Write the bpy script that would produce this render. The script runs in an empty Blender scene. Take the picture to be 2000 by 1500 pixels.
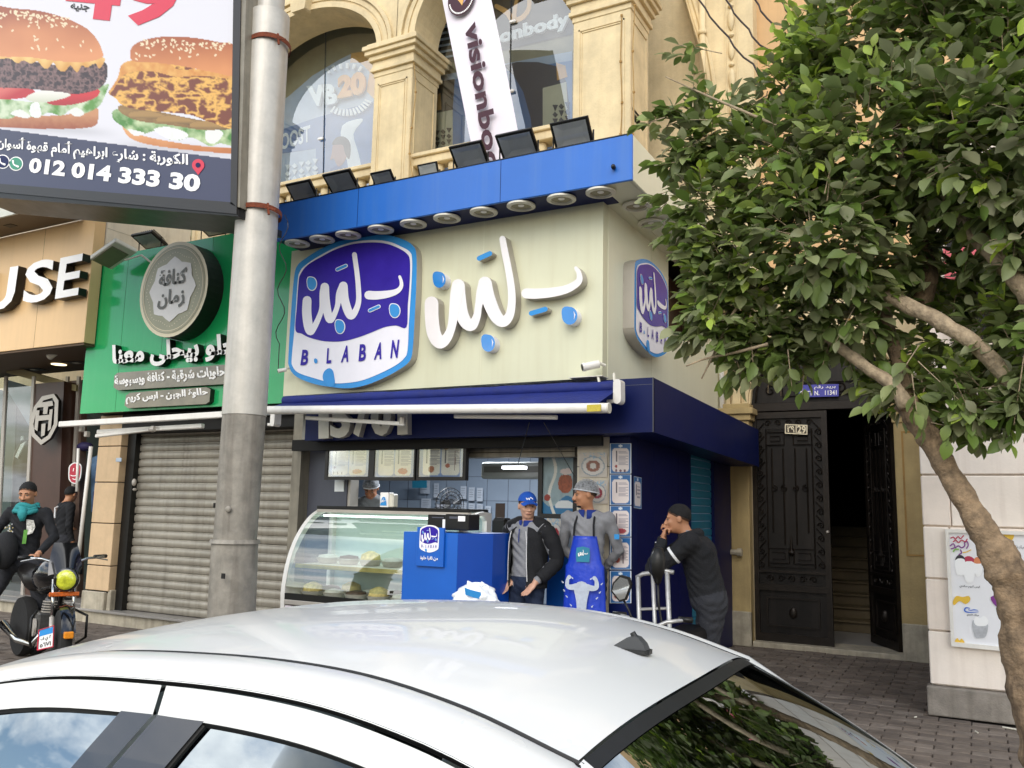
import bpy, math, random
import numpy as np
from mathutils import Vector, Matrix
from mathutils.geometry import tessellate_polygon
random.seed(7); RNG = np.random.default_rng(7)
R = math.radians; PI = math.pi
SC = bpy.context.scene; COL = SC.collection

# ---------------------------------------------------------------- camera
F, CH = 1660.0, 1.62
_y, _p, _r = R(28.49), R(8.35), R(1.23)
FW = Vector((-math.sin(_y) * math.cos(_p), math.cos(_y) * math.cos(_p), math.sin(_p)))
_rt = Vector((math.cos(_y), math.sin(_y), 0)); _up = _rt.cross(FW)
RT = _rt * math.cos(_r) + _up * math.sin(_r); UP = -_rt * math.sin(_r) + _up * math.cos(_r)
CAM = Vector((0, 0, CH))
cd = bpy.data.cameras.new('camera'); cam = bpy.data.objects.new('camera', cd); COL.objects.link(cam)
cam.matrix_world = Matrix(((RT.x, UP.x, -FW.x, 0), (RT.y, UP.y, -FW.y, 0), (RT.z, UP.z, -FW.z, CH), (0, 0, 0, 1)))
cd.sensor_width = 36; cd.lens = 36 * F / 2000; cd.clip_start = 0.05; cd.clip_end = 2000
SC.camera = cam
# ---------------------------------------------------------------- sky, sun, exposure
SUN_EL, SUN_AZ = R(38), R(166)      # azimuth measured from +Y clockwise
w = bpy.data.worlds.new('World'); SC.world = w; w.use_nodes = True
nt = w.node_tree; bg = nt.nodes['Background']; bg.inputs['Strength'].default_value = 0.15
sky = nt.nodes.new('ShaderNodeTexSky'); sky.sky_type = 'NISHITA'; sky.sun_disc = False
sky.sun_elevation = SUN_EL; sky.sun_rotation = SUN_AZ; sky.air_density = 1.3; sky.dust_density = 1.5
tc = nt.nodes.new('ShaderNodeTexCoord'); sep = nt.nodes.new('ShaderNodeSeparateXYZ')
nt.links.new(tc.outputs['Generated'], sep.inputs[0])
ad = nt.nodes.new('ShaderNodeMath'); ad.operation = 'MAXIMUM'; ad.inputs[1].default_value = 0.0
nt.links.new(sep.outputs['Z'], ad.inputs[0])
ad2 = nt.nodes.new('ShaderNodeMath'); ad2.operation = 'ADD'; ad2.inputs[1].default_value = 0.25
nt.links.new(ad.outputs[0], ad2.inputs[0])
dv = nt.nodes.new('ShaderNodeVectorMath'); dv.operation = 'DIVIDE'
cb = nt.nodes.new('ShaderNodeCombineXYZ')
for i in range(3): nt.links.new(ad2.outputs[0], cb.inputs[i])
nt.links.new(tc.outputs['Generated'], dv.inputs[0]); nt.links.new(cb.outputs[0], dv.inputs[1])
no = nt.nodes.new('ShaderNodeTexNoise'); no.inputs['Scale'].default_value = 1.6; no.inputs['Detail'].default_value = 9
no.inputs['Roughness'].default_value = 0.58; nt.links.new(dv.outputs[0], no.inputs['Vector'])
rp = nt.nodes.new('ShaderNodeValToRGB'); rp.color_ramp.elements[0].position = 0.44; rp.color_ramp.elements[1].position = 0.58
nt.links.new(no.outputs['Fac'], rp.inputs[0])
no2 = nt.nodes.new('ShaderNodeTexNoise'); no2.inputs['Scale'].default_value = 3.5; no2.inputs['Detail'].default_value = 8
nt.links.new(dv.outputs[0], no2.inputs['Vector'])
rp2 = nt.nodes.new('ShaderNodeValToRGB')
rp2.color_ramp.elements[0].position = 0.3; rp2.color_ramp.elements[0].color = (5.4, 5.7, 6.2, 1)
rp2.color_ramp.elements[1].position = 0.7; rp2.color_ramp.elements[1].color = (12.0, 11.8, 11.4, 1)
nt.links.new(no2.outputs['Fac'], rp2.inputs[0])
mx = nt.nodes.new('ShaderNodeMix'); mx.data_type = 'RGBA'
nt.links.new(rp.outputs['Color'], mx.inputs['Factor']); nt.links.new(sky.outputs[0], mx.inputs['A']); nt.links.new(rp2.outputs['Color'], mx.inputs['B'])
nt.links.new(mx.outputs['Result'], bg.inputs['Color'])
sd = bpy.data.lights.new('sun', 'SUN'); sun = bpy.data.objects.new('sun', sd); COL.objects.link(sun)
sd.energy = 0.9; sd.angle = R(42); sd.color = (1, 0.97, 0.93)
_sv = Vector((math.sin(SUN_AZ) * math.cos(SUN_EL), math.cos(SUN_AZ) * math.cos(SUN_EL), math.sin(SUN_EL)))
sun.rotation_euler = (-_sv).to_track_quat('-Z', 'Y').to_euler()
SC.view_settings.view_transform = 'Standard'; SC.view_settings.look = 'None'; SC.view_settings.gamma = 1
SC.view_settings.exposure = 0.68
SC.cycles.max_bounces = 6; SC.cycles.use_denoising = True

# ---------------------------------------------------------------- geometry helpers
def ray(px, py): return FW + RT * ((px - 1000) / F) - UP * ((py - 750) / F)
def at(px, py, X=None, Y=None, Z=None):
 """world point of a measured spot of the photograph on a plane of the place"""
 d = ray(px, py)
 t = X / d.x if X is not None else Y / d.y if Y is not None else (Z - CH) / d.z
 return CAM + d * t
def lin(c):
 if isinstance(c, str):
  c = c.lstrip('#'); c = [int(c[i:i + 2], 16) / 255 for i in (0, 2, 4)]
  c = [x / 12.92 if x <= 0.04045 else ((x + 0.055) / 1.055) ** 2.4 for x in c]
 return tuple(c[:3]) + (1,)
MATS = {}
def mat(name, color, rough=0.6, metal=0.0, var=0.12, scale=6.0, bump=0.0, bscale=60.0, coat=0.0, streak=0.0, trans=0.0, alpha=1.0, emit=0.0, spec=None, stain=None, vcol=None):
 if name in MATS: return MATS[name]
 m = bpy.data.materials.new(name); m.use_nodes = True; MATS[name] = m
 n = m.node_tree; b = n.nodes['Principled BSDF']; L = n.links.new
 b.inputs['Roughness'].default_value = rough; b.inputs['Metallic'].default_value = metal
 c = lin(color) if color is not None else (1, 1, 1, 1)
 tcn = n.nodes.new('ShaderNodeTexCoord'); out = None
 geo = n.nodes.new('ShaderNodeNewGeometry')
 if vcol:
  a = n.nodes.new('ShaderNodeVertexColor'); a.layer_name = vcol; out = a.outputs['Color']
 if var > 0:
  nz = n.nodes.new('ShaderNodeTexNoise'); nz.inputs['Scale'].default_value = scale; nz.inputs['Detail'].default_value = 5
  nz.inputs['Roughness'].default_value = 0.65
  L(geo.outputs['Position'], nz.inputs['Vector'])
  mr = n.nodes.new('ShaderNodeMapRange'); mr.inputs[1].default_value = 0.3; mr.inputs[2].default_value = 0.7
  mr.inputs[3].default_value = 1 - var; mr.inputs[4].default_value = 1 + var * 0.6
  L(nz.outputs['Fac'], mr.inputs[0])
  mul = n.nodes.new('ShaderNodeVectorMath'); mul.operation = 'SCALE'
  if out: L(out, mul.inputs[0])
  else: mul.inputs[0].default_value = c[:3]
  L(mr.outputs[0], mul.inputs['Scale']); out = mul.outputs[0]
  rr = n.nodes.new('ShaderNodeMapRange'); rr.inputs[3].default_value = max(0.02, rough * 0.85); rr.inputs[4].default_value = min(1, rough * 1.2)
  L(nz.outputs['Fac'], rr.inputs[0]); L(rr.outputs[0], b.inputs['Roughness'])
 if streak > 0:
  sp = n.nodes.new('ShaderNodeVectorMath'); sp.operation = 'MULTIPLY'; sp.inputs[1].default_value = (14, 14, 0.9)
  L(geo.outputs['Position'], sp.inputs[0])
  nz2 = n.nodes.new('ShaderNodeTexNoise'); nz2.inputs['Scale'].default_value = 1.0; nz2.inputs['Detail'].default_value = 6
  L(sp.outputs[0], nz2.inputs['Vector'])
  rm = n.nodes.new('ShaderNodeMapRange'); rm.inputs[1].default_value = 0.48; rm.inputs[2].default_value = 0.75
  rm.inputs[3].default_value = 0; rm.inputs[4].default_value = streak
  L(nz2.outputs['Fac'], rm.inputs[0])
  mm = n.nodes.new('ShaderNodeMix'); mm.data_type = 'RGBA'
  L(rm.outputs[0], mm.inputs['Factor'])
  if out: L(out, mm.inputs['A'])
  else: mm.inputs['A'].default_value = c
  mm.inputs['B'].default_value = lin(stain) if stain else (c[0] * .35, c[1] * .32, c[2] * .28, 1)
  out = mm.outputs['Result']
 if out: L(out, b.inputs['Base Color'])
 else: b.inputs['Base Color'].default_value = c
 if bump > 0:
  bn = n.nodes.new('ShaderNodeTexNoise'); bn.inputs['Scale'].default_value = bscale; bn.inputs['Detail'].default_value = 4
  L(geo.outputs['Position'], bn.inputs['Vector'])
  bp = n.nodes.new('ShaderNodeBump'); bp.inputs['Strength'].default_value = bump; bp.inputs['Distance'].default_value = 0.01
  L(bn.outputs['Fac'], bp.inputs['Height']); L(bp.outputs[0], b.inputs['Normal'])
 if coat: b.inputs['Coat Weight'].default_value = coat; b.inputs['Coat Roughness'].default_value = 0.03
 if trans: b.inputs['Transmission Weight'].default_value = trans
 if alpha < 1: b.inputs['Alpha'].default_value = alpha
 if spec is not None: b.inputs['Specular IOR Level'].default_value = spec
 if emit:
  b.inputs['Emission Color'].default_value = c; b.inputs['Emission Strength'].default_value = emit
 return m
def glass(name, tint=(0.9, 0.95, 0.93), mirror=0.08, refl=(1, 1, 1)):
 """thin pane: see-through with a fresnel reflection"""
 if name in MATS: return MATS[name]
 m = bpy.data.materials.new(name); m.use_nodes = True; MATS[name] = m
 n = m.node_tree; n.nodes.remove(n.nodes['Principled BSDF']); o = n.nodes['Material Output']
 t = n.nodes.new('ShaderNodeBsdfTransparent'); t.inputs[0].default_value = tuple(tint) + (1,)
 g = n.nodes.new('ShaderNodeBsdfGlossy'); g.inputs['Roughness'].default_value = 0.015; g.inputs[0].default_value = tuple(refl) + (1,)
 fr = n.nodes.new('ShaderNodeLayerWeight'); fr.inputs['Blend'].default_value = 0.35
 mr = n.nodes.new('ShaderNodeMapRange'); mr.inputs[3].default_value = mirror; mr.inputs[4].default_value = 0.95
 n.links.new(fr.outputs['Fresnel'], mr.inputs[0])
 x = n.nodes.new('ShaderNodeMixShader'); n.links.new(mr.outputs[0], x.inputs[0]); n.links.new(t.outputs[0], x.inputs[1]); n.links.new(g.outputs[0], x.inputs[2])
 n.links.new(x.outputs[0], o.inputs['Surface'])
 return m
BASE = {}
def tag(o, label=None, cat=None, group=None, kind=None):
 if label: o['label'] = label
 if cat: o['category'] = cat
 if group: o['group'] = group
 if kind: o['kind'] = kind
 return o
def thing(name, label, cat, loc=(0, 0, 0), group=None):
 o = bpy.data.objects.new(name, None); COL.objects.link(o); o.location = loc; o.empty_display_size = 0.1
 BASE[o.name] = Vector(loc); return tag(o, label, cat, group)
class MB:
 def __init__(s): s.v = []; s.f = []; s.mi = []
 def add(s, vs, fs, mi=0):
  n = len(s.v); s.v.extend([tuple(v) for v in vs]); s.f.extend([tuple(i + n for i in f) for f in fs]); s.mi.extend([mi] * len(fs)); return s
 def box(s, x0, x1, y0, y1, z0, z1, mi=0):
  return s.add([(x0, y0, z0), (x1, y0, z0), (x1, y1, z0), (x0, y1, z0), (x0, y0, z1), (x1, y0, z1), (x1, y1, z1), (x0, y1, z1)],
                     [(0, 3, 2, 1), (4, 5, 6, 7), (0, 1, 5, 4), (1, 2, 6, 5), (2, 3, 7, 6), (3, 0, 4, 7)], mi)
 def obox(s, c, ax, ay, az, mi=0):
  c = Vector(c); ax = Vector(ax); ay = Vector(ay); az = Vector(az)
  vs = [c + ax * i + ay * j + az * k for k in (-1, 1) for j in (-1, 1) for i in (-1, 1)]
  return s.add(vs, [(0, 2, 3, 1), (4, 5, 7, 6), (0, 1, 5, 4), (1, 3, 7, 5), (3, 2, 6, 7), (2, 0, 4, 6)], mi)
 def prism(s, poly, O, U, V, N, depth, mi=0, holes=None, side_mi=None, back=True):
  """poly (2D, any shape) with its front face in plane O + uU + vV, thickness depth behind it along -N"""
  O = Vector(O); U = Vector(U); V = Vector(V); N = Vector(N)
  loops = [poly] + (holes or [])
  l3 = [[Vector((a, b, 0)) for a, b in lp] for lp in loops]
  flat = [p for lp in l3 for p in lp]
  tris = tessellate_polygon(l3)
  fr = [O + U * p.x + V * p.y for p in flat]; bk = [p - N * depth for p in fr]; n = len(flat)
  out = []
  for a, b, c in tris:
   nn = (fr[b] - fr[a]).cross(fr[c] - fr[a])
   if nn.dot(N) < 0: b, c = c, b
   out.append((a, b, c))
  s.add(fr, out, mi)
  if depth > 0:
   if back: s.add(bk, [(a, c, b) for a, b, c in out], mi)
   off = 0
   for lp in l3:
    k = len(lp); vs = fr[off:off + k] + bk[off:off + k]
    s.add(vs, [(i, (i + 1) % k, k + (i + 1) % k, k + i) for i in range(k)], mi if side_mi is None else side_mi); off += k
  return s
 def tube(s, pts, rad, n=8, mi=0, cap=True, flat=None):
  pts = [Vector(p) for p in pts]; m = len(pts)
  if not hasattr(rad, '__len__'): rad = [rad] * m
  vs = []; prev = None
  for i, p in enumerate(pts):
   d = (pts[min(i + 1, m - 1)] - pts[max(i - 1, 0)])
   d = d.normalized() if d.length > 1e-9 else Vector((0, 0, 1))
   if prev is None:
    a = Vector((0, 0, 1)) if abs(d.z) < 0.9 else Vector((1, 0, 0)); a = (a - d * a.dot(d)).normalized()
   else:
    a = prev - d * prev.dot(d); a = a.normalized() if a.length > 1e-6 else d.orthogonal().normalized()
   prev = a; b = d.cross(a)
   for k in range(n):
    t = 2 * PI * k / n; vs.append(p + (a * math.cos(t) + b * math.sin(t)) * rad[i])
  fs = [(i * n + k, i * n + (k + 1) % n, (i + 1) * n + (k + 1) % n, (i + 1) * n + k) for i in range(m - 1) for k in range(n)]
  if cap: fs += [tuple(range(n - 1, -1, -1)), tuple((m - 1) * n + k for k in range(n))]
  return s.add(vs, fs, mi)
 def lathe(s, prof, c, ax=(0, 0, 1), n=16, mi=0, cap=True):
  ax = Vector(ax).normalized(); a = ax.orthogonal().normalized(); b = ax.cross(a); c = Vector(c)
  vs = [c + ax * h + (a * math.cos(2 * PI * k / n) + b * math.sin(2 * PI * k / n)) * r for r, h in prof for k in range(n)]
  m = len(prof)
  fs = [(i * n + k, i * n + (k + 1) % n, (i + 1) * n + (k + 1) % n, (i + 1) * n + k) for i in range(m - 1) for k in range(n)]
  if cap: fs += [tuple(range(n - 1, -1, -1)), tuple((m - 1) * n + k for k in range(n))]
  return s.add(vs, fs, mi)
 def grid(s, P, mi=0, wrap=False):
  """P: rows of points"""
  r = len(P); c = len(P[0]); vs = [p for row in P for p in row]
  fs = [(i * c + j, i * c + (j + 1) % c, (i + 1) * c + (j + 1) % c, (i + 1) * c + j) for i in range(r - 1) for j in range(c if wrap else c - 1)]
  return s.add(vs, fs, mi)
 def ball(s, c, rx, ry=None, rz=None, n=12, m=8, mi=0, M=None):
  ry = ry or rx; rz = rz or rx; c = Vector(c); rows = []
  for i in range(m + 1):
   t = PI * i / m; row = []
   for k in range(n):
    q = 2 * PI * k / n; v = Vector((rx * math.sin(t) * math.cos(q), ry * math.sin(t) * math.sin(q), -rz * math.cos(t)))
    row.append(c + (M @ v if M else v))
   rows.append(row)
  return s.grid(rows, mi, True)
 def build(s, name, m, parent=None, smooth=False, bevel=0, kind=None, seg=1, auto=None):
  me = bpy.data.meshes.new(name)
  if parent is not None: b = BASE[parent.name]
  else:
   A = np.array(s.v); lo, hi = A.min(0), A.max(0); b = Vector(((lo[0] + hi[0]) / 2, (lo[1] + hi[1]) / 2, lo[2]))
  me.from_pydata([(x - b.x, y - b.y, z - b.z) for x, y, z in s.v], [], s.f)
  ms = m if isinstance(m, (list, tuple)) else [m]
  for q in ms: me.materials.append(q)
  if len(ms) > 1: me.polygons.foreach_set('material_index', s.mi)
  if smooth: me.polygons.foreach_set('use_smooth', [True] * len(me.polygons))
  me.update()
  if auto:
   try: me.set_sharp_from_angle(angle=R(auto))
   except Exception: pass
  o = bpy.data.objects.new(name, me); COL.objects.link(o); BASE[o.name] = b
  if parent is None: o.location = b
  else: o.parent = parent
  if bevel:
   md = o.modifiers.new('bevel', 'BEVEL'); md.width = bevel; md.segments = seg; md.limit_method = 'ANGLE'; md.angle_limit = R(35)
  if kind: o['kind'] = kind
  return o
def dup(root, d, label=None, parent=None):
 """a copy of a thing and of its parts and sub-parts, moved by d"""
 r = root.copy(); COL.objects.link(r); BASE[r.name] = BASE[root.name]
 if parent is None: r.location = Vector(root.location) + Vector(d)
 else: r.parent = parent
 if label: r['label'] = label
 for c in list(root.children): dup(c, d, None, r)
 return r
XA, YA, ZA = Vector((1, 0, 0)), Vector((0, 1, 0)), Vector((0, 0, 1))
def smooth_path(pts, k=6, closed=False):
 P = [np.array(p, float) for p in pts]; n = len(P); out = []
 for i in range(n if closed else n - 1):
  p0 = P[(i - 1) % n] if closed or i > 0 else 2 * P[0] - P[1]
  p1 = P[i]; p2 = P[(i + 1) % n]
  p3 = P[(i + 2) % n] if closed or i + 2 < n else 2 * P[-1] - P[-2]
  for j in range(k):
   t = j / k
   out.append(0.5 * (2 * p1 + (p2 - p0) * t + (2 * p0 - 5 * p1 + 4 * p2 - p3) * t * t + (3 * p1 - p0 - 3 * p2 + p3) * t ** 3))
 if not closed: out.append(P[-1])
 return [tuple(q) for q in out]
def pts_front(px, Y): return [(lambda q: (q.x, q.z))(at(a, b, Y=Y)) for a, b in px]     # outline on a wall that faces the street
def front(mb, px, Y, depth, mi=0, k=0, holes=None, side_mi=None):
 if k: px = smooth_path(px, k, True)
 return mb.prism(pts_front(px, Y), (0, Y, 0), XA, ZA, -YA, depth, mi, [pts_front(h, Y) for h in holes] if holes else None, side_mi)
def pts_side(px, X): return [(lambda q: (q.y, q.z))(at(a, b, X=X)) for a, b in px]
def side(mb, px, X, depth, mi=0, k=0):
 if k: px = smooth_path(px, k, True)
 return mb.prism(pts_side(px, X), (X, 0, 0), YA, ZA, XA, depth, mi)
def ribbon(path, wd, k=6):
 """2D outline of a brush stroke along path with widths wd (same length)"""
 q = smooth_path([tuple(p) + (w_,) for p, w_ in zip(path, wd)], k); n = len(q); l, r = [], []
 for i in range(n):
  a = q[max(i - 1, 0)]; b = q[min(i + 1, n - 1)]; dx, dy = b[0] - a[0], b[1] - a[1]; h = math.hypot(dx, dy) or 1
  nx, ny = -dy / h, dx / h; ww = q[i][2] / 2
  l.append((q[i][0] + nx * ww, q[i][1] + ny * ww)); r.append((q[i][0] - nx * ww, q[i][1] - ny * ww))
 def cap(c, a, b):
  a0 = math.atan2(a[1] - c[1], a[0] - c[0]); rr = math.hypot(a[0] - c[0], a[1] - c[1])
  return a0, rr
 e = q[-1]; a0, rr = cap(e, l[-1], r[-1]); ce = [(e[0] + rr * math.cos(a0 - PI * t / 6), e[1] + rr * math.sin(a0 - PI * t / 6)) for t in range(1, 6)]
 s = q[0]; a1, r1 = cap(s, r[0], l[0]); cs = [(s[0] + r1 * math.cos(a1 - PI * t / 6), s[1] + r1 * math.sin(a1 - PI * t / 6)) for t in range(1, 6)]
 return l, r, ce, cs
def stroke(mb, path, wd, f, N, depth, mi=0, side_mi=None, k=6):
 """extruded brush stroke as quads (safe where it turns back on itself); f takes a 2D point to the wall"""
 l, r, ce, cs = ribbon(path, wd, k)
 n = len(l); vs = [f(p) + N * (.0009 * i / n) for i, p in enumerate(l)] + [f(p) + N * (.0009 * i / n) for i, p in enumerate(r)]
 fs = [(i, i + 1, n + i + 1, n + i) for i in range(n - 1)]
 m0 = len(vs); vs += [f(p) + N * .0009 for p in ce]; fs.append(tuple([n - 1] + list(range(m0, m0 + 5)) + [2 * n - 1]))
 m1 = len(vs); vs += [f(p) for p in cs]; fs.append(tuple([n] + list(range(m1, m1 + 5)) + [0]))
 fs2 = []
 for q in fs:
  nn = (vs[q[1]] - vs[q[0]]).cross(vs[q[2]] - vs[q[0]])
  fs2.append(tuple(reversed(q)) if nn.dot(N) < 0 else q)
 mb.add(vs, fs2, mi)
 ring = [f(p) for p in l] + [f(p) for p in ce] + [f(p) for p in reversed(r)] + [f(p) for p in cs]; kk = len(ring)
 if depth: mb.add(ring + [p - N * depth for p in ring], [(i, (i + 1) % kk, kk + (i + 1) % kk, kk + i) for i in range(kk)], mi if side_mi is None else side_mi)
 return mb
# ---------------------------------------------------------------- lettering
AR = {'ا': ('fe8d', 'fe8e', None, None), 'أ': ('fe83', 'fe84', None, None), 'ب': ('fe8f', 'fe90', 'fe91', 'fe92'), 'ة': ('fe93', 'fe94', None, None), 'ت': ('fe95', 'fe96', 'fe97', 'fe98'),
      'ج': ('fe9d', 'fe9e', 'fe9f', 'fea0'), 'ح': ('fea1', 'fea2', 'fea3', 'fea4'), 'ر': ('fead', 'feae', None, None), 'ز': ('feaf', 'feb0', None, None), 'س': ('feb1', 'feb2', 'feb3', 'feb4'),
      'ش': ('feb5', 'feb6', 'feb7', 'feb8'), 'ع': ('fec9', 'feca', 'fecb', 'fecc'), 'ف': ('fed1', 'fed2', 'fed3', 'fed4'), 'ق': ('fed5', 'fed6', 'fed7', 'fed8'), 'ك': ('fed9', 'feda', 'fedb', 'fedc'),
      'ل': ('fedd', 'fede', 'fedf', 'fee0'), 'م': ('fee1', 'fee2', 'fee3', 'fee4'), 'ن': ('fee5', 'fee6', 'fee7', 'fee8'), 'ه': ('fee9', 'feea', 'feeb', 'feec'), 'و': ('feed', 'feee', None, None),
      'ي': ('fef1', 'fef2', 'fef3', 'fef4'), 'ى': ('feef', 'fef0', None, None), 'خ': ('fea5','fea6','fea7','fea8'), 'د': ('fea9', 'feaa', None, None), 'ص': ('feb9', 'feba', 'febb', 'febc')}
def arabic(s):
 out = []
 for i, ch in enumerate(s):
  if ch not in AR: out.append(ch); continue
  prv = i > 0 and s[i - 1] in AR and AR[s[i - 1]][2] is not None
  nxt = i + 1 < len(s) and s[i + 1] in AR and AR[ch][2] is not None
  out.append(chr(int(AR[ch][(3 if prv else 2) if nxt else (1 if prv else 0)], 16)))
 return ''.join(reversed(out))
TXT = {}
def text_geo(s, off=0.0, shear=0.0):
 key = (s, off, shear)
 if key in TXT: return TXT[key]
 c = bpy.data.curves.new('lettering', 'FONT'); c.body = s; c.offset = off; c.resolution_u = 3; c.shear = shear
 o = bpy.data.objects.new('lettering', c); me = o.to_mesh()
 vs = np.array([v.co[:2] for v in me.vertices]); fs = [tuple(p.vertices) for p in me.polygons]
 ed = {}
 for f_ in fs:
  for i in range(len(f_)):
   a, b = f_[i], f_[(i + 1) % len(f_)]
   k_ = (min(a, b), max(a, b)); ed[k_] = None if k_ in ed else (a, b)
 ed = [e for e in ed.values() if e]
 o.to_mesh_clear(); bpy.data.objects.remove(o); bpy.data.curves.remove(c)
 lo, hi = vs.min(0), vs.max(0); vs = (vs - lo) / (hi - lo)
 TXT[key] = (vs, fs, ed, (hi - lo)); return TXT[key]
def text(mb, s, bl, br, tl, depth=0.0, N=None, mi=0, off=0.0, side_mi=None, shear=0.0):
 """lettering fitted to the parallelogram bl, br, tl (world points)"""
 vs, fs, ed, _ = text_geo(s, off, shear); bl, br, tl = Vector(bl), Vector(br), Vector(tl)
 U = br - bl; V = tl - bl; nn = U.cross(V).normalized(); N = N or nn
 P = [bl + U * float(a) + V * float(b) for a, b in vs]
 if nn.dot(N) < 0: fs = [tuple(reversed(f_)) for f_ in fs]
 mb.add(P, fs, mi)
 if depth:
  for a, b in ed: mb.add([P[a], P[b], P[b] - N * depth, P[a] - N * depth], [(0, 3, 2, 1)], mi if side_mi is None else side_mi)
 return mb
def text_front(mb, s, px, Y, depth=0.0, **kw):
 """px: bottom-left, bottom-right, top-left of the lettering in the photograph, on the plane Y"""
 a, b, c = [at(p[0], p[1], Y=Y) for p in px]; return text(mb, s, a, b, c, depth, -YA, **kw)
# ================================================================= materials
M = {}
def mm(k, *a, **kw): M[k] = mat(k, *a, **kw); return M[k]
mm('asphalt', (0.055, 0.054, 0.052), 0.9, var=0.3, scale=9, bump=0.6, bscale=140)
mm('paver', (0.165, 0.132, 0.105), 0.85, var=0.35, scale=5, bump=0.5, bscale=120)
mm('paver2', (0.195, 0.16, 0.13), 0.85, var=0.35, scale=5, bump=0.5, bscale=120)
mm('paver3', (0.128, 0.102, 0.082), 0.85, var=0.35, scale=5, bump=0.5, bscale=120)
mm('joint', (0.07, 0.055, 0.045), 0.95, var=0.3, scale=20)
mm('kerb', (0.32, 0.31, 0.29), 0.85, var=0.3, scale=6, bump=0.4)
mm('yellow', '#dcc9a0', 0.75, var=0.2, scale=2.4, bump=0.35, bscale=38, streak=0.16, stain='#a98a5a')
mm('yellow_old', '#b8a272', 0.8, var=0.22, scale=2.2, bump=0.3, bscale=40, streak=0.2, stain='#7c6238')
mm('orange_wall', '#d0ab7c', 0.8, var=0.12, scale=1.2, bump=0.2, streak=0.2)
mm('yellow_groove', '#a8854e', 0.85, var=0.2)
mm('olive_wall', '#8f8560', 0.7, var=0.12, scale=2)
mm('cream', '#d6d5b7', 0.32, var=0.05, scale=1.1, bump=0.03, bscale=3, streak=0.16, stain='#b9ad86')
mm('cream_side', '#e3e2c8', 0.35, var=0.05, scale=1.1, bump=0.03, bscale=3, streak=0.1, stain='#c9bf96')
mm('beam_blue', '#2c6cc4', 0.33, var=0.07, scale=1.3, bump=0.04, bscale=3, streak=0.2, stain='#5f83b5')
mm('navy', '#05154e', 0.45, spec=.25, var=0.15, scale=1.5, bump=0.03, bscale=3)
mm('navy_wall', '#040e48', 0.45, spec=.25, var=0.15, scale=1.5)
mm('grey_panel', '#4a4c56', 0.45, var=0.1)
mm('dark_gap', '#15130f', 0.8, var=0)
mm('green_panel', '#1fa860', 0.2, var=0.06, scale=0.9, bump=0.05, bscale=2.5, streak=0.05, stain='#6fbf8c', coat=0.4)
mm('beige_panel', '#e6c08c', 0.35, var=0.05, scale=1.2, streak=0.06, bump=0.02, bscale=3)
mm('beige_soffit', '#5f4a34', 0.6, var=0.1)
mm('beige_stone', '#cdb08a', 0.65, var=0.12, scale=4, bump=0.15, streak=0.15)
mm('marble', '#ded4c0', 0.28, var=0.22, scale=1.7, streak=0.3, stain='#a89a84')
mm('marble_base', '#b0a793', 0.5, var=0.3, scale=6, streak=0.5, stain='#6e6454', bump=0.2)
mm('pink_stone', '#f4e8db', 0.62, var=0.09, scale=2.2, bump=0.15, bscale=50, streak=0.22, stain='#a99280')
mm('pink_stone2', '#eee0d2', 0.62, var=0.12, scale=2.2, bump=0.15, bscale=50, streak=0.28, stain='#9c8675')
mm('plinth', '#8d857b', 0.7, var=0.3, scale=8, bump=0.5, bscale=90, streak=0.4)
mm('shutter', '#a39c8e', 0.4, metal=0.35, var=0.2, scale=3, streak=0.35, stain='#4f463a', bump=0.05)
mm('shutter_dark', '#8a8374', 0.45, metal=0.3, var=0.25, scale=4, streak=0.5, stain='#3c342a')
mm('shutter_gap', '#2a231d', 0.8, var=0.2)
mm('iron', '#2a241f', 0.42, metal=0.5, var=0.35, scale=8, bump=0.15)
mm('iron_panel', '#1d1916', 0.5, metal=0.4, var=0.4, scale=4, bump=0.1, streak=0.3, stain='#3c3530')
mm('stairs', '#6a5c42', 0.5, var=0.3, scale=3)
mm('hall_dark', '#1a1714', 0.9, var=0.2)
mm('pole', '#bdb8ae', 0.42, metal=0.25, var=0.16, scale=5, bump=0.15, bscale=30, streak=0.25, stain='#7d766c')
mm('pole_low', '#8d877c', 0.6, metal=0.1, var=0.35, scale=6, bump=0.4, bscale=25, streak=0.5, stain='#4c4238')
mm('rust', '#7a3c22', 0.8, metal=0.2, var=0.4, scale=30, bump=0.4)
mm('black_metal', '#191816', 0.4, metal=0.3, var=0.15)
mm('dark_frame', '#211c18', 0.35, var=0.15)
mm('white_metal', '#e8e4dc', 0.32, var=0.07, streak=0.12, stain='#a39a8c')
mm('lamp_white', '#dcd8c8', 0.4, var=0.08)
mm('lamp_glass', '#979178', 0.25, var=0.06)
mm('letter_face', '#efe9e6', 0.12, var=0.05, scale=3, coat=0.5, bump=0.06, bscale=5)
mm('letter_side', '#b3aca2', 0.3, var=0.06, metal=0.2)
mm('letter_black', '#16120f', 0.4, var=0.1)
mm('letter_white', '#f8f6f2', 0.4, var=0.03)
mm('logo_purple', '#3a2a9c', 0.22, var=0.14, scale=3.5, bump=0.1, bscale=4, spec=.12)
mm('logo_blue', '#3d93d6', 0.25, var=0.06, spec=.2, bump=0.06, bscale=5)
mm('logo_white', '#eceaf0', 0.25, var=0.03, spec=.15, bump=0.05, bscale=5)
mm('drop_blue', '#2f86d2', 0.08, var=0.1, coat=0.8)
mm('kiosk_tile', '#8c98a8', 0.35, var=0.08, scale=2)
mm('floor_tile', '#8e8a84', 0.35, var=0.15, scale=3)
mm('grey_cloth', '#7b7d80', 0.85, var=0.12, scale=14, bump=0.4, bscale=120)
mm('glass_dark', '#3c4650', 0.1, var=0.1)
mm('cable', '#2b1d17', 0.6, var=0)
mm('wood_brown', '#4a3228', 0.35, var=0.2, scale=4)
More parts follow.
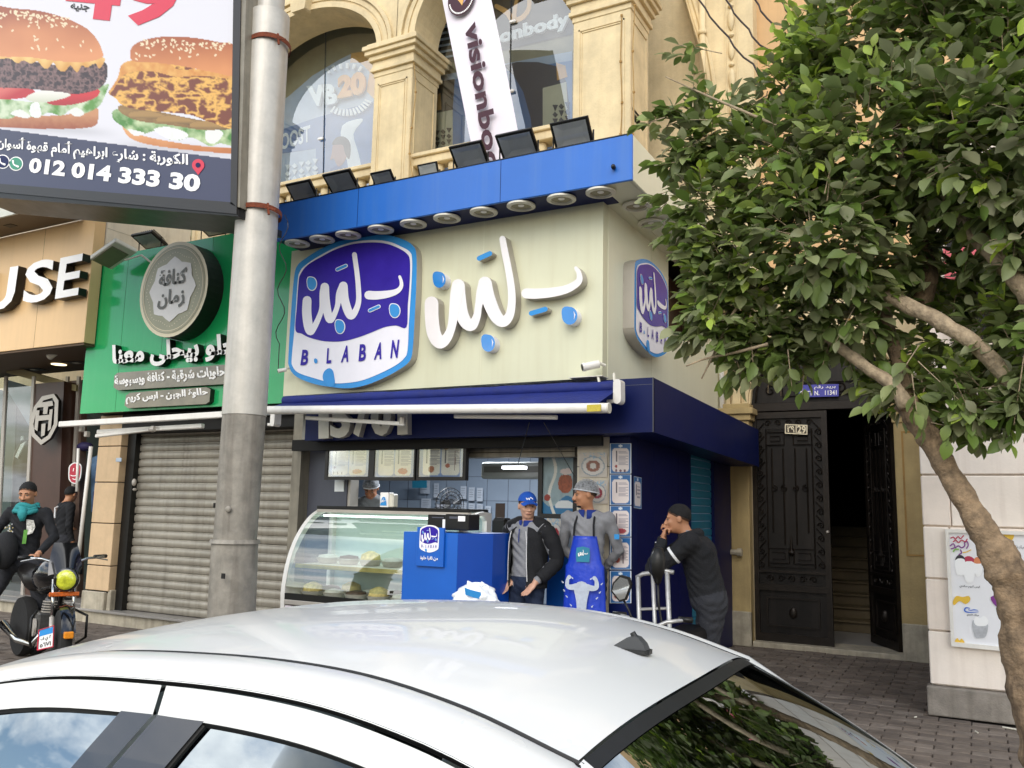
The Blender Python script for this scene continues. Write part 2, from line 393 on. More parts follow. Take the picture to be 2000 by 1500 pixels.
G_shop = glass('shop_glass', (0.82, 0.9, 0.88), 0.10)
G_win = glass('window_glass', (0.8, 0.86, 0.9), 0.16)
G_clear = glass('clear_glass', (0.95, 0.98, 0.97), 0.05)

# ================================================================= ground
g = MB(); g.box(-400, 400, -400, 2.78, -0.35, -0.15); g.build('road', M['asphalt'], kind='structure')
g = MB(); g.box(-400, 400, 2.98, 400, -0.35, -0.022); sub = g.build('pavement', M['joint'], kind='structure')
kb = MB()
x = -22.0
root_kerb = thing('kerb', 'grey concrete kerb stones along the edge of the pavement', 'kerb', (0, 2.88, -0.15)); root_kerb['kind'] = 'structure'
k0 = None
while x < 8:
 if k0 is None:
  b_ = MB(); b_.box(x + .006, x + .994, 2.78, 2.98, -0.15, 0.0); k0 = b_.build('kerb_stone', M['kerb'], root_kerb, bevel=0.015)
  x00 = x
 else:
  c_ = k0.copy(); COL.objects.link(c_); c_.parent = root_kerb; c_.location = (x - x00, 0, 0)
 x += 1.0
# interlocking paving bricks: near ones each an object, the rest joined
def paving(x0, x1, y0, y1, parts):
 L, W = 0.235, 0.118
 cells = []
 j = 0; y = y0
 while y < y1:
  x = x0 - (L / 2 if j % 2 else 0)
  while x < x1:
   cells.append((x + L / 2, y + W / 2)); x += L
  y += W; j += 1
 return cells
mesh_bricks = []
for mk in ('paver', 'paver2', 'paver3'):
 me = bpy.data.meshes.new('brick'); a, b_, h, q = 0.1135, 0.0545, 0.03, 0.006
 me.from_pydata([(-a, -b_, -h), (a, -b_, -h), (a, b_, -h), (-a, b_, -h), (-a, -b_, -q), (a, -b_, -q), (a, b_, -q), (-a, b_, -q), (-a + q, -b_ + q, 0), (a - q, -b_ + q, 0), (a - q, b_ - q, 0), (-a + q, b_ - q, 0)], [],
                   [(0, 1, 5, 4), (1, 2, 6, 5), (2, 3, 7, 6), (3, 0, 4, 7), (4, 5, 9, 8), (5, 6, 10, 9), (6, 7, 11, 10), (7, 4, 8, 11), (8, 9, 10, 11)])
 me.materials.append(M[mk]); mesh_bricks.append(me)
BASE[sub.name] = sub.location.copy()
cells = [c for c in paving(-3.4, 3.0, 3.0, 11.25, 0) if not (c[0] > -0.42 and c[1] > 8.1) and not (c[0] < -2.7 and c[1] > 7.2)]
cells.sort(key=lambda c: math.hypot(c[0] + 0.9, c[1] - 6.9) + (3.0 if (c[0] < -2.4 or c[0] > 1.0 or c[1] < 3.6) else 0))
far = MB()
for i, (cx, cy) in enumerate(cells):
 me = mesh_bricks[int(RNG.choice([0, 0, 1, 2]))]; dz = float(RNG.normal(0, 0.003)); tx_, ty_ = RNG.normal(0, 0.013, 2)
 if i < 300:
  o = bpy.data.objects.new('brick', me); COL.objects.link(o); o.parent = sub
  o.location = Vector((cx, cy, dz)) - sub.location; o.rotation_euler = (float(tx_), float(ty_), float(RNG.normal(0, 0.014)))
 else:
  far.box(cx - 0.1125, cx + 0.1125, cy - 0.0535, cy + 0.0535, -0.03, dz, int(RNG.choice([0, 0, 1, 2])))
cells = paving(-14.5, -3.4, 4.6, 7.6, 0)
for cx, cy in cells:
 far.box(cx - 0.1125, cx + 0.1125, cy - 0.0535, cy + 0.0535, -0.03, float(RNG.normal(0, 0.0022)), int(RNG.choice([0, 0, 1, 2])))
fb = far.build('paving', [M['paver'], M['paver2'], M['paver3']], sub); fb['kind'] = 'stuff'
# raised step before the shuttered shop and the kiosk
s = MB(); s.box(-14.5, -2.9, 7.62, 11.0, -0.02, 0.15); st_ = s.build('shop_step', M['marble_base']); tag(st_, kind='structure')
s = MB(); s.box(-14.5, -6.8, 7.57, 8.6, 0.15, 0.18); st_ = s.build('step_slab', M['floor_tile'], bevel=0.005); tag(st_, kind='structure')

# ================================================================= old yellow building
bld = thing('old_building', 'old yellow plastered arcade building with arched upper windows and moulded pillars', 'building', (-5, 11.1, 0))
YB = 11.1; YL = 9.5
# ground floor and back wall with the arched doorway
DX0, DX1, DZ = -2.50, -0.80, 2.93
arch = [(DX0, -0.02)] + [(DX0, DZ + 0.1)] + [((DX0 + DX1) / 2 - 0.85 * math.cos(t), DZ + 0.1 + 0.85 * math.sin(t)) for t in np.linspace(0, PI, 17)] + [(DX1, -0.02)]
arch = [(float(a), float(b_)) for a, b_ in arch]
wl = MB()
wl.prism([(-30, -0.02), (-30, 12), (-2.36, 12), (-2.36, 5.0), (0.6, 5.0), (0.6, -0.02)][:0] or [(-30, -0.02), (-30, 12), (-2.36, 12), (-2.36, 4.6), (-0.3, 4.6), (-0.3, -0.02)] , (0, YB, 0), XA, ZA, -YA, 0.35, holes=[arch[1:-1] + [(DX1, 0.0), (DX0, 0.0)]])
wl.build('wall', M['yellow'], bld)
wl = MB(); wl.box(-2.36, 6, YB + 0.25, YB + 0.5, 4.6, 12); wl.build('upper_wall', M['orange_wall'], bld)
# reveal pilasters beside the door, capital and imposts
for (a, b_, mk) in ((-2.78, -2.5, 'yellow_old'), (-0.8, -0.44, 'yellow_old')):
 p = MB(); p.box(a, b_, YB - 0.16, YB, 0, 2.72)
 p.build('pilaster', M[mk], bld, bevel=0.01)
 p = MB()
 for i, (o_, z0, z1) in enumerate(((0.015, 2.72, 2.80), (0.045, 2.80, 2.88), (0.08, 2.88, 2.96), (0.03, 2.96, 3.02))):
  p.box(a - o_, b_ + o_, YB - 0.16 - o_, YB + 0.05, z0, z1)
 p.build('capital', M['yellow_old'], bld, bevel=0.008)
 p = MB(); p.box(a + 0.02 if a < -2 else a - 0.0, b_ - 0.0, YB - 0.175, YB - 0.1, 0.0, 0.42); p.build('pilaster_base', M['marble_base'], bld, bevel=0.01)
p = MB()   # sunk panel on the right pilaster
for (a, b_, c_, d_) in ((-0.72, -0.70, 1.2, 2.6), (-0.52, -0.50, 1.2, 2.6), (-0.72, -0.50, 2.6, 2.62), (-0.72, -0.50, 1.18, 1.2)): p.box(a, b_, YB - 0.168, YB - 0.15, c_, d_)
p.build('panel_moulding', M['yellow_groove'], bld)
am = MB()
cx_ = (DX0 + DX1) / 2
for rr, w_, yy in ((0.87, 0.05, 0.05), (0.96, 0.1, 0.09), (1.1, 0.05, 0.05)):
 o_ = [(cx_ - (rr + w_) * math.cos(t), 3.03 + (rr + w_) * math.sin(t)) for t in np.linspace(0, PI, 25)]
 i_ = [(cx_ - rr * math.cos(t), 3.03 + rr * math.sin(t)) for t in np.linspace(PI, 0, 25)]
 am.prism([(float(a), float(b_)) for a, b_ in o_ + i_], (0, YB - yy, 0), XA, ZA, -YA, yy)
am.build('door_arch_moulding', M['yellow'], bld)
# threshold and dark stair hall
h = MB(); h.box(DX0 - 0.02, DX1 + 0.02, YB - 0.1, YB + 0.4, -0.02, 0.06); h.build('threshold', M['marble_base'], bld, bevel=0.008)
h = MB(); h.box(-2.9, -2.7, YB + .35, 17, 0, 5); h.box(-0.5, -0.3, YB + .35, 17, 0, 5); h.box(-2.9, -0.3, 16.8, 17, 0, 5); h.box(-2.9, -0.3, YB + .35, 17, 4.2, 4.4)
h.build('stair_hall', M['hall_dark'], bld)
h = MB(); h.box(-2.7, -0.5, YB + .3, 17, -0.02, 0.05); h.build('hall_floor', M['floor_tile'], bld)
stx = None
for i in range(9):
 z0 = 0.05 + i * 0.155; y0 = 12.75 + i * 0.29
 if stx is None:
  h = MB(); h.box(-2.7, -0.5, y0, y0 + 0.31, z0, z0 + 0.125); h.box(-2.7, -0.5, y0 - 0.03, y0 + 0.31, z0 + 0.125, z0 + 0.155); stx = h.build('stair_step', M['stairs'], bld, bevel=0.006); s0 = (y0, z0)
 else:
  c_ = stx.copy(); COL.objects.link(c_); c_.parent = bld; c_.location = (0, y0 - s0[0], z0 - s0[1])
# upper arcade: pillars and arches in front of the glazing
PIL = [(-11.33, -10.67), (-7.62, -6.93), (-4.35, -3.55)]
spring = 8.47
for (a, b_) in PIL:
 dp = 0.68
 p = MB(); p.box(a, b_, YL, YL + dp, 4.9, 8.02); p.build('pillar_shaft', M['yellow'], bld, bevel=0.012)
 p = MB()
 for o_, z0, z1 in ((0.012, 7.98, 8.06), (0.05, 8.06, 8.12), (0.03, 8.12, 8.22), (0.075, 8.22, 8.30), (0.12, 8.30, 8.37), (0.15, 8.37, 8.44), (0.10, 8.44, 8.49)):
  p.box(a - o_, b_ + o_, YL - o_, YL + dp + o_, z0, z1)
 p.build('pillar_capital', M['yellow'], bld, bevel=0.006)
 p = MB()      # raised frame of the sunk panel, front and side
 def frame(x0, x1, z0, z1, t=0.022):
  for q in ((x0, x0 + t, z0, z1), (x1 - t, x1, z0, z1), (x0, x1, z1 - t, z1), (x0, x1, z0, z0 + t)): p.box(q[0], q[1], YL - 0.012, YL, q[2], q[3])
 frame(a + 0.08, b_ - 0.08, 5.35, 7.86); frame(a + 0.12, b_ - 0.12, 5.39, 7.82, 0.012)
 for q in ((YL + 0.09, YL + 0.11, 5.35, 7.86), (YL + dp - 0.11, YL + dp - 0.09, 5.35, 7.86)): p.box(b_, b_ + 0.012, q[0], q[1], q[2], q[3])
 p.box(b_, b_ + 0.012, YL + 0.09, YL + dp - 0.09, 7.84, 7.86)
 p.build('pillar_panel', M['yellow'], bld)
def arch_wall(xa, xb, rz, key=True):
 c_ = (xa + xb) / 2; rx = (xb - xa) / 2
 ar = [(c_ - rx * math.cos(t), 8.49 + rz * math.sin(t)) for t in np.linspace(0, PI, 29)]
 ar = [(float(a), float(b_)) for a, b_ in ar]
 q = MB(); q.prism(ar + [(xb + 0.35, 8.49), (xb + 0.35, 11), (xa - 0.35, 11), (xa - 0.35, 8.49)], (0, YL + 0.04, 0), XA, ZA, -YA, 0.6)
 q.build('arch_wall', M['yellow'], bld)
 for k_, (d0, d1, yy) in enumerate(((0.0, 0.09, 0.03), (0.13, 0.2, 0.02), (0.23, 0.29, 0.05))):
  o_ = [(c_ - (rx + d1) * math.cos(t), 8.49 + (rz + d1) * math.sin(t)) for t in np.linspace(0, PI, 29)]
  i_ = [(c_ - (rx + d0) * math.cos(t), 8.49 + (rz + d0) * math.sin(t)) for t in np.linspace(PI, 0, 29)]
  q = MB(); q.prism([(float(a), float(b_)) for a, b_ in o_ + i_], (0, YL + 0.04 - yy, 0), XA, ZA, -YA, yy); q.build('arch_moulding', M['yellow'], bld)
 if key:
  q = MB(); q.prism([(c_ - 0.14, 8.49 + rz - 0.05), (c_ + 0.14, 8.49 + rz - 0.05), (c_ + 0.22, 8.49 + rz + 0.42), (c_ - 0.22, 8.49 + rz + 0.42)], (0, YL - 0.12, 0), XA, ZA, -YA, 0.16)
  q.build('keystone', M['yellow'], bld, bevel=0.02)
arch_wall(-10.67, -7.62, 1.0); arch_wall(-6.93, -4.35, 1.15); arch_wall(-14.4, -11.33, 1.0)
q = MB(); q.box(-3.56, -3.3, YL + 0.04, YL + 0.64, 8.49, 11); q.build('arch_wall', M['yellow'], bld)
# return to the right of the corner pillar: side arch, quarter-round pipe, bead strip
q = MB(); q.grid([[at(a, b_, Y=yy) for yy in (10.6, YB)] for a, b_ in smooth_path([(1330, -30), (1352, 45), (1368, 100), (1378, 160), (1384, 230), (1386, 320)], 5)])
for d_ in (0, 7, 16): q.tube([at(a + d_, b_, Y=YB - 0.02) for a, b_ in smooth_path([(1330, -30), (1352, 45), (1368, 100), (1378, 160), (1384, 230), (1386, 320)], 5)], 0.03, 6)
q.build('side_arch_moulding', M['yellow'], bld)
q = MB(); q.tube([at(1371, -20, Y=YB - 0.05), at(1374, 330, Y=YB - 0.05)], 0.045, 10); q.tube([at(1372, 60, Y=YB - 0.05), at(1372, 68, Y=YB - 0.05)], 0.062, 10); q.build('drain_pipe', M['yellow'], bld, smooth=True)
bd = None; zb = 5.2
while zb < 9.6:
 for (rr, hh, off_) in ((0.05, 0.16, 0.17), (0.042, 0.03, 0.38)):
  if bd is None or len(bd) < 2:
   q = MB(); q.ball((-2.66, YB - 0.01, zb + off_), rr, 0.04, hh, 8, 6); o = q.build('bead', M['yellow'], bld, smooth=True)
   bd = (bd or []) + [(o, zb)]
  else:
   i = 0 if rr > 0.045 else 1; c_ = bd[i][0].copy(); COL.objects.link(c_); c_.parent = bld; c_.location = (0, 0, zb - bd[i][1])
 zb += 0.44
q = MB(); q.box(-2.745, -2.73, YB - 0.02, YB, 5, 10); q.box(-2.59, -2.575, YB - 0.02, YB, 5, 10); q.build('bead_border', M['yellow'], bld)
# floor slab, balustrade rail and balusters
q = MB(); q.box(-14.5, -3.3, 7.6, YL + 0.7, 4.78, 4.9); q.build('floor_slab', M['yellow'], bld)
q = MB(); q.box(-14.4, -3.55, YL + 0.1, YL + 0.36, 6.5, 6.62); q.box(-14.4, -3.55, YL + 0.06, YL + 0.40, 6.62, 6.68)
q.box(-14.4, -3.55, YL + 0.12, YL + 0.34, 5.1, 5.25); q.build('balustrade_rail', M['yellow'], bld, bevel=0.01)
b0 = None; x = -14.3
prof = [(0.07, 0), (0.07, 0.06), (0.045, 0.1), (0.09, 0.3), (0.095, 0.42), (0.05, 0.62), (0.04, 0.8), (0.07, 0.88), (0.045, 0.94), (0.04, 1.06), (0.075, 1.16), (0.075, 1.25)]
while x < -4.4:
 if not any(a - 0.1 < x < b_ + 0.1 for a, b_ in PIL):
  if b0 is None: q = MB(); q.lathe(prof, (x, YL + 0.23, 5.25), n=12); b0 = (q.build('baluster', M['yellow'], bld, smooth=True), x)
  else: c_ = b0[0].copy(); COL.objects.link(c_); c_.parent = bld; c_.location = (x - b0[1], 0, 0)
 x += 0.235
# glazing behind the arches with the gym's prints and lettering
YG = YL + 0.75
def win(xa, xb, rz):
 c_ = (xa + xb) / 2; rx = (xb - xa) / 2
 ar = [(xa, 5.2)] + [(float(c_ - rx * math.cos(t)), float(8.3 + rz * math.sin(t))) for t in np.linspace(0, PI, 21)] + [(xb, 5.2)]
 q = MB(); q.prism(ar, (0, YG, 0), XA, ZA, -YA, 0.0); f_ = q.build('window_pane', G_win, bld)
win(-10.9, -7.4, 1.5); win(-7.0, -4.1, 1.5)
YP = YG + 0.12
mm('p_olive', '#9a9372', 0.5, var=0.1); mm('p_grey', '#aebdcb', 0.5, var=0.08); mm('p_blue', '#587fae', 0.5, var=0.12); mm('p_blue2', '#2f5d9a', 0.5, var=0.1); mm('p_orange', '#e8b060', 0.5, var=0.08)
mm('p_dark', '#3a3a3a', 0.5, var=0.15); mm('p_white', '#e6e9e6', 0.5, var=0.05); mm('p_cream', '#c9c4a4', 0.5, var=0.06); mm('p_skin', '#a97b70', 0.5, var=0.1)
q = MB(); q.box(-15, -3.9, YP + 0.02, YP + 0.06, 5.0, 11); q.build('window_backing', M['p_olive'], bld)
def pr(name, px, mk, dy=0.0, k=0, depth=0.004):
 q = MB(); front(q, px, YP - dy, depth, k=k); return q.build(name, M[mk], bld)
pr('window_print', [(470, 310), (478, 260), (520, 215), (564, 188), (610, 148), (660, 118), (684, 106), (712, 102), (742, 118), (742, 420), (470, 420)], 'p_grey')
pr('window_print', [(686, 104), (712, 100), (742, 112), (742, 205), (716, 178), (722, 140), (704, 122), (684, 122)], 'p_orange', 0.006)
pr('window_print', [(550, 253), (617, 230), (617, 290), (550, 300)], 'p_blue', 0.006)
pr('window_print', [(617, 230), (740, 195), (740, 420), (617, 420)], 'p_blue', 0.006)
pr('window_print', [(668, 246), (700, 232), (708, 236), (690, 262), (700, 300), (706, 345), (690, 410), (664, 410), (680, 330), (668, 290)], 'p_white', 0.012, k=3)
pr('window_print', [(651, 280), (662, 272), (674, 276), (680, 292), (672, 316), (660, 325), (652, 310), (645, 312), (648, 298)], 'p_skin', 0.018, k=3)
pr('window_print', [(648, 282), (658, 268), (674, 268), (684, 282), (682, 310), (674, 300), (670, 284), (660, 282)], 'p_dark', 0.022, k=3)
pr('window_print', [(645, 330), (660, 322), (672, 330), (690, 410), (640, 410)], 'p_blue2', 0.016)
def lattice(px0, px1, py0, py1, mk, nx, ny):
 q = MB()
 for i in range(nx):
  for j in range(ny):
   cx, cy = px0 + (px1 - px0) * (i + .5) / nx, py0 + (py1 - py0) * (j + .5) / ny - (cx_off(px0, px1, i, nx))
   w_, h_ = (px1 - px0) / nx * .42, (py1 - py0) / ny * .42
   front(q, [(cx - w_, cy), (cx, cy - h_), (cx + w_, cy), (cx, cy + h_)] if (i + j) % 2 else [(cx - w_, cy - h_), (cx + w_, cy - h_), (cx, cy + h_)], YP - 0.03, 0.01)
 q.build('lattice_screen', M[mk], bld, kind='stuff')
def cx_off(a, b_, i, n): return (b_ - a) * 0.22 * (i + .5) / n
lattice(555, 622, 322, 372, 'p_white', 5, 4); lattice(848, 882, 255, 300, 'p_dark', 3, 4); lattice(1078, 1114, 205, 245, 'p_dark', 3, 3)
q = MB(); text_front(q, 'VB', [(604, 208), (660, 203), (598, 168)], YP - 0.09, 0.04, off=0.06)
q.build('sign_lettering', M['p_white'], bld)
q = MB(); text_front(q, '20', [(659, 193), (713, 183), (659, 148)], YP - 0.09, 0.04, off=0.06); q.build('sign_lettering', M['p_orange'], bld)
q = MB()
c0 = np.array((676, 178.0))
for t in list(np.linspace(R(-28), R(-122), 12)) + list(np.linspace(R(62), R(128), 6)):
 a_, b_ = (41, 56) if t < 0 else (52, 64)
 th = 0.045
 front(q, [(c0[0] + r_ * math.cos(t + s_), c0[1] - r_ * 0.86 * math.sin(t + s_)) for r_, s_ in ((a_, -th), (b_, -th), (b_, th), (a_, th))], YP - 0.07, 0.02)
q.build('dial_marks', M['p_white'], bld, kind='stuff')
q = MB(); text_front(q, 'OOST', [(548, 294), (606, 276), (548, 262)], YP - 0.012, 0.0, off=0.03); q.build('print_lettering', M['p_white'], bld)
pr('window_print', [(845, 150), (1117, 100), (1117, 420), (845, 420)], 'p_grey', 0.0)
pr('window_print', [(845, 0), (1117, -40), (1117, 66), (845, 130)], 'p_dark', 0.004)
pr('window_print', [(845, 162), (1117, 118), (1117, 420), (845, 420)], 'p_blue', 0.006)
pr('window_print', [(845, 162), (888, 154), (884, 215), (845, 222)], 'p_dark', 0.012)
pr('window_print', [(845, 222), (884, 214), (884, 300), (845, 310)], 'p_cream', 0.012)
pr('window_print', [(984, 128), (1010, 121), (1050, 121), (1090, 130), (1106, 160), (1112, 210), (1112, 280), (1042, 280), (1036, 230), (1022, 180), (1004, 148)], 'p_dark', 0.012)
pr('window_print', [(1060, 172), (1106, 160), (1112, 270), (1060, 272)], 'p_cream', 0.018)
pr('window_print', [(1086, 122), (1104, 128), (1108, 150), (1088, 157)], 'p_orange', 0.018)
pr('window_print', [(852, 186), (860, 182), (862, 214), (851, 216)], 'p_orange', 0.018)
q = MB(); text_front(q, 'onbody', [(976, 92), (1114, 56), (975, 58)], YP - 0.08, 0.04, off=0.05); q.build('sign_lettering', M['p_white'], bld)
q = MB()
stroke(q, ((970, 12), (990, 24), (1002, 38), (1020, 34), (1033, 14), (1030, -8), (1012, -4), (1006, 14), (1004, 34)), [9, 11, 11, 9, 8, 7, 6, 7, 8], lambda p: at(p[0], p[1], Y=YP - .05), -YA, 0.02)
q.build('emblem', M['p_orange'], bld)
q = MB()
for y_ in (50, 62, 74, 86, 98, 110): front(q, [(846, y_ + 4), (900, y_ - 6), (900, y_ - 2), (846, y_ + 8)], YP - 0.03, 0.01)
q.build('window_louvre', M['p_grey'], bld)
q = MB()
for a, b_ in ((640, 60), (1002, 0)):
 q = MB(); q.tube([at(a - 4, b_, Y=YG - 0.01), at(a - 10 if a < 900 else a - 8, b_ + 340, Y=YG - 0.01)], 0.007, 5); q.build('pane_joint', M['p_dark'], bld)
for a, b_ in ((626, 271), (1001, 42), (998, 178)):
 q = MB(); q.obox(at(a, b_, Y=YG - 0.03), XA * 0.05, YA * 0.02, ZA * 0.022); q.build('pane_clamp', M['letter_white'], bld, bevel=0.01)

# overhead cables
for i, (a, b_) in enumerate((((1360, -5), (1502, 145)), ((1413, -5), (1500, 82)), ((1470, -5), (1520, 45)), ((1520, -5), (1560, 30)))):
 q = MB(); p0 = at(a[0], a[1], Y=9.6); p1 = at(b_[0] + 90, b_[1] + 95, Y=9.2); n_ = 14
 q.tube([p0.lerp(p1, t / n_) + Vector((0.02 * math.sin(t * 2.1), 0, -0.12 * math.sin(PI * t / n_) + 0.015 * math.cos(t * 2.7))) for t in range(n_ + 1)], 0.011, 6)
 o = q.build('cable', M['cable'], smooth=True)
 tag(o, ('dark sagging cable nearest the corner pillar, lowest of the overhead cables', 'second dark cable strung in front of the bead strip', 'third overhead cable crossing the orange wall', 'short overhead cable at the top beside the tree crown')[i], 'cable', 'cables strung above the doorway')

for px_, lab in (([(808, 118), (812, 180), (804, 250), (800, 300), (806, 345)], 'thin pale wire hanging down the side of the left yellow pillar'), ([(1214, 30), (1212, 120), (1215, 200), (1212, 262)], 'thin wire with clips running down the front edge of the corner pillar'), ([(1240, 10), (1236, 100), (1238, 180), (1236, 262)], 'thin wire with clips running down the side of the corner pillar')):
 q = MB(); P_ = [at(a, b_, Y=YL - .02) for a, b_ in smooth_path(px_, 5)]; q.tube(P_, .006, 5)
 for p in P_[::5]: q.obox(p, XA * .014, YA * .01, ZA * .012)
 o = q.build('wire', M['yellow_groove']); tag(o, lab, 'wire', 'thin wires clipped to the yellow pillars')
# ================================================================= logo (shared shapes)
ZL = lambda p: (560 + p[0] / 4.4133, 440 + p[1] / 4.4133)
def to_plane(p): q = at(*ZL(p), Y=6.93); return (q.x, q.z)
LO = {}
LO['outer'] = [(30, 1150), (50, 800), (80, 450), (110, 350), (180, 290), (300, 215), (450, 150), (600, 110), (760, 92), (900, 95), (1020, 130), (1100, 180), (1132, 260), (1132, 500), (1118, 800), (1100, 1080), (1070, 1180), (980, 1250), (850, 1320), (700, 1380), (550, 1408), (400, 1398), (250, 1370), (120, 1320), (60, 1270), (34, 1210)]
LO['white'] = [(62, 1150), (85, 900), (112, 500), (130, 410), (180, 350), (300, 270), (450, 195), (600, 150), (760, 135), (900, 150), (1000, 190), (1076, 235), (1097, 300), (1092, 500), (1070, 850), (1058, 1080), (1030, 1150), (950, 1215), (800, 1290), (650, 1345), (500, 1365), (400, 1360), (250, 1320), (120, 1275), (70, 1220)]
LO['purple'] = [(95, 905), (108, 700), (122, 500), (138, 430), (200, 350), (320, 278), (450, 212), (600, 168), (760, 156), (880, 168), (980, 205), (1050, 250), (1080, 310), (1078, 500), (1062, 700), (1050, 885), (960, 870), (860, 885), (760, 925), (640, 970), (500, 1005), (350, 1005), (220, 975), (150, 940)]
LO['drip'] = [(330, 1310), (345, 1262), (385, 1236), (418, 1258), (430, 1310), (436, 1362), (420, 1392), (380, 1394), (345, 1362)]
LS = [([(198, 655), (195, 760), (210, 880), (228, 925), (262, 880), (300, 800), (325, 720), (335, 600), (350, 545)], [76, 80, 78, 60, 52, 46, 44, 60, 72]),
      ([(350, 540), (355, 640), (372, 750), (395, 822), (430, 780), (460, 700), (478, 600), (508, 535)], [74, 74, 72, 62, 48, 44, 60, 72]),
      ([(510, 530), (520, 640), (548, 740), (578, 788), (618, 740), (642, 660), (640, 550), (628, 420), (606, 262)], [74, 74, 74, 66, 52, 46, 44, 42, 42]),
      ([(728, 610), (800, 612), (900, 600), (975, 575), (1008, 535), (1008, 490), (995, 452)], [74, 72, 60, 44, 34, 28, 24])]
LD = [([(458, 390), (532, 358)], 22), ([(738, 742), (815, 708)], 22)]
LDR = [((240, 512), 38, 54), ((482, 882), 38, 56), ((953, 745), 42, 56)]
def drop(c, rx, ry, n=22):
 out = []
 for i in range(n):
  t = 2 * PI * i / n; a, b_ = math.cos(t), -math.sin(t)
  k_ = 1.0
  d_ = abs((t - R(135) + PI) % (2 * PI) - PI)
  if d_ < 0.75: k_ = 1 + 0.28 * (1 - d_ / 0.75)
  out.append((c[0] + rx * a * k_, c[1] + ry * b_ * k_))
 return out
LT = [('B', (140, 1212), (200, 1212), (158, 1078)), ('L', (364, 1198), (404, 1194), (372, 1066)), ('A', (488, 1188), (552, 1182), (508, 1046)), ('B', (640, 1178), (700, 1174), (652, 1032)), ('A', (772, 1164), (836, 1158), (796, 1018)), ('N', (913, 1152), (975, 1148), (930, 996))]
LB0 = to_plane((28, 1410)); LB1 = to_plane((1132, 1150)); LTOP = to_plane((760, 92))[1]; LX0 = LB0[0]; LX1 = LB1[0]; LZ0 = to_plane((550, 1408))[1]
def uv(p): a, b_ = to_plane(p); return ((a - LX0) / (LX1 - LX0), (b_ - LZ0) / (LTOP - LZ0))
def logo(f, N, depth, parent, kk=1.0, mats=('logo_blue', 'letter_side'), small=False):
 """the dairy logo; f takes logo (u, v) to the world; layers a few mm apart"""
 def pz(px, d): return [f(uv(p)) + N * d for p in px]
 def flat_(name, px, m, d, k=4, thick=0.0):
  q = MB(); P = pz(smooth_path(px, k, True) if k else px, d); O = P[0]
  U = (P[len(P) // 3] - O).normalized(); V = N.cross(U).normalized()
  q.prism([((p - O).dot(U), (p - O).dot(V)) for p in P], O, U, V, N, thick, 0, side_mi=1 if thick else None, back=False)
  return q.build(name, [M[m], M[mats[1]]] if thick else M[m], parent)
 s_ = 0.3 if small else 1.0; K = 2 if small else 4
 b_ = flat_('logo_board', LO['outer'], mats[0], 0, K, depth)
 flat_('logo_field', LO['white'], 'logo_white', 0.004 * s_, K); flat_('logo_cloud', LO['purple'], 'logo_purple', 0.008 * s_, K)
 flat_('logo_drip', LO['drip'], 'logo_blue', 0.008 * s_, 3)
 q = MB()
 for i, (path, wd) in enumerate(LS):
  q = MB(); stroke(q, path, wd, lambda p: f(uv(p)) + N * (0.0115 + 0.0006 * i) * s_, N, 0, k=3 if small else 6); q.build('logo_stroke', M['logo_white'], parent)
 for i, (path, w_) in enumerate(LD):
  q = MB(); stroke(q, path, [w_ + 12] * 2, lambda p: f(uv(p)) + N * 0.012 * s_, N, 0, k=2); stroke(q, path, [w_] * 2, lambda p: f(uv(p)) + N * 0.015 * s_, N, 0, 1, k=2)
  q.build('logo_dash', [M['logo_white'], M['logo_blue']], parent)
 for c, rx, ry in LDR:
  q = MB()
  for mi, (gr, d) in enumerate(((7, 0.012), (0, 0.015))):
   P = [f(uv(p)) + N * d * s_ for p in drop(c, rx + gr, ry + gr)]; q.add(P, [tuple(range(len(P)))[::-1]], mi)
  q.build('logo_drop', [M['logo_white'], M['logo_blue']], parent)
 if True:
  q = MB()
  for ch, a, b2, c in LT:
   q = MB(); text(q, ch, f(uv(a)) + N * 0.012 * s_, f(uv(b2)) + N * 0.012 * s_, f(uv(c)) + N * 0.012 * s_, 0, N, off=0.035); q.build('logo_letter', M['logo_purple'], parent)
  q = MB(); P = [f(uv(p)) + N * 0.012 * s_ for p in drop((273, 1175), 15, 22, 12)]; q.add(P, [tuple(range(12))[::-1]]); q.build('logo_dot', M['logo_blue'], parent)
 return b_

# ================================================================= the dairy kiosk
ki = thing('dairy_kiosk', 'corner dairy shop with cream sign walls, bright blue roof beam and navy canopy', 'shop', (-4.7, 7.0, 0.15))
KX0, KX1, KY = -6.68, -2.88, 7.0
q = MB(); q.box(KX0, KX1, KY, KY + 0.12, 2.8, 4.46); q.build('sign_wall', M['cream'], ki)
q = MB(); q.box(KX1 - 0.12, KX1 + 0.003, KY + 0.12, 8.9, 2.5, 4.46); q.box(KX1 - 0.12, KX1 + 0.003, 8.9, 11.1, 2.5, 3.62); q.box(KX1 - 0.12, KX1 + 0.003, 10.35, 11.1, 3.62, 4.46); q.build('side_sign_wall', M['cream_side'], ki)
q = MB(); q.box(KX1 - 0.5, KX1 - 0.3, 8.85, 10.4, 3.5, 4.5); q.build('side_recess', M['wood_brown'], ki)
q = MB(); q.tube([(KX1 + 0.05, 10.95, 2.6), (KX1 + 0.05, 10.95, 4.4)], 0.035, 8); q.build('drain_pipe', M['white_metal'], ki, smooth=True)
for (x_, a, b_) in ((-5.42, 2.8, 4.46), (-4.15, 2.8, 4.46)):
 q = MB(); q.box(x_ - 0.002, x_ + 0.002, KY - 0.002, KY + 0.01, a, b_); q.build('panel_joint', M['cream_side'], ki)
q = MB(); q.box(KX1 + .003, KX1 + 0.005, 8.32, 8.324, 2.5, 4.44); q.build('panel_joint', M['cream'], ki)
BX0, BX1, BY = -6.55, -2.45, 6.6
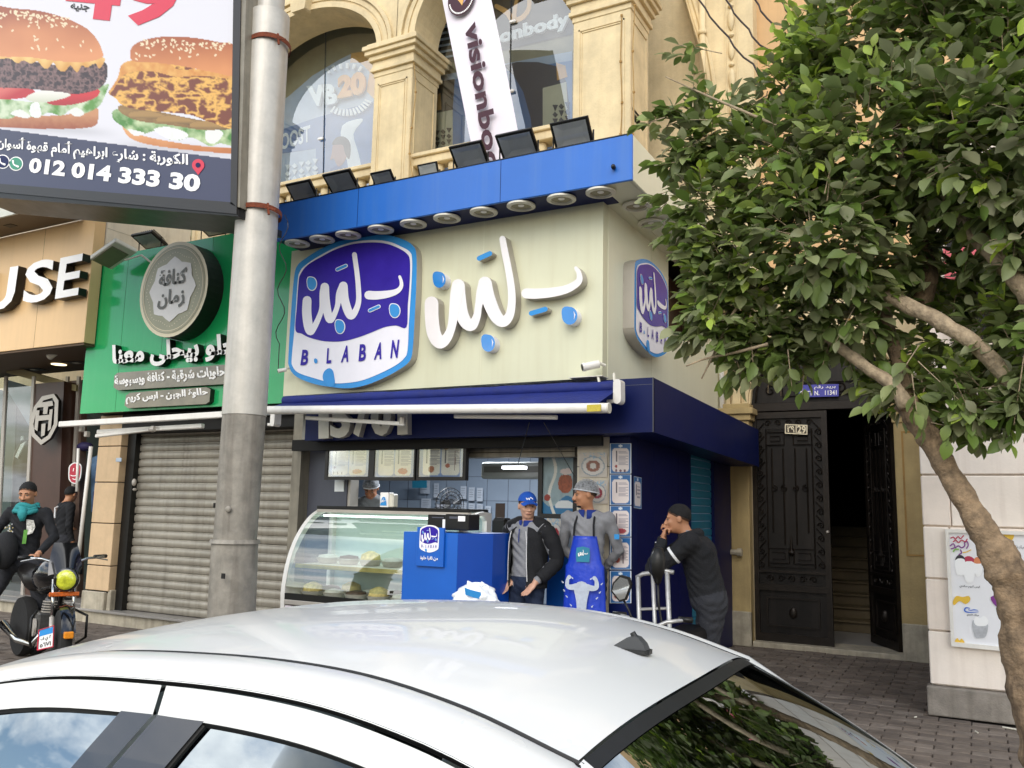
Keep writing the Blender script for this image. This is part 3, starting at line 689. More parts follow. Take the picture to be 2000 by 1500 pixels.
q = MB(); q.box(BX0, BX1, BY, BY + 0.03, 4.44, 4.86, 0); q.box(BX0, BX1 - 0.43 + 0.12, BY + 0.03, KY + 0.1, 4.445, 4.465, 1)
q.build('roof_beam', [M['beam_blue'], M['navy']], ki, bevel=0.006)
q = MB(); q.box(BX1 - 0.03, BX1, BY + 0.03, 11.1, 4.44, 4.86); q.box(BX1 - 0.311, BX1 - 0.03, BY + 0.03, 11.1, 4.445, 4.465); q.box(BX1 - 0.44, BX1 - 0.311, KY + 0.1, 11.1, 4.445, 4.465); q.build('side_beam', M['cream_side'], ki, bevel=0.006)
q = MB(); q.box(BX0, BX1 - 0.03, BY + 0.03, 11.1, 4.80, 4.83); q.box(BX0, BX1, BY - .004, BY + .01, 4.86, 4.868); q.build('roof_sheet', M['dark_frame'], ki)
for x_ in (-5.43, -3.75):
 q = MB(); q.box(x_ - 0.0025, x_ + 0.0025, BY - 0.0015, BY, 4.445, 4.855); q.build('panel_joint', M['navy'], ki)
q = MB(); q.ball(at(1198, 326, Y=BY - 0.03), 0.02, 0.03, 0.025); q.build('lamp_socket', M['letter_black'], ki, smooth=True)
dl = None
for i, (a, b_) in enumerate(((582, 474), (631, 466), (683, 458), (744, 446), (807, 435), (873, 424), (945, 412), (1017, 399), (1095, 385), (1173, 373), (1243, 400), (1272, 434))):
 c = at(a, b_, Z=4.44); c = Vector((c.x, c.y, 4.44)); c.y = 6.73 if i < 10 else c.y
 if dl is None:
  t_ = thing('downlight', 'round cream recessed downlight in the beam underside, nearest the grey pole', 'ceiling light', c, 'round downlights under the blue beam')
  q = MB(); q.lathe([(0.10, -0.003), (0.135, -0.006), (0.135, -0.022), (0.10, -0.03), (0.095, -0.012)], c, (0, 0, 1), 24, cap=False); q.build('rim', M['lamp_white'], t_, smooth=True, auto=30)
  q = MB(); q.lathe([(0.0, -0.008), (0.097, -0.012), (0.097, -0.004)], c, (0, 0, 1), 24); q.build('diffuser', M['lamp_glass'], t_)
  q = MB(); q.lathe([(0.03, -0.014), (0.03, -0.007), (0.0, -0.007)], c, (0, 0, 1), 12); q.build('bulb', M['letter_white'], t_)
  dl = (t_, c)
 else:
  lab = ['', 'second round downlight from the pole end of the beam underside', 'third round downlight from the pole end, right above the logo board edge', 'fourth round downlight, above the top of the blue logo board', 'fifth round downlight, above the right shoulder of the logo board',
               'sixth round downlight, above the gap between logo board and raised letters', 'seventh round downlight, above the blue dash of the raised letters', 'eighth round downlight, above the tall raised stem letter', 'ninth round downlight, third from the beam corner', 'tenth round downlight, closest to the beam corner on the front',
               'first round downlight under the cream side beam round the corner', 'second round downlight under the cream side beam, partly behind leaves'][i]
  dup(dl[0], c - dl[1], lab)
# logo board on the front wall and its twin on the side wall
lg = thing('logo_sign', 'large blue edged purple and white dairy logo board on the cream front wall', 'sign', (-5.7, KY, 3.0))
logo(lambda u: Vector((LX0 + u[0] * (LX1 - LX0), 6.9, LZ0 + u[1] * (LTOP - LZ0))), -YA, 0.1, lg)
sa, sb = at(1236, 600, X=KX1 + 0.10), at(1303, 600, X=KX1 + 0.10); sz1 = at(1252, 500, X=KX1 + 0.10).z; sz0 = at(1280, 700, X=KX1 + 0.10).z
lg2 = thing('logo_sign', 'narrower looking twin logo board on the cream side wall beside the leaves', 'sign', (KX1, (sa.y + sb.y) / 2, sz0))
logo(lambda u: Vector((KX1 + 0.12, sa.y + u[0] * (sb.y - sa.y), sz0 + u[1] * (sz1 - sz0))), XA, 0.117, lg2)
# raised letters
Z2 = lambda p, Y=6.9: at(800 + p[0] / 5.263, 440 + p[1] / 5.263, Y=Y)
rl = thing('raised_lettering', 'raised white brush lettering with blue drops on the cream front wall', 'sign', (-4, KY, 3.2))
for nm, path, wd in (('letter', [(225, 800), (228, 950), (250, 1110), (310, 1205), (380, 1160), (430, 1050), (455, 900), (480, 720), (500, 630)], [140, 140, 140, 125, 100, 85, 100, 125, 135]),
                     ('letter', [(500, 620), (510, 750), (535, 900), (580, 1000), (640, 1030), (690, 940), (710, 820), (740, 700), (775, 600)], [135, 135, 130, 125, 105, 80, 75, 110, 135]),
                     ('letter', [(775, 595), (800, 720), (850, 860), (905, 955), (965, 990), (1025, 930), (1050, 800), (1045, 640), (1015, 450), (985, 300), (955, 140)], [138, 140, 135, 125, 110, 90, 80, 75, 70, 70, 64]),
                     ('letter', [(1200, 700), (1300, 702), (1450, 690), (1600, 660), (1700, 610), (1745, 560), (1740, 490), (1710, 440)], [105, 105, 98, 85, 75, 65, 50, 38])):
 q = MB(); yy = 6.885 + 0.001 * RNG.random(); stroke(q, path, wd, lambda p: Z2(p, yy), -YA, 0.11, 0, 1, k=7); q.build(nm, [M['letter_face'], M['letter_side']], rl)
for path in ([(715, 340), (825, 290)], [(1250, 905), (1395, 862)]):
 q = MB(); stroke(q, path, [50, 50], lambda p: Z2(p, 6.91), -YA, 0.09, 0, 1, k=2); q.build('dash', [M['logo_blue'], M['letter_side']], rl)
for c, rx, ry in (((305, 560), 66, 82), ((808, 1212), 70, 88), ((1645, 930), 80, 92)):
 q = MB(); P = [Z2(p, 6.9) for p in drop(c, rx, ry, 28)]; q.prism([(p.x, p.z) for p in P], (0, 6.9, 0), XA, ZA, -YA, 0.1, 0, side_mi=1)
 w_ = rx * 0.5; Ph = [Z2(p, 6.897) for p in ((c[0] + w_, c[1] - ry * .55), (c[0] + w_ * 1.5, c[1] - ry * .1), (c[0] + w_ * 1.1, c[1] + ry * .45), (c[0] + w_ * 1.15, c[1] - ry * .1))]
 q.add(Ph, [(0, 1, 2, 3)], 2); q.build('drop', [M['drop_blue'], M['logo_white'], M['logo_white']], rl)
# lower canopy with the phone number
CX, CYF, CZ0, CZ1 = -2.37, 6.9, 2.29, 2.76
q = MB(); q.box(-6.24, CX, CYF, CYF + 0.03, CZ0, CZ1)
e1, e0 = at(1480, 839, X=CX), at(1480, 911, X=CX); YE = 10.95
q.add([(CX, CYF, CZ0), (CX, YE, e0.z), (CX, YE, e1.z), (CX, CYF, CZ1), (CX - .03, CYF + .03, CZ0), (CX - .03, YE, e0.z), (CX - .03, YE, e1.z), (CX - .03, CYF + .03, CZ1)], [(0, 1, 2, 3), (5, 4, 7, 6), (0, 4, 5, 1), (3, 2, 6, 7), (1, 5, 6, 2)])
q.add([(CX - .03, CYF + .03, CZ0 + .004), (CX - .03, YE, e0.z + .004), (-2.73, YE, e0.z + .004), (-2.73, 7.3, CZ0 + .004), (-6.24, 7.3, CZ0 + .004), (-6.24, CYF + .03, CZ0 + .004)], [(0, 1, 2, 3), (0, 3, 4, 5)])
q.add([(CX, CYF, CZ1 - .002), (CX, YE, e1.z - .002), (-2.89, YE, e1.z - .002), (-2.89, CYF + .02, CZ1 - .002)], [(0, 1, 2, 3)])
q.box(-6.24, -2.89, CYF + .03, 7.02, CZ1 - .02, CZ1 - .004)
q.build('canopy', M['navy'], ki)
q = MB(); q.box(CX - 0.006, CX + 0.003, CYF - 0.003, CYF + 0.006, CZ0, CZ1); q.box(CX - 0.31, CX - 0.004, CYF - 0.0015, CYF, 2.70, 2.704); q.build('canopy_seam', M['grey_panel'], ki)
nb = thing('phone_number_sign', 'raised grey white digits of a phone number half hidden under the awning arm', 'sign', (-5.6, CYF, 2.3))
for ch, a, b_ in (('1', 622, 642), ('5', 645, 684), ('7', 688, 722), ('0', 724, 764), ('1', 776, 796)):
 yb = 857 - (a - 620) * 0.05
 q = MB(); text_front(q, ch, [(a, yb), (b_, yb - 1), (a, yb - 74)], CYF - 0.07, 0.07, off=0.05, side_mi=1); q.build('digit', [M['lamp_white'], M['letter_side']], nb)
# awning with roller, fabric, front bar, folding arms
aw = thing('blue_awning', 'rolled dark blue fabric awning with long white front bar over the kiosk counter', 'awning', (-4.5, 6.7, 2.6))
mm('awning_cloth', '#10226e', 0.7, var=0.2, scale=8, bump=0.5, bscale=30); mm('awning_under', '#7c93bd', 0.7, var=0.1)
ra, rb = at(556, 783, Y=6.72), at(1208, 755, Y=6.72)
q = MB(); q.tube([ra.lerp(rb, t / 24) for t in range(25)], [0.05 + 0.004 * math.sin(t * 1.9) for t in range(25)], 14); q.build('fabric_roll', M['awning_cloth'], aw, smooth=True)
fa, fb_ = at(524, 801, Y=6.3), at(1188, 797, Y=6.3)
q = MB(); q.add([ra + Vector((0, -.03, -.03)), rb + Vector((0, -.03, -.03)), fb_ + Vector((-.12, 0.02, 0.03)), fa + Vector((0, 0.02, .03))], [(0, 1, 2, 3)]); q.build('fabric', M['awning_cloth'], aw)
q = MB(); q.tube([fa, fb_], 0.041, 16); q.build('front_bar', M['white_metal'], aw, smooth=True, auto=40)
q = MB(); q.tube([fb_, fb_ + Vector((0.012, 0, 0))], 0.043, 16); q.build('bar_cap', M['lamp_white'], aw)
q = MB(); stc = at(1160, 797, Y=6.255); q.obox(stc, XA * 0.06, YA * 0.004, ZA * 0.028); q.build('sticker', mat('sticker_yellow', '#c9b53c', 0.5, var=0.25, scale=80), aw)
for (p0, p1) in (((598, 816), (790, 828)), ((888, 813), (1088, 815))):
 q = MB(); a_, b_ = at(*p0, Y=6.45), at(*p1, Y=6.45); d_ = (b_ - a_)
 q.obox((a_ + b_) / 2, d_ / 2, YA * 0.02, ZA * 0.019); q.build('folding_arm', M['white_metal'], aw, bevel=0.006)
q = MB(); jc = at(786, 822, Y=6.45); q.lathe([(0.03, -.03), (0.03, .03)], jc, (0, 0, 1), 10); q.build('arm_joint', M['letter_side'], aw)
for p0, w_ in (((1210, 766), 0.035), ((540, 815), 0.03)):
 q = MB(); c = at(*p0, Y=6.68); q.prism([(c.x + w_ * math.cos(t), c.z + (0.07 if math.sin(t) > 0 else -0.07) + w_ * math.sin(t)) for t in np.linspace(0, 2 * PI, 20)[:-1]], (0, 6.62, 0), XA, ZA, -YA, 0.1)
 q.box(c.x - 0.11, c.x, 6.66, 6.7, c.z - 0.09, c.z - 0.06); q.build('end_bracket', M['white_metal'], aw, bevel=0.006)
q = MB(); q.obox(at(1150, 738, Y=6.9), XA * 0.16, YA * 0.08, ZA * 0.004); q.tube([at(1168, 735, Y=6.85), at(1172, 756, Y=6.75)], 0.012, 6); q.tube([at(1199, 730, Y=6.85), at(1200, 745, Y=6.75)], 0.012, 6); q.build('wall_bracket', M['lamp_white'], aw)
for a, b_ in (((1060, 736), (1060, 818)),) if False else ((at(1034, 825, Y=6.5), at(1012, 905, Y=7.4)), (at(1062, 825, Y=6.5), at(1122, 930, Y=7.5))):
 q = MB(); q.tube([a.lerp(b_, t / 6) for t in range(7)], 0.004, 4); o = q.build('hanging_wire', M['letter_black']); tag(o, 'thin black wire hanging from the awning towards the ' + ('air conditioner' if a.x < at(1050, 825, Y=6.5).x else 'framed advert'), 'wire')
# cameras on the wall
def cctv(a, b_, Y, lab, s_=1.0, fl=1):
 c = at(a, b_, Y=Y); t_ = thing('security_camera', lab, 'camera', c)
 d_ = Vector((-0.75 * fl, -0.6, -0.25)).normalized()
 q = MB(); q.tube([c - d_ * 0.07 * s_, c + d_ * 0.06 * s_], 0.036 * s_, 14); q.tube([c + d_ * 0.06 * s_, c + d_ * 0.085 * s_], [0.04 * s_, 0.038 * s_], 14); q.build('body', M['white_metal'], t_, smooth=True, auto=40)
 q = MB(); q.lathe([(0.031 * s_, 0), (0.0, 0.004)], c + d_ * 0.088 * s_, d_, 12); q.build('lens', M['letter_black'], t_)
 q = MB(); q.tube([c, c + Vector((0.05 * fl * s_, 0.05, 0.03)), c + Vector((0.09 * fl * s_, 0.1, 0.01))], 0.016 * s_, 8); q.build('bracket', M['lamp_white'], t_)
cctv(1155, 714, 6.86, 'white bullet security camera at the corner of the cream sign wall', 1.0)
cctv(552, 723, 6.86, 'small dark faced camera at the left edge of the cream sign wall', 0.6)
# pillar, side wall, shutters and marble
q = MB(); q.box(-2.93, -2.73, 7.3, 7.5, 0.0, 2.3); q.build('corner_pillar', M['navy'], ki, bevel=0.004)
q = MB(); q.box(-2.78, -2.73, 7.5, 9.2, 0, 2.42); q.box(-2.78, -2.73, 10.15, 11.1, 0, 2.42); q.box(-2.78, -2.73, 9.2, 10.15, 2.3, 2.42); q.build('side_wall', M['navy_wall'], ki)
sl = None
mm('teal_slat', '#2a7f9c', 0.45, var=0.12, metal=0.2)
for i in range(26):
 z = 0.05 + i * 0.087
 if sl is None: q = MB(); q.box(-2.80, -2.765, 9.2, 10.15, z, z + 0.08); sl = q.build('shutter_slat', M['teal_slat'], ki, bevel=0.008)
 else: c_ = sl.copy(); COL.objects.link(c_); c_.parent = ki; c_.location = (0, 0, i * 0.087)
for y_ in (7.95, 8.75):
 q = MB(); q.box(-2.73, -2.728, y_, y_ + 0.004, 0, 2.3); q.build('panel_joint', M['navy'], ki)
mb_ = None
for i, (z0, z1) in enumerate(((0.15, 0.62), (0.625, 1.10), (1.105, 1.58), (1.585, 2.02), (2.025, 2.3))):
 q = MB(); q.box(-3.26, -2.935, 7.32, 7.42, z0, z1); q.build('marble_slab', M['marble'], ki, bevel=0.003)
q = MB(); q.box(-6.55, -6.0, 7.34, 7.5, 0.15, 2.3); q.build('grey_column', M['grey_panel'], ki, bevel=0.004)
q = MB(); q.box(-6.0, -5.965, 7.36, 7.5, 0.15, 2.3); q.build('steel_edge', M['letter_side'], ki)
q = MB(); q.box(-6.68, -6.55, 7.2, 7.9, 0.15, 2.8); q.build('shutter_rail', M['shutter_dark'], ki)
q = MB(); q.box(-6.6, -2.93, 7.1, 7.16, 2.2, 2.32); q.build('opening_lintel', M['dark_gap'], ki)
q = MB(); q.box(-4.75, -3.3, 7.35, 7.5, 2.12, 2.29); q.build('shutter_box', M['shutter_dark'], ki)
for z in (2.165, 2.21, 2.255):
 q = MB(); q.box(-4.75, -3.3, 7.345, 7.352, z, z + 0.006); q.build('shutter_line', M['dark_gap'], ki)
# interior
q = MB()
q.box(-8.2, -2.8, 10.2, 10.3, 0.15, 2.8); q.box(-8.3, -8.2, 7.9, 10.3, 0.15, 2.8); q.box(-8.2, -6.68, 7.9, 8.0, 0.15, 2.8)
q.build('back_wall', M['kiosk_tile'], ki)
q = MB(); q.box(-8.2, -2.8, 7.42, 10.2, 2.66, 2.7); q.build('ceiling', mat('ceiling', '#aab0b6', 0.6, var=0.05), ki)
q = MB(); q.box(-4.0, -2.8, 8.4, 8.5, 0.15, 2.7); q.build('partition', M['kiosk_tile'], ki)
tz = 0.15
q = MB()
for i in range(7): q.box(-8.2, -4.0, 10.194, 10.2, 0.4 + i * 0.33, 0.404 + i * 0.33)
for i in range(14): q.box(-8.2 + i * 0.33, -8.196 + i * 0.33, 10.194, 10.2, 0.15, 2.66)
q.build('tile_joints', M['grey_panel'], ki, kind='stuff')
q = MB(); q.box(-8.19, -2.81, 7.5, 10.2, 0.1, 0.16); q.build('floor', M['floor_tile'], ki)
cl = thing('ceiling_lamp', 'small lit strip lamp on the ceiling inside the kiosk', 'lamp', at(1005, 912, Y=8.0)); c = at(1003, 914, Y=8.0)
q = MB(); q.box(c.x - 0.13, c.x + 0.13, 7.98, 8.06, c.z - 0.01, c.z + 0.02); q.build('tube', mat('lit_tube', '#f3f6ff', 0.5, var=0, emit=4), cl)
ld = bpy.data.lights.new('kiosk_light', 'AREA'); ld.energy = 46; ld.size = 1.2; ld.size_y = 0.3; ld.shape = 'RECTANGLE'; ld.color = (0.88, 0.94, 1.0)
lo = bpy.data.objects.new('kiosk_light', ld); COL.objects.link(lo); lo.location = (-5.2, 8.6, 2.6)
ac = thing('air_conditioner', 'long grey wall air conditioner hanging inside the kiosk', 'air conditioner', at(1000, 940, Y=8.3))
c0, c1 = at(938, 935, Y=8.3), at(1056, 905, Y=8.3)
q = MB(); q.box(c0.x, c1.x + 0.1, 8.3, 8.5, c0.z, c1.z + 0.02); q.build('case', mat('ac_case', '#8b8c86', 0.4, var=0.06), ac, bevel=0.03, seg=3)
q = MB(); q.box(c0.x + 0.05, c1.x + 0.05, 8.292, 8.3, c0.z + 0.07, c1.z - 0.03); q.build('grille', mat('ac_grille', '#5c5a52', 0.5, var=0.1), ac)
fn = thing('wall_fan', 'black caged fan turned sideways inside the kiosk', 'fan', at(875, 985, Y=8.6)); c = at(876, 985, Y=8.6)
nrm = Vector((0.9, -0.42, 0)); tv = Vector((0.42, 0.9, 0))
for k_ in range(4):
 q = MB(); r_ = 0.06 + k_ * 0.045; q.tube([c + tv * r_ * math.cos(t) + ZA * r_ * math.sin(t) + nrm * (0.05 - 0.02 * (k_ == 3)) for t in np.linspace(0, 2 * PI, 25)], 0.005, 4); q.build('cage_ring', M['letter_black'], fn)
q = MB()
for t in np.linspace(0, 2 * PI, 29)[:-1]:
 e_ = tv * math.cos(t) + ZA * math.sin(t); q.tube([c + nrm * 0.06 + e_ * 0.03, c + nrm * 0.06 + e_ * 0.12, c + nrm * 0.0 + e_ * 0.2, c - nrm * 0.05 + e_ * 0.12], 0.0028, 4)
q.build('cage', M['letter_black'], fn, kind='stuff')
q = MB(); q.lathe([(0.03, -.12), (0.05, -.1), (0.05, -.02), (0.02, 0.0)], c, nrm, 12); q.tube([c - nrm * 0.1, c + Vector((-.1, .2, -.1)), c + Vector((-.1, .3, -.5))], 0.02, 8); q.build('motor', M['letter_black'], fn)
for k_ in range(4):
 q = MB(); t = k_ * PI / 2; e_ = tv * math.cos(t) + ZA * math.sin(t); f_ = tv * math.cos(t + .7) + ZA * math.sin(t + .7); q.add([c + e_ * .03, c + e_ * .17, c + (e_ + f_) * .1 + nrm * 0.03, c + f_ * .04], [(0, 1, 2, 3)]); q.build('blade', M['grey_panel'], fn)
# sheets pinned inside
shm = mat('paper_grey', '#b9c0cc', 0.8, var=0.04)
shp = [(830, 950, 24, 30), (852, 958, 12, 30), (905, 962, 14, 26), (921, 965, 14, 27), (937, 966, 14, 27), (905, 992, 14, 22), (921, 994, 14, 22), (937, 995, 14, 22), (953, 1000, 13, 24), (832, 984, 24, 22)]
for i, (a, b_, w_, h_) in enumerate(shp):
 q = MB(); c = at(a, b_, Y=10.15); s_ = 10.2 / 1660 * 1.1
 q.box(c.x - w_ * s_ / 2, c.x + w_ * s_ / 2, 10.15, 10.155, c.z - h_ * s_ / 2, c.z + h_ * s_ / 2)
 for j in range(4): q.box(c.x - w_ * s_ * .35, c.x + w_ * s_ * .3 * (1 - .3 * (j % 2)), 10.146, 10.149, c.z + h_ * s_ * (.3 - .17 * j), c.z + h_ * s_ * (.32 - .17 * j), 1)
 o = q.build('pinned_sheet', [shm, M['grey_panel']]); tag(o, ['wide pale paper sheet pinned left of the wall fan', 'narrow paper sheet pinned just left of the fan cage', 'upper paper sheet nearest the right of the fan', 'second sheet in the upper row right of the fan', 'last sheet in the upper row right of the fan', 'lower paper sheet nearest the right of the fan', 'middle sheet in the lower row right of the fan', 'third sheet in the lower row right of the fan', 'rightmost sheet hanging lowest on the tiled wall', 'grey paper sheet low left of the wall fan'][i], 'paper', 'paper sheets pinned on the back wall of the kiosk')
# small items on the tiles
for nm, px, Y, mk, lab, cat in (('wall_screen', [(805, 935), (833, 935), (833, 953), (805, 953)], 9.9, 'teal_slat', 'small teal panel high on the back wall above the net capped worker', 'panel'),
        ('notice', [(654, 935), (672, 935), (671, 960), (653, 960)], 7.33, 'p_white', 'small white notice stuck on the grey column left of the counter worker', 'notice'),
        ('red_poster', [(968, 983), (986, 983), (985, 1012), (967, 1012)], 8.38, 'wood_brown', 'small dark red poster inside beside the blue cap worker', 'poster')):
 q = MB(); front(q, px, Y, 0.01); o = q.build(nm, M[mk]); tag(o, lab, cat)
# ================================================================= shuttered sweet shop with the green sign
ss = thing('shuttered_shop', 'closed sweet shop with grey roller shutter under a green sign wall', 'shop', (-8.8, 7.8, 0.18))
q = MB(); q.box(-10.62, -6.69, 7.3, 7.34, 2.77, 4.94); q.build('green_sign_wall', M['green_panel'], ss)
q = MB(); q.box(-10.58, -6.72, 7.34, 7.75, 2.79, 4.9); q.build('sign_frame', M['dark_gap'], ss)
for x_ in (-9.9, -9.1, -8.3, -7.5):
 q = MB(); q.box(x_, x_ + 0.003, 7.298, 7.30, 2.77, 4.94); q.build('panel_joint', mat('green_line', '#0f7a42', 0.4, var=0), ss)
sl = None; SZ = 0.186
for i in range(24):
 if sl is None:
  q = MB(); x0, x1 = -9.98, -6.68; P = [(7.820, 0), (7.806, 0.003), (7.799, 0.010), (7.796, 0.05), (7.799, 0.084), (7.806, 0.089), (7.818, 0.092), (7.820, 0.104)]
  q.grid([[(x0, y_, SZ + z_), (x1, y_, SZ + z_)] for y_, z_ in P]); sl = q.build('shutter_slat', M['shutter'], ss, smooth=True, auto=50)
 else: c_ = sl.copy(); COL.objects.link(c_); c_.parent = ss; c_.location = (0, float(RNG.normal(0, 0.0015)), i * 0.105); c_.rotation_euler = (0, float(RNG.normal(0, 0.0006)), 0)
q = MB(); q.box(-10.0, -6.65, 7.84, 7.86, 0.15, 2.8); q.build('shutter_backing', M['shutter_gap'], ss)
q = MB(); q.box(-10.14, -9.98, 7.72, 7.86, 0.15, 2.8); q.build('shutter_rail', M['black_metal'], ss)
q = MB(); q.obox(at(420, 987, Y=7.77), XA * 0.012, YA * 0.02, ZA * 0.03); q.build('shutter_hook', M['letter_black'], ss)
q = MB(); q.ball(at(262, 942, Y=7.7), 0.03, 0.03, 0.05); q.ball(at(263, 956, Y=7.7), 0.02, 0.03, 0.02); q.build('door_bell', M['letter_side'], ss)
q = MB(); q.box(-10.0, -6.7, 7.5, 7.9, 2.52, 2.76); q.build('dark_recess', M['dark_gap'], ss)
# beige tiled column beside the shutter
bc = thing('tiled_column', 'beige stone tiled column between the clothes shop and the shutter', 'column', (-10.36, 7.8, 0.15))
zz = [0.42, 0.75, 1.31, 1.86, 2.35, 2.78]
for a, b_ in zip(zz[:-1], zz[1:]):
 q = MB(); q.box(-10.62, -10.15, 7.62, 7.85, a + 0.006, b_ - 0.006); q.build('tile', M['beige_stone'], bc, bevel=0.006)
q = MB(); q.box(-10.66, -10.2, 7.6, 7.85, 0.15, 0.41); q.box(-10.19, -10.12, 7.64, 7.85, 0.15, 0.44); q.build('marble_base', M['marble_base'], bc, bevel=0.01)
q = MB(); q.box(-10.6, -10.17, 7.64, 7.84, 0.4, 2.8); q.build('column_core', M['dark_gap'], bc)
q = MB(); q.obox(at(232, 898, Y=7.615), XA * 0.055, YA * 0.003, ZA * 0.025); q.build('label_plate', M['p_grey'], bc)
# medallion
md = thing('round_sign', 'round grey beige medallion sign with dark Arabic lettering on the green wall', 'sign', (-8.67, 7.05, 3.64)); mc = Vector((-8.665, 7.05, 4.24))
mm('med_grey', '#a09e84', 0.35, var=0.08); mm('med_cream', '#e6dabb', 0.35, var=0.05)
disc = lambda r, n=48: [(r * math.cos(t), r * math.sin(t)) for t in np.linspace(0, 2 * PI, n + 1)[:-1]]
q = MB(); q.prism(disc(0.61), mc, XA, ZA, -YA, 0.25, 0, side_mi=1); q.build('disc', [M['med_cream'], M['letter_black']], md)
q = MB(); q.prism(disc(0.565), mc - YA * 0.004, XA, ZA, -YA, 0); q.build('grey_face', M['med_grey'], md)
def ringp(r0, r1, n=48): return disc(r1, n), [disc(r0, n)]
for r0, r1 in ((0.525, 0.535), (0.545, 0.549)):
 o_, h_ = ringp(r0, r1); q = MB(); q.prism(o_, mc - YA * 0.008, XA, ZA, -YA, 0, holes=h_); q.build('ring', M['med_cream'], md)
st = []
for i in range(32):
 t = 2 * PI * i / 32; r_ = (0.42, 0.385, 0.36, 0.385)[i % 4]; st.append((r_ * math.cos(t), r_ * math.sin(t)))
q = MB(); q.prism(st, mc - YA * 0.012, XA, ZA, -YA, 0.003); q.build('star_field', mat('med_white', '#e6e2df', 0.25, var=0.07, scale=4), md)
q = MB()
for i in range(64):
 t = 2 * PI * i / 64; r_ = 0.455 + 0.02 * math.cos(8 * t); c = mc + XA * r_ * math.cos(t) + ZA * r_ * math.sin(t) - YA * 0.008
 q.add([c + XA * .008, c + ZA * .008, c - XA * .008, c - ZA * .008], [(0, 3, 2, 1)])
q.build('dots', M['med_cream'], md, kind='stuff')
mm('med_text', '#5d5c55', 0.4, var=0)
q = MB(); text(q, arabic('كنافة'), mc + Vector((-0.25, -.02, 0.05)), mc + Vector((0.25, -.02, 0.05)), mc + Vector((-0.25, -.02, 0.26)), 0, -YA, off=0.035); q.build('lettering', M['med_text'], md)
q = MB(); text(q, arabic('زمان'), mc + Vector((-0.24, -.02, -0.25)), mc + Vector((0.24, -.02, -0.25)), mc + Vector((-0.24, -.02, 0.0)), 0, -YA, off=0.035); q.build('lettering', M['med_text'], md)
q = MB()
for a in (40, 140, 220, 320):
 c = mc + XA * 0.31 * math.cos(R(a)) + ZA * 0.31 * math.sin(R(a)) - YA * 0.016; q.add([c + XA * .012, c + ZA * .012, c - XA * .012, c - ZA * .012], [(0, 3, 2, 1)])
q.build('rivets', M['med_text'], md, kind='stuff')
# slogan
sg = thing('slogan_lettering', 'raised white Arabic slogan with black sides under the round medallion', 'sign', (-8.5, 7.3, 3.2))
q = MB(); text_front(q, arabic('الحلو بيحلى معنا'), [(219, 722), (486, 700), (219, 674)], 7.2, 0.09, off=0.042, side_mi=1); q.build('lettering', [M['letter_white'], M['letter_black']], sg)
for nm, poly, tx, px, lab in (('menu_strip', [(230, 728), (442, 712), (447, 716), (446, 744), (440, 750), (230, 762), (222, 757), (223, 734)], 'حلويات شرقية - كنافة وبسبوسة', [(224, 757), (440, 739), (223, 734)], 'upper grey brown mirror strip with white Arabic words on the green wall'),
                          ('menu_strip', [(254, 767), (402, 756), (411, 760), (409, 784), (402, 789), (250, 797), (243, 792), (246, 772)], 'حلاوة الجبن - ايس كريم', [(246, 790), (406, 778), (245, 770)], 'lower shorter mirror strip with white Arabic words on the green wall')):
 t_ = thing(nm, lab, 'sign', (-8.5, 7.3, 3))
 q = MB(); front(q, poly, 7.23, 0.07, side_mi=1); q.build('strip', [mat('mirror_brown', '#857b6a', 0.12, var=0.3, scale=2.5, coat=0.6), M['letter_black']], t_)
 q = MB(); text_front(q, arabic(tx), px, 7.22, 0.008, off=0.035); q.build('lettering', M['letter_white'], t_)
# retracted awning over the shutter
a2 = thing('retracted_awning', 'white retracted awning frame with folded arms below the green sign', 'awning', (-8.5, 6.7, 2.5))
for p0, p1, h_ in (((118, 829), (500, 806), 0.035), ((175, 842), (380, 830), 0.026), ((172, 850), (300, 834), 0.022)):
 q = MB(); a_, b_ = at(*p0, Y=6.7), at(*p1, Y=6.7); q.obox((a_ + b_) / 2 + YA * (0.0 if h_ > .03 else .12), (b_ - a_) / 2, YA * 0.03, ZA * h_); q.build('front_bar' if h_ > .03 else 'folding_arm', M['white_metal'], a2, bevel=0.008)
q = MB(); c = at(298, 838, Y=6.78); q.lathe([(0.03, -.04), (0.04, 0), (0.03, .04)], c, XA, 10); q.build('arm_joint', M['letter_side'], a2)
for p in ((160, 838), (170, 848)):
 q = MB(); c = at(*p, Y=6.82); q.obox(c, XA * .025, YA * .03, ZA * .035); q.build('bracket', M['letter_side'], a2, bevel=0.008)
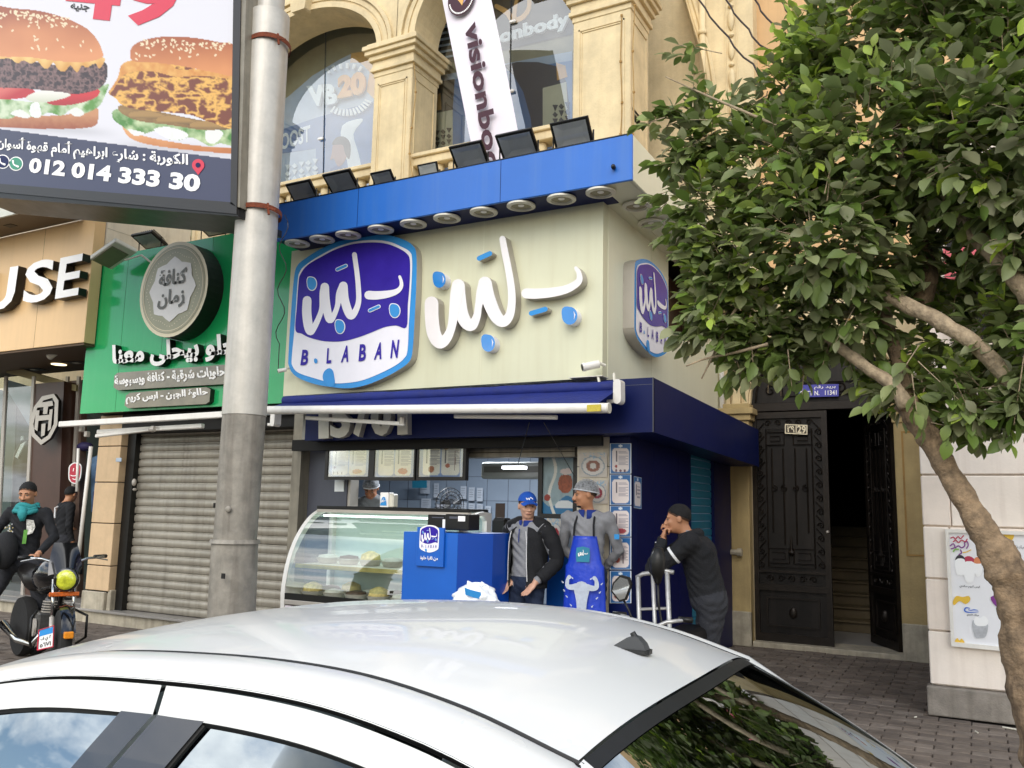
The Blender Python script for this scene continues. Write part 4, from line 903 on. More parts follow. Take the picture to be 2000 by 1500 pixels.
# floodlight function (used along the beam and over the green sign)
mm('flood_glass', '#8f9496', 0.08, var=0.1, coat=0.6); mm('flood_inner', '#ffffff', 0.3, var=0.05)
def floodlight(c, s, tilt, lab, yaw=0.0, group='floodlights standing on the blue beam', gl='flood_glass', n=None):
 c = Vector(c); t_ = thing('floodlight', lab, 'floodlight', c, group)
 Mx = Matrix.Rotation(yaw, 3, 'Z') @ Matrix.Rotation(tilt, 3, 'X'); o_ = c + Vector((0, 0, 0.22 * s / .4))
 f = lambda x, y, z: o_ + Mx @ Vector((x * s, y * s, z * s))
 q = MB()
 P0 = [(-.5, -.06, -.36), (.5, -.06, -.36), (.5, -.06, .36), (-.5, -.06, .36)]; P1 = [(-.5, .02, -.36), (.5, .02, -.36), (.5, .02, .36), (-.5, .02, .36)]; P2 = [(-.36, .16, -.24), (.36, .16, -.24), (.36, .16, .24), (-.36, .16, .24)]
 Pi = [(-.43, -.062, -.29), (.43, -.062, -.29), (.43, -.062, .29), (-.43, -.062, .29)]
 vs = [f(*p) for p in P0 + P1 + P2 + Pi]
 q.add(vs, [(0, 4, 5, 1), (1, 5, 6, 2), (2, 6, 7, 3), (3, 7, 4, 0), (4, 8, 9, 5), (5, 9, 10, 6), (6, 10, 11, 7), (7, 11, 8, 4), (8, 11, 10, 9), (0, 1, 13, 12), (1, 2, 14, 13), (2, 3, 15, 14), (3, 0, 12, 15)])
 q.build('housing', M['black_metal'], t_, bevel=0.004)
 q = MB(); rim = [f(*p) for p in Pi]; inn = [f(*p) for p in ((-.26, .05, -.13), (.26, .05, -.13), (.26, .05, .13), (-.26, .05, .13))]
 q.add(rim + inn, [(0, 1, 5, 4), (1, 2, 6, 5), (2, 3, 7, 6), (3, 0, 4, 7), (4, 5, 6, 7)]); q.build('reflector', M['flood_inner'], t_)
 q = MB(); q.add([f(*p) for p in ((-.43, -.064, -.29), (.43, -.064, -.29), (.43, -.064, .29), (-.43, -.064, .29))], [(0, 1, 2, 3)]); q.build('pane', G_clear, t_)
 q = MB(); rx = Matrix.Rotation(yaw, 3, 'Z')
 for sx in (-.53, .53):
  a_ = f(sx, .05, 0); q.tube([a_, c + rx @ Vector((sx * s, 0.02, -0.02))], 0.009, 4)
 q.tube([c + rx @ Vector((-.53 * s, .02, 0)), c + rx @ Vector((.53 * s, .02, 0))], 0.009, 4)
 q.build('bracket', M['black_metal'], t_)
 q = MB()
 for i in range(7): q.obox(f(-.3 + .1 * i, .18, 0), Mx @ Vector((.008 * s, 0, 0)), Mx @ Vector((0, .03 * s, 0)), Mx @ Vector((0, 0, .22 * s)))
 q.build('cooling_fins', M['black_metal'], t_, kind='stuff')
 return t_
FLD = [(592, 372, .40, 46, 'large floodlight nearest the grey pole on the blue beam'), (668, 357, .43, 50, 'large flat tilted floodlight second from the grey pole'), (750, 345, .30, 42, 'small floodlight in front of the left yellow pillar'),
       (838, 330, .27, 24, 'small upright tilted floodlight between pillar and banner'), (918, 306, .43, 44, 'large floodlight left of the hanging white banner foot'), (1012, 281, .45, 46, 'large floodlight covering the right foot of the banner'), (1118, 262, .44, 36, 'large floodlight nearest the beam corner by the right pillar')]
for a, b_, s_, ti, lab in FLD:
 c = at(a, b_ - 2, Y=6.85); floodlight((c.x, 6.85, 4.88), s_ * .88, R(ti), lab)
c = at(292, 472, Y=7.5); floodlight((c.x, 7.5, 4.93), .42, R(66), 'grey floodlight on a stem above the green sign, left of the medallion top', group='floodlights over the green sign')
c = at(415, 455, Y=7.5); floodlight((c.x, 7.5, 4.95), .42, R(66), 'dark floodlight above the green sign half hidden behind the billboard', group='floodlights over the green sign')
c = at(237, 500, Y=7.05); fl_ = thing('wall_lamp', 'pale grey flat lamp head fixed at the top left corner of the green sign', 'lamp', c)
q = MB(); Mx = Matrix.Rotation(R(-20), 3, 'Y') @ Matrix.Rotation(R(-12), 3, 'X'); q.obox(at(222, 496, Y=7.0), Mx @ Vector((.26, 0, 0)), Mx @ Vector((0, .16, 0)), Mx @ Vector((0, 0, .035))); q.build('head', M['lamp_white'], fl_, bevel=0.01)
q = MB(); q.obox(at(216, 502, Y=6.98), Mx @ Vector((.2, 0, 0)), Mx @ Vector((0, .12, 0)), Mx @ Vector((0, 0, .012))); q.build('diffuser', mat('lamp_dark', '#77735a', 0.3, var=0.1), fl_)
q = MB(); p0 = at(244, 508, Y=7.05); q.tube([p0, p0 + Vector((.25, .05, .05)), p0 + Vector((.38, .24, -.1))], 0.014, 6); q.build('arm', M['lamp_white'], fl_)

# ================================================================= clothes shop with the beige sign box
cs = thing('clothes_shop', 'beige fronted clothes shop with glass front and brown wood panels', 'shop', (-12, 7.8, 0.15))
EX = -10.42
q = MB(); q.box(-18, EX, 7.12, 7.285, 3.71, 5.46); q.build('sign_box', M['beige_panel'], cs, bevel=0.004)
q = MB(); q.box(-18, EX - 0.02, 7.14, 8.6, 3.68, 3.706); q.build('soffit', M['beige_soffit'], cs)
for x_ in (-10.72, -12.0, -13.3):
 q = MB(); q.box(x_ - .8, x_ - .797, 7.118, 7.12, 3.71, 5.46); q.build('panel_joint', M['beige_soffit'], cs)
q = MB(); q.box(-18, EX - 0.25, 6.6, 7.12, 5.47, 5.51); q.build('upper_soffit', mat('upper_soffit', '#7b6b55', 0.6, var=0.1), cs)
q = MB(); q.box(-18, EX - 0.25, 6.57, 6.6, 5.47, 6.0); q.build('upper_fascia', mat('pale_fascia', '#cfd0c4', 0.5, var=0.08), cs)
for p in ((32, 444), (120, 422)):
 q = MB(); c = at(*p, Z=5.47); q.box(c.x - .09, c.x + .09, 6.8, 6.9, 5.463, 5.47); q.build('soffit_spot', M['letter_black'], cs)
q = MB(); q.box(EX - 0.0, EX + 0.02, 7.3, 8.7, 4.86, 6.3); q.box(EX, EX + 0.012, 7.29, 7.3, 4.95, 6.3); q.build('marble_return', M['marble'], cs)
q = MB(); q.box(-18, EX - .002, 7.29, 8.7, 4.9, 6.3); q.build('marble_block', M['marble'], cs)
for z_ in (5.35, 5.9):
 q = MB(); q.box(EX + 0.02, EX + 0.023, 7.3, 8.7, z_, z_ + 0.006); q.build('slab_joint', M['marble_base'], cs)
for i, p in enumerate(((67, 721, 0), (150, 708, 0), (115, 711, 1))):
 c = at(p[0], p[1], Z=3.68)
 q = MB()
 if p[2] == 0: q.obox(Vector((c.x, c.y, 3.677)), Vector((.16, .05, 0)), Vector((-.04, .12, 0)), ZA * .004); q.obox(Vector((c.x, c.y, 3.670)), Vector((.05, .01, 0)), Vector((-.01, .04, 0)), ZA * .004, 1); q.build('soffit_spot', [M['letter_black'], M['lamp_white']], cs)
 else: q.lathe([(0.11, -.006), (0.11, 0.0)], (c.x, c.y, 3.675), ZA, 20); q.build('lit_downlight', mat('warm_lamp', '#ffedc0', 0.4, var=0, emit=1.6), cs)
q = MB(); c = at(108, 690, Y=7.5); q.tube([c + Vector((-.09, -.03, -.05)), c + Vector((.03, 0, .02))], [0.055, 0.045], 12); q.tube([c, c + Vector((.07, 0, .04)), c + Vector((.07, 0, .14))], 0.012, 6); o = q.build('spotlight', M['lamp_white'], smooth=True, auto=40); tag(o, 'white swivel spotlight under the beige sign box', 'spotlight')
# raised letters of the shop name
nl = thing('name_lettering', 'large raised white capitals USE with black sides on the beige box', 'sign', (-11.5, 6.5, 4))
for ch, bl, br, tl in (('U', (-48, 612), (24, 604), (-36, 530)), ('S', (43, 595), (100, 585), (52, 514)), ('E', (107, 584), (152, 576), (118, 504))):
 q = MB(); text_front(q, ch, [bl, br, tl], 6.98, 0.12, off=0.02, side_mi=1); q.build('letter', [M['letter_white'], M['letter_black']], nl)
# glass front, door, wooden column
YS = 8.3
q = MB(); q.box(-18, -10.66, 9.9, 10, 0.1, 3.6); q.box(-10.66, -10.6, 7.85, 10, 0.1, 3.6); q.build('back_wall', mat('shop_back', '#3f4640', 0.6, var=0.3, scale=2), cs)
q = MB(); q.box(-18, -10.66, 7.85, 9.9, 0.15, 0.19); q.build('floor', M['floor_tile'], cs)
q = MB(); front(q, [(-60, 725), (62, 728), (62, 1180), (-60, 1180)], YS, 0.0); q.build('pane', G_shop, cs)
q = MB(); front(q, [(122, 740), (205, 850), (205, 1175), (115, 1175)], YS + .3, 0.0); q.build('pane', G_shop, cs)
q = MB(); front(q, [(64, 750), (125, 745), (108, 1180), (48, 1180)], YS - .25, 0.3); q.build('wood_column', M['wood_brown'], cs, bevel=0.005)
q = MB(); front(q, [(125, 745), (160, 742), (150, 1180), (104, 1180)], YS - .05, 0.1); q.build('wood_panel', mat('wood_strip', '#5d4a3f', 0.4, var=0.25, scale=8, streak=.4), cs)
for a in (8, 62, 128, 150):
 q = MB(); front(q, [(a, 735), (a + 5, 735), (a - 18, 1178), (a - 23, 1178)], YS - .02 - .25 * (a == 62) - .06 * (a > 100), 0.03); q.build('frame_post', M['letter_side'], cs)
q = MB(); front(q, [(12, 712), (148, 752), (148, 764), (12, 728)], YS - .12, 0.08); q.build('door_header', M['olive_wall'], cs)
q = MB(); front(q, [(8, 740), (62, 756), (62, 840), (8, 752)], YS + .4, 0.02); q.build('bulkhead', M['p_grey'], cs)
q = MB(); front(q, [(-60, 745), (32, 770), (20, 1180), (-60, 1180)], YS + .8, 0.02); q.build('green_panel', mat('green_dark', '#33493f', 0.4, var=0.3, scale=3), cs)
for a, b_, r_ in (((183, 872), (152, 1100), 0.028), ((158, 876), (150, 960), 0.02)):
 q = MB(); q.tube([at(a[0] - 5, a[1], Y=7.7), at(b_[0], b_[1], Y=7.7)], r_, 10); o = q.build('steel_pole', M['white_metal'], smooth=True); tag(o, 'long pale metal pole leaning at the clothes shop door' if r_ > .025 else 'shorter pale stick standing left of the long pole', 'pole')
# goods glimpsed behind the glass
q = MB(); front(q, [(178, 895), (205, 882), (208, 1000), (178, 1000)], YS + .1, 0.03); front(q, [(182, 960), (200, 955), (200, 1000), (180, 1000)], YS + .05, 0.03, 1)
o = q.build('hanging_goods', [mat('goods_blue', '#54708e', 0.6, var=0.5, scale=9), mat('goods_navy', '#26306e', 0.5, var=0.4, scale=12)]); tag(o, 'blurred blue and navy goods hanging behind the shop glass', 'goods')
q = MB(); q.ball(at(166, 872, Y=YS), .15, .1, .07); o = q.build('purple_cap', mat('purple_cloth', '#2b2350', 0.7, var=0.3), smooth=True); tag(o, 'dark purple cap hanging high beside the shop door', 'cap')
# hexagonal TH sign
th = thing('hanging_sign', 'grey hexagonal shield sign with the letters TH on the wooden column', 'sign', at(90, 870, Y=7.9))
Yt = 7.85
oc = [(66, 795), (82, 774), (105, 769), (114, 782), (112, 830), (98, 856), (80, 869), (62, 852), (58, 830)]
ic = [(72, 798), (85, 782), (102, 777), (107, 787), (105, 828), (94, 850), (81, 859), (68, 846), (65, 828)]
q = MB(); front(q, oc, Yt, 0.05, 0, holes=[ic], side_mi=1); q.build('border', [M['letter_side'], M['letter_black']], th)
q = MB(); front(q, ic, Yt + .03, 0.02); q.build('field', M['letter_black'], th)
for poly in ([(75, 787), (102, 783), (104, 792), (94, 794), (92, 808), (84, 809), (85, 795), (74, 796)], [(70, 802), (77, 801), (76, 812), (96, 810), (97, 800), (103, 799), (99, 838), (93, 842), (95, 820), (75, 822), (73, 842), (67, 838)], [(81, 828), (89, 827), (87, 850), (80, 853)]):
 q = MB(); front(q, poly, Yt - .01, 0.04, side_mi=1); q.build('sign_letter', [M['letter_side'], M['letter_black']], th)
# red sale tag sign
rs = thing('red_sign', 'red rounded sale sign hanging in the shop door glass', 'sign', at(146, 943, Y=8.1)); Yr = 8.1
q = MB(); front(q, [(138, 907), (146, 903), (156, 906), (159, 914), (157, 934), (150, 944), (142, 944), (134, 936), (134, 914)], Yr, 0.01, k=2); q.build('board', M['p_white'], rs)
q = MB(); front(q, [(139, 909), (146, 905), (155, 908), (157, 915), (155, 933), (149, 942), (142, 942), (136, 935), (136, 915)], Yr - .004, 0.002, k=2); q.build('red_field', mat('sale_red', '#b3243a', 0.4, var=0.06), rs)
q = MB(); RQ = lambda p: at(p[0], p[1], Y=Yr - .008); stroke(q, [(138, 928), (142, 929.5), (147, 929), (153, 927)], [1.4, 1.6, 1.6, 1.4], RQ, -YA, 0, k=3); stroke(q, [(142, 935), (146, 936.5), (150, 934.5)], [1.3, 1.6, 1.3], RQ, -YA, 0, k=3); stroke(q, [(144, 915), (143, 920)], [1.6, 1.4], RQ, -YA, 0, k=2); q.build('print', M['letter_white'], rs)
# mannequin in the window
mn = thing('mannequin', 'headless mannequin in a black suit jacket with white shirt behind the shop glass', 'mannequin', at(45, 1100, Y=8.55))
def mq(px, mk, name, dy=0.0, r_=0.16):
 q = MB(); rows = []
 P = [at(a, b_, Y=8.55 + dy) for a, b_, w_ in px]
 q.tube(P, [w_ / 2 * 8.9 / 1660 * 1.12 for a, b_, w_ in px], 14); return q.build(name, mk, mn, smooth=True)
mq([(50, 860, 22), (49, 872, 36), (48, 885, 52), (46, 910, 56), (44, 950, 50), (42, 985, 52), (40, 1010, 54)], M['letter_black'], 'jacket')
mq([(44, 852, 8), (44, 864, 11), (40, 872, 10)], M['p_white'], 'neck')
q = MB(); front(q, [(40, 868), (50, 862), (34, 895), (29, 892)], 8.36, 0.02); q.build('shirt', M['letter_white'], mn)
mq([(64, 880, 14), (72, 910, 15), (70, 950, 14), (66, 985, 12)], M['letter_black'], 'sleeve', -.05)
# ================================================================= right stone wall
rw = thing('stone_faced_wall', 'pale pinkish stone faced shop wall with dark plinth right of the doorway', 'wall', (1.8, 8.2, 0))
zz = [0.24, 0.68, 1.11, 1.55, 1.985, 2.42, 2.86]
xs0 = [-0.405, 0.1, 1.45, 2.8, 4.2]
for i, (a, b_) in enumerate(zip(zz[:-1], zz[1:])):
 xs = [-0.405, 1.0 + 0.5 * (i % 2), 2.6 + 0.3 * (i % 2), 4.4]
 if 1 <= i <= 3: xs = [-0.405, -0.2 + 0.02 * (i % 2), 1.6, 4.4]
 for x0, x1 in zip(xs[:-1], xs[1:]):
  q = MB(); q.box(x0 + .004, x1 - .004, 8.2, 8.3, a + .006, b_ - .006); q.build('stone_block', M['pink_stone'] if (i + int(x0 * 3)) % 2 else M['pink_stone2'], rw, bevel=0.008)
q = MB(); q.box(-0.39, 4.4, 8.24, 11.05, 0, 2.86); q.build('wall_core', M['pink_stone2'], rw)
q = MB(); q.box(-0.43, 4.4, 8.15, 8.3, 0.0, 0.235); q.build('plinth', M['plinth'], rw, bevel=0.012, seg=2)
q = MB(); q.box(-0.46, 4.4, 8.1, 11.05, 2.86, 2.95); q.box(-0.42, 4.4, 8.15, 11.05, 2.95, 3.0); q.build('cornice', M['pink_stone'], rw, bevel=0.01)
q = MB(); q.box(-0.3, 4.4, 8.5, 11.0, 3.0, 5.2); q.build('upper_storey', M['pink_stone2'], rw)
q = MB(); q.box(-0.1, 1.0, 8.44, 8.5, 3.2, 4.9); q.build('upper_window', M['dark_gap'], rw)
ps = thing('pink_sign', 'pink red sign glimpsed between the leaves above the stone wall', 'sign', (0.4, 8.0, 3.8))
q = MB(); a, b_ = at(1845, 545, Y=8.0), at(1975, 470, Y=8.0); q.box(a.x, b_.x, 8.0, 8.06, a.z, b_.z); q.build('board', mat('pink_board', '#d8626a', 0.5, var=0.15), ps)
q = MB(); q.tube([(b_.x, 8.03, a.z), (b_.x, 8.4, a.z)], .02, 6); q.build('bracket', M['black_metal'], ps)
# poster in a frame
po = thing('framed_poster', 'white framed ice cream poster with fruit cups on the stone wall behind the trunk', 'poster', (0.3, 8.15, 0.7)); YQ = 8.14
q = MB(); fo = [(1846, 1033), (2060, 1040), (2060, 1282), (1858, 1262)]; fi = [(1853, 1040), (2052, 1047), (2052, 1273), (1864, 1254)]; front(q, fo, YQ, 0.06, holes=[fi]); q.build('frame', M['white_metal'], po, bevel=0.003)
q = MB(); front(q, fi, YQ + .02, 0.01); q.build('sheet', mat('poster_sheet', '#e9e9ec', 0.3, var=0.03), po)
def pp(name, px, mk, dy, k=3): q = MB(); front(q, px, YQ + .018 - dy, 0.0, k=k); return q.build(name, mk, po)
yel = mat('poster_yellow', '#e3b93d', 0.4, var=0); red = mat('poster_red', '#b93150', 0.4, var=.1); pur = mat('poster_purple', '#7c2f86', 0.4, var=0); cup = mat('poster_cup', '#f4f4f4', 0.4, var=.02); dk = mat('poster_dark', '#33313a', 0.4, var=.2); gry = mat('poster_grey', '#b6b8bc', 0.4, var=.2, scale=30); orn = mat('poster_orange', '#dd8a5b', 0.4, var=.1); blu = mat('poster_blue', '#2a68c8', 0.4, var=0)
for px, mk in (([(1866, 1094), (1883, 1092), (1886, 1108), (1884, 1122), (1874, 1124), (1868, 1120)], cup), ([(1882, 1100), (1904, 1100), (1901, 1134), (1886, 1135)], cup), ([(1903, 1096), (1919, 1096), (1916, 1122), (1906, 1124)], cup),
               ([(1866, 1096), (1869, 1086), (1877, 1084), (1884, 1090), (1883, 1099)], dk), ([(1880, 1104), (1883, 1090), (1893, 1086), (1904, 1093), (1905, 1104), (1892, 1110)], red), ([(1903, 1100), (1904, 1090), (1912, 1088), (1920, 1093), (1919, 1100)], orn),
               ([(1861, 1175), (1868, 1164), (1880, 1166), (1892, 1164), (1895, 1172), (1886, 1180), (1874, 1174), (1864, 1182)], yel), ([(1935, 1166), (1960, 1162), (1975, 1180), (1965, 1188), (1945, 1184)], pur),
               ([(1900, 1212), (1928, 1214), (1926, 1242), (1914, 1246), (1904, 1243)], gry), ([(1902, 1214), (1906, 1204), (1914, 1207), (1922, 1203), (1930, 1212), (1926, 1222), (1908, 1222)], cup),
               ([(1958, 1044), (1980, 1044), (1976, 1056), (1966, 1058)], yel), ([(1866, 1250), (1870, 1246), (1874, 1251), (1878, 1247), (1884, 1256), (1866, 1254)], yel)):
 pp('print', px, mk, 0.003 + 0.0004 * RNG.random(), 3)
q = MB(); text_front(q, arabic('ايس كريم ساندي'), [(1874, 1148), (1914, 1150), (1874, 1142)], YQ + .014, 0, off=.02); text_front(q, arabic('ميلك شيك'), [(1978, 1072), (2000, 1073), (1978, 1064)], YQ + .014, 0); text_front(q, arabic('ميلك فلوري'), [(1888, 1203), (1912, 1205), (1888, 1198)], YQ + .014, 0, off=.02); q.build('print', dk, po)
SQ = lambda d: (lambda p: at(p[0], p[1], Y=YQ + .014 - d))
for i, (pth, wd, mk) in enumerate((([(1857, 1051), (1862, 1049), (1866, 1053), (1871, 1048), (1876, 1052), (1882, 1046)], 2.2, red), ([(1862, 1058), (1867, 1055), (1872, 1060), (1878, 1055), (1885, 1058), (1889, 1053)], 2.2, red), ([(1856, 1066), (1862, 1062), (1865, 1069), (1858, 1072)], 2.4, pur), ([(1866, 1070), (1872, 1066), (1878, 1070), (1884, 1066), (1884, 1060), (1889, 1058), (1891, 1065), (1888, 1071)], 2.4, pur), ([(1876, 1074), (1878, 1080), (1873, 1083)], 2.4, pur), ([(1862, 1077), (1866, 1073), (1872, 1073)], 3, mat('poster_green', '#86b85a', .4, var=0)), ([(1881, 1079), (1888, 1078), (1896, 1074)], 2, yel))):
 q = MB(); stroke(q, pth, [wd] * len(pth), SQ(.0015 * (i % 3)), -YA, 0, k=4); q.build('print', mk, po)
q = MB(); stroke(q, [(1894, 1188), (1887, 1187), (1884, 1191), (1887, 1195), (1898, 1196), (1911, 1195)], [1.5, 2.5, 3, 2.5, 1.6, 1], SQ(0), -YA, 0, k=4); stroke(q, [(1892, 1191), (1896, 1192), (1902, 1191), (1910, 1192)], [2, 1.5, 2, 1], SQ(.0015), -YA, 0, k=3); q.build('print', blu, po)
# ================================================================= iron double door
dr = thing('iron_door', 'tall black wrought iron double door with scrollwork, right leaf standing open', 'door', (-1.65, 11.1, 0.06))
YD = 11.18
def scroll(c, r, turns, a0, sx=1, sz=1, n=20):
 return [(c[0] + sx * r * (1 - .82 * t / n) * math.cos(a0 + turns * 2 * PI * t / n), c[1] + sz * r * (1 - .82 * t / n) * math.sin(a0 + turns * 2 * PI * t / n)) for t in range(n + 1)]
def leaf_door(f, w_, name):
 """one leaf: f maps (u along the leaf, out of the leaf, z) to the world"""
 def bx(q, u0, u1, z0, z1, d0, d1):
  q.add([f(u, d, z) for z in (z0, z1) for d in (d0, d1) for u in (u0, u1)], [(0, 1, 3, 2), (4, 6, 7, 5), (0, 4, 5, 1), (2, 3, 7, 6), (0, 2, 6, 4), (1, 5, 7, 3)])
 lf = MB(); bx(lf, 0, w_, .06, 2.92, .0, .03); L_ = lf.build(name, M['iron_panel'], dr)
 q = MB()
 for u0, u1, z0, z1 in ((0, .06, .06, 2.92), (w_ - .06, w_, .06, 2.92), (.06, w_ - .06, .06, .16), (.06, w_ - .06, .68, .76), (.06, w_ - .06, .9, .93), (.06, w_ - .06, 2.84, 2.92)): bx(q, u0, u1, z0, z1, -.035, 0)
 q.build('door_frame', M['iron'], L_)
 q = MB()
 for u0, u1, z0, z1 in ((.14, w_ - .14, .24, .26), (.14, w_ - .14, .58, .60), (.14, .16, .26, .58), (w_ - .16, w_ - .14, .26, .58)): bx(q, u0, u1, z0, z1, -.02, 0)
 q.build('kick_panel_border', M['iron'], L_)
 tube2 = lambda q, pts, r_=.007: q.tube([f(u, -.022, z) for u, z in pts], r_, 4, cap=False)
 q = MB()
 for side_ in (0, 1):
  for k_ in range(11):
   z = 1.0 + k_ * .165; u = .11 if side_ == 0 else w_ - .11; s_ = 1 if side_ == 0 else -1
   tube2(q, scroll((u - .012 * s_, z), .042, 1.25, PI * (side_ == 0), s_)); tube2(q, [(u - .04 * s_, z + .03), (u + .01 * s_, z + .09), (u + .045 * s_, z + .13)])
 for k_ in range(5):
  u = .14 + (w_ - .28) * (k_ + .5) / 5; tube2(q, scroll((u, .83), .045, 1.2, 0, 1 if k_ % 2 else -1)); tube2(q, scroll((u, 2.78), .04, 1.2, 0, -1 if k_ % 2 else 1))
 for k_ in range(4):
  u = .2 + (w_ - .4) * (k_ + .5) / 4; tube2(q, scroll((u, 1.95), .045, 1.3, PI / 2, 1 if k_ % 2 else -1), .008)
 q.build('scrollwork', M['iron'], L_, kind='stuff')
 iw = w_ - .36
 for k_ in range(4):
  u = .18 + iw * (.12, .37, .63, .88)[k_]; q = MB(); tube2(q, [(u, 1.25 if k_ in (1, 2) else 1.4), (u, 2.45)], .009); q.build('bar', M['iron'], L_)
 for a, b_, c_, d_ in ((.18, .18 + iw * .45, 1.02, 1.2), (.18 + iw * .55, .18 + iw, 1.02, 1.2), (.18, .18 + iw * .4, 2.5, 2.66), (.18 + iw * .6, .18 + iw, 2.5, 2.66), (.18, .18 + iw, .97, 2.7)):
  q = MB(); tube2(q, [(a, c_), (b_, c_), (b_, d_), (a, d_), (a, c_)], .008)
  if d_ - c_ < .3: tube2(q, [(a + .05, c_ + .05), (b_ - .05, c_ + .05), (b_ - .05, d_ - .05), (a + .05, d_ - .05)], .006)
  q.build('meander', M['iron'], L_)
 q = MB(); q.lathe([(0.0, -.01), (.02, 0), (.045, .03), (.02, .06), (.012, .2), (.0, .26)], f(w_ / 2, -.03, 1.12), ZA, 8); q.build('finial', M['iron'], L_)
 q = MB(); q.ball(f(w_ / 2, -.01, .42), .05, .03, .07); q.build('boss', M['iron'], L_, smooth=True)
 return L_
wL = 0.92
L1 = leaf_door(lambda u, d, z: Vector((-2.50 + u, YD + d, z)), wL, 'door_leaf')
q = MB(); q.box(-1.60, -1.57, YD - .05, YD, .06, 2.92); q.build('edge_strip', M['iron'], L1)
q = MB(); q.ball((-1.6, YD - .06, 1.42), .02); q.build('door_knob', M['letter_side'], L1, smooth=True)
an = R(112); uo = Vector((-math.cos(PI - an) * -1, 0, 0))
du = Vector((math.cos(R(118)), math.sin(R(118)), 0)); nn = Vector((-math.sin(R(118)) , math.cos(R(118)), 0))
leaf_door(lambda u, d, z: Vector((-0.83, YD + .03, 0)) + du * u + nn * (-d) + ZA * z, 0.80, 'door_leaf')
# fixed lintel and arched fanlight panel
q = MB(); q.box(DX0, DX1, YD - .05, YD + .04, 2.93, 3.04); q.build('lintel', M['iron'], dr, bevel=0.006)
lt = [(float((DX0 + DX1) / 2 - 0.85 * math.cos(t)), float(3.03 + 0.85 * math.sin(t))) for t in np.linspace(0, PI, 21)]
q = MB(); q.prism(lt, (0, YD, 0), XA, ZA, -YA, 0.03); q.build('fanlight_panel', M['iron_panel'], dr)
q = MB(); q.tube([(a * .93 + (DX0 + DX1) / 2 * .07, YD - .02, 3.06 + (b_ - 3.03) * .93) for a, b_ in lt], .012, 4)
for u in (-2.25, -1.9, -1.4, -1.05):
 q.tube([(a, YD - .02, b_) for a, b_ in scroll((u, 3.2), .08, 1.3, 0, 1 if u < -1.6 else -1)], .009, 4)
for x0, x1, z0, z1 in ((-2.1, -1.75, 3.12, 3.28), (-1.55, -1.2, 3.12, 3.28)): q.tube([(x0, YD - .02, z0), (x1, YD - .02, z0), (x1, YD - .02, z1), (x0, YD - .02, z1), (x0, YD - .02, z0)], .008, 4)
q.build('fanlight_scrollwork', M['iron'], dr, kind='stuff')
# house number and post plates
hp = thing('house_number', 'small cream plate with the house number 29 in both scripts on the iron door', 'number plate', at(1553, 838, Y=YD - .06)); Yh = YD - .05
q = MB(); front(q, [(1533, 828), (1577, 830), (1577, 849), (1533, 847)], Yh, .012); q.build('plate', mat('plate_dark', '#3f3424', .5), hp)
q = MB(); text_front(q, '29', [(1557, 846), (1574, 847), (1557, 831)], Yh - .004, 0, off=.03); text_front(q, '٢٩'.replace('٢', '\u0662').replace('٩', '\u0669'), [(1537, 844), (1552, 845), (1537, 831)], Yh - .004, 0, off=.03); q.build('digits', M['med_cream'], hp)
q = MB(); fo = [(1533, 828), (1577, 830), (1577, 849), (1533, 847)]; fi = [(1535, 830), (1575, 832), (1575, 847), (1535, 845)]; front(q, fo, Yh - .004, .002, holes=[fi]); front(q, [(1554, 830), (1556, 830), (1556, 847), (1554, 847)], Yh - .004, .002); q.build('border', M['med_cream'], hp)
pl = thing('post_plate', 'small purple blue post number plate above the iron door half behind leaves', 'plate', at(1600, 764, Y=YD - .06))
q = MB(); front(q, [(1560, 752), (1638, 750), (1638, 774), (1560, 776)], YD - .06, .012); q.build('plate', mat('plate_blue', '#4646a8', .4, var=.05), pl)
q = MB(); text_front(q, 'POST N.   11341', [(1563, 773), (1634, 771), (1563, 764)], YD - .064, 0, off=.02); text_front(q, arabic('بريد رقم'), [(1590, 761), (1632, 760), (1590, 753)], YD - .064, 0, off=.02); q.build('print', M['letter_white'], pl)
q = MB(); q.tube([(-2.83, YB - .2, 1.14), (-2.6, YB - .2, 1.14)], .035, 8); q.lathe([(.05, -.03), (.05, .03)], (-2.62, YB - .2, 1.14), XA, 8); o = q.build('pipe_stub', M['marble_base'], smooth=True, auto=40); tag(o, 'short pale pipe end sticking out at the yellow pilaster left of the door', 'pipe')
# ================================================================= steel lamp post
pole = thing('street_pole', 'thick grey painted steel pole with rusty bands carrying the burger billboard', 'pole', (-5.75, 5.5, 0)); YPo = 5.5
pc = [at(455, 1195, Y=YPo), at(484, 720, Y=YPo), at(503, 430, Y=YPo), at(527, 32, Y=YPo), at(533, -60, Y=YPo)]
base = pc[0] + (pc[0] - pc[1]) * (pc[0].z / (pc[1].z - pc[0].z))
rr_ = lambda w_, y_: w_ * 0.5 * 8.0 / 1660
def pol(p0, p1, r0, r1, name, mk, n=24):
 q = MB(); m = 10; q.tube([p0.lerp(p1, t / m) for t in range(m + 1)], [r0 + (r1 - r0) * t / m for t in range(m + 1)], n); return q.build(name, M[mk], pole, smooth=True, auto=40)
D = lambda a, b_, y_: (b_ - a) / 2 * (at((a + b_) / 2, y_, Y=YPo) - CAM).dot(FW) / F
j1 = at(459, 1058, Y=YPo)
pol(base, j1, D(408, 500, 1190), D(415, 503, 1060), 'lower_shaft', 'pole_low')
jm = at(477, 812, Y=YPo); pol(j1, jm, D(418, 500, 1050), D(433, 515, 850), 'middle_shaft', 'pole_low')
pol(jm, at(527, 32, Y=YPo), D(434, 518, 800), D(493, 570, 60), 'upper_shaft', 'pole')
pol(at(527, 34, Y=YPo), at(536, -140, Y=YPo), D(508, 562, 10), D(508, 560, 0), 'top_shaft', 'pole')
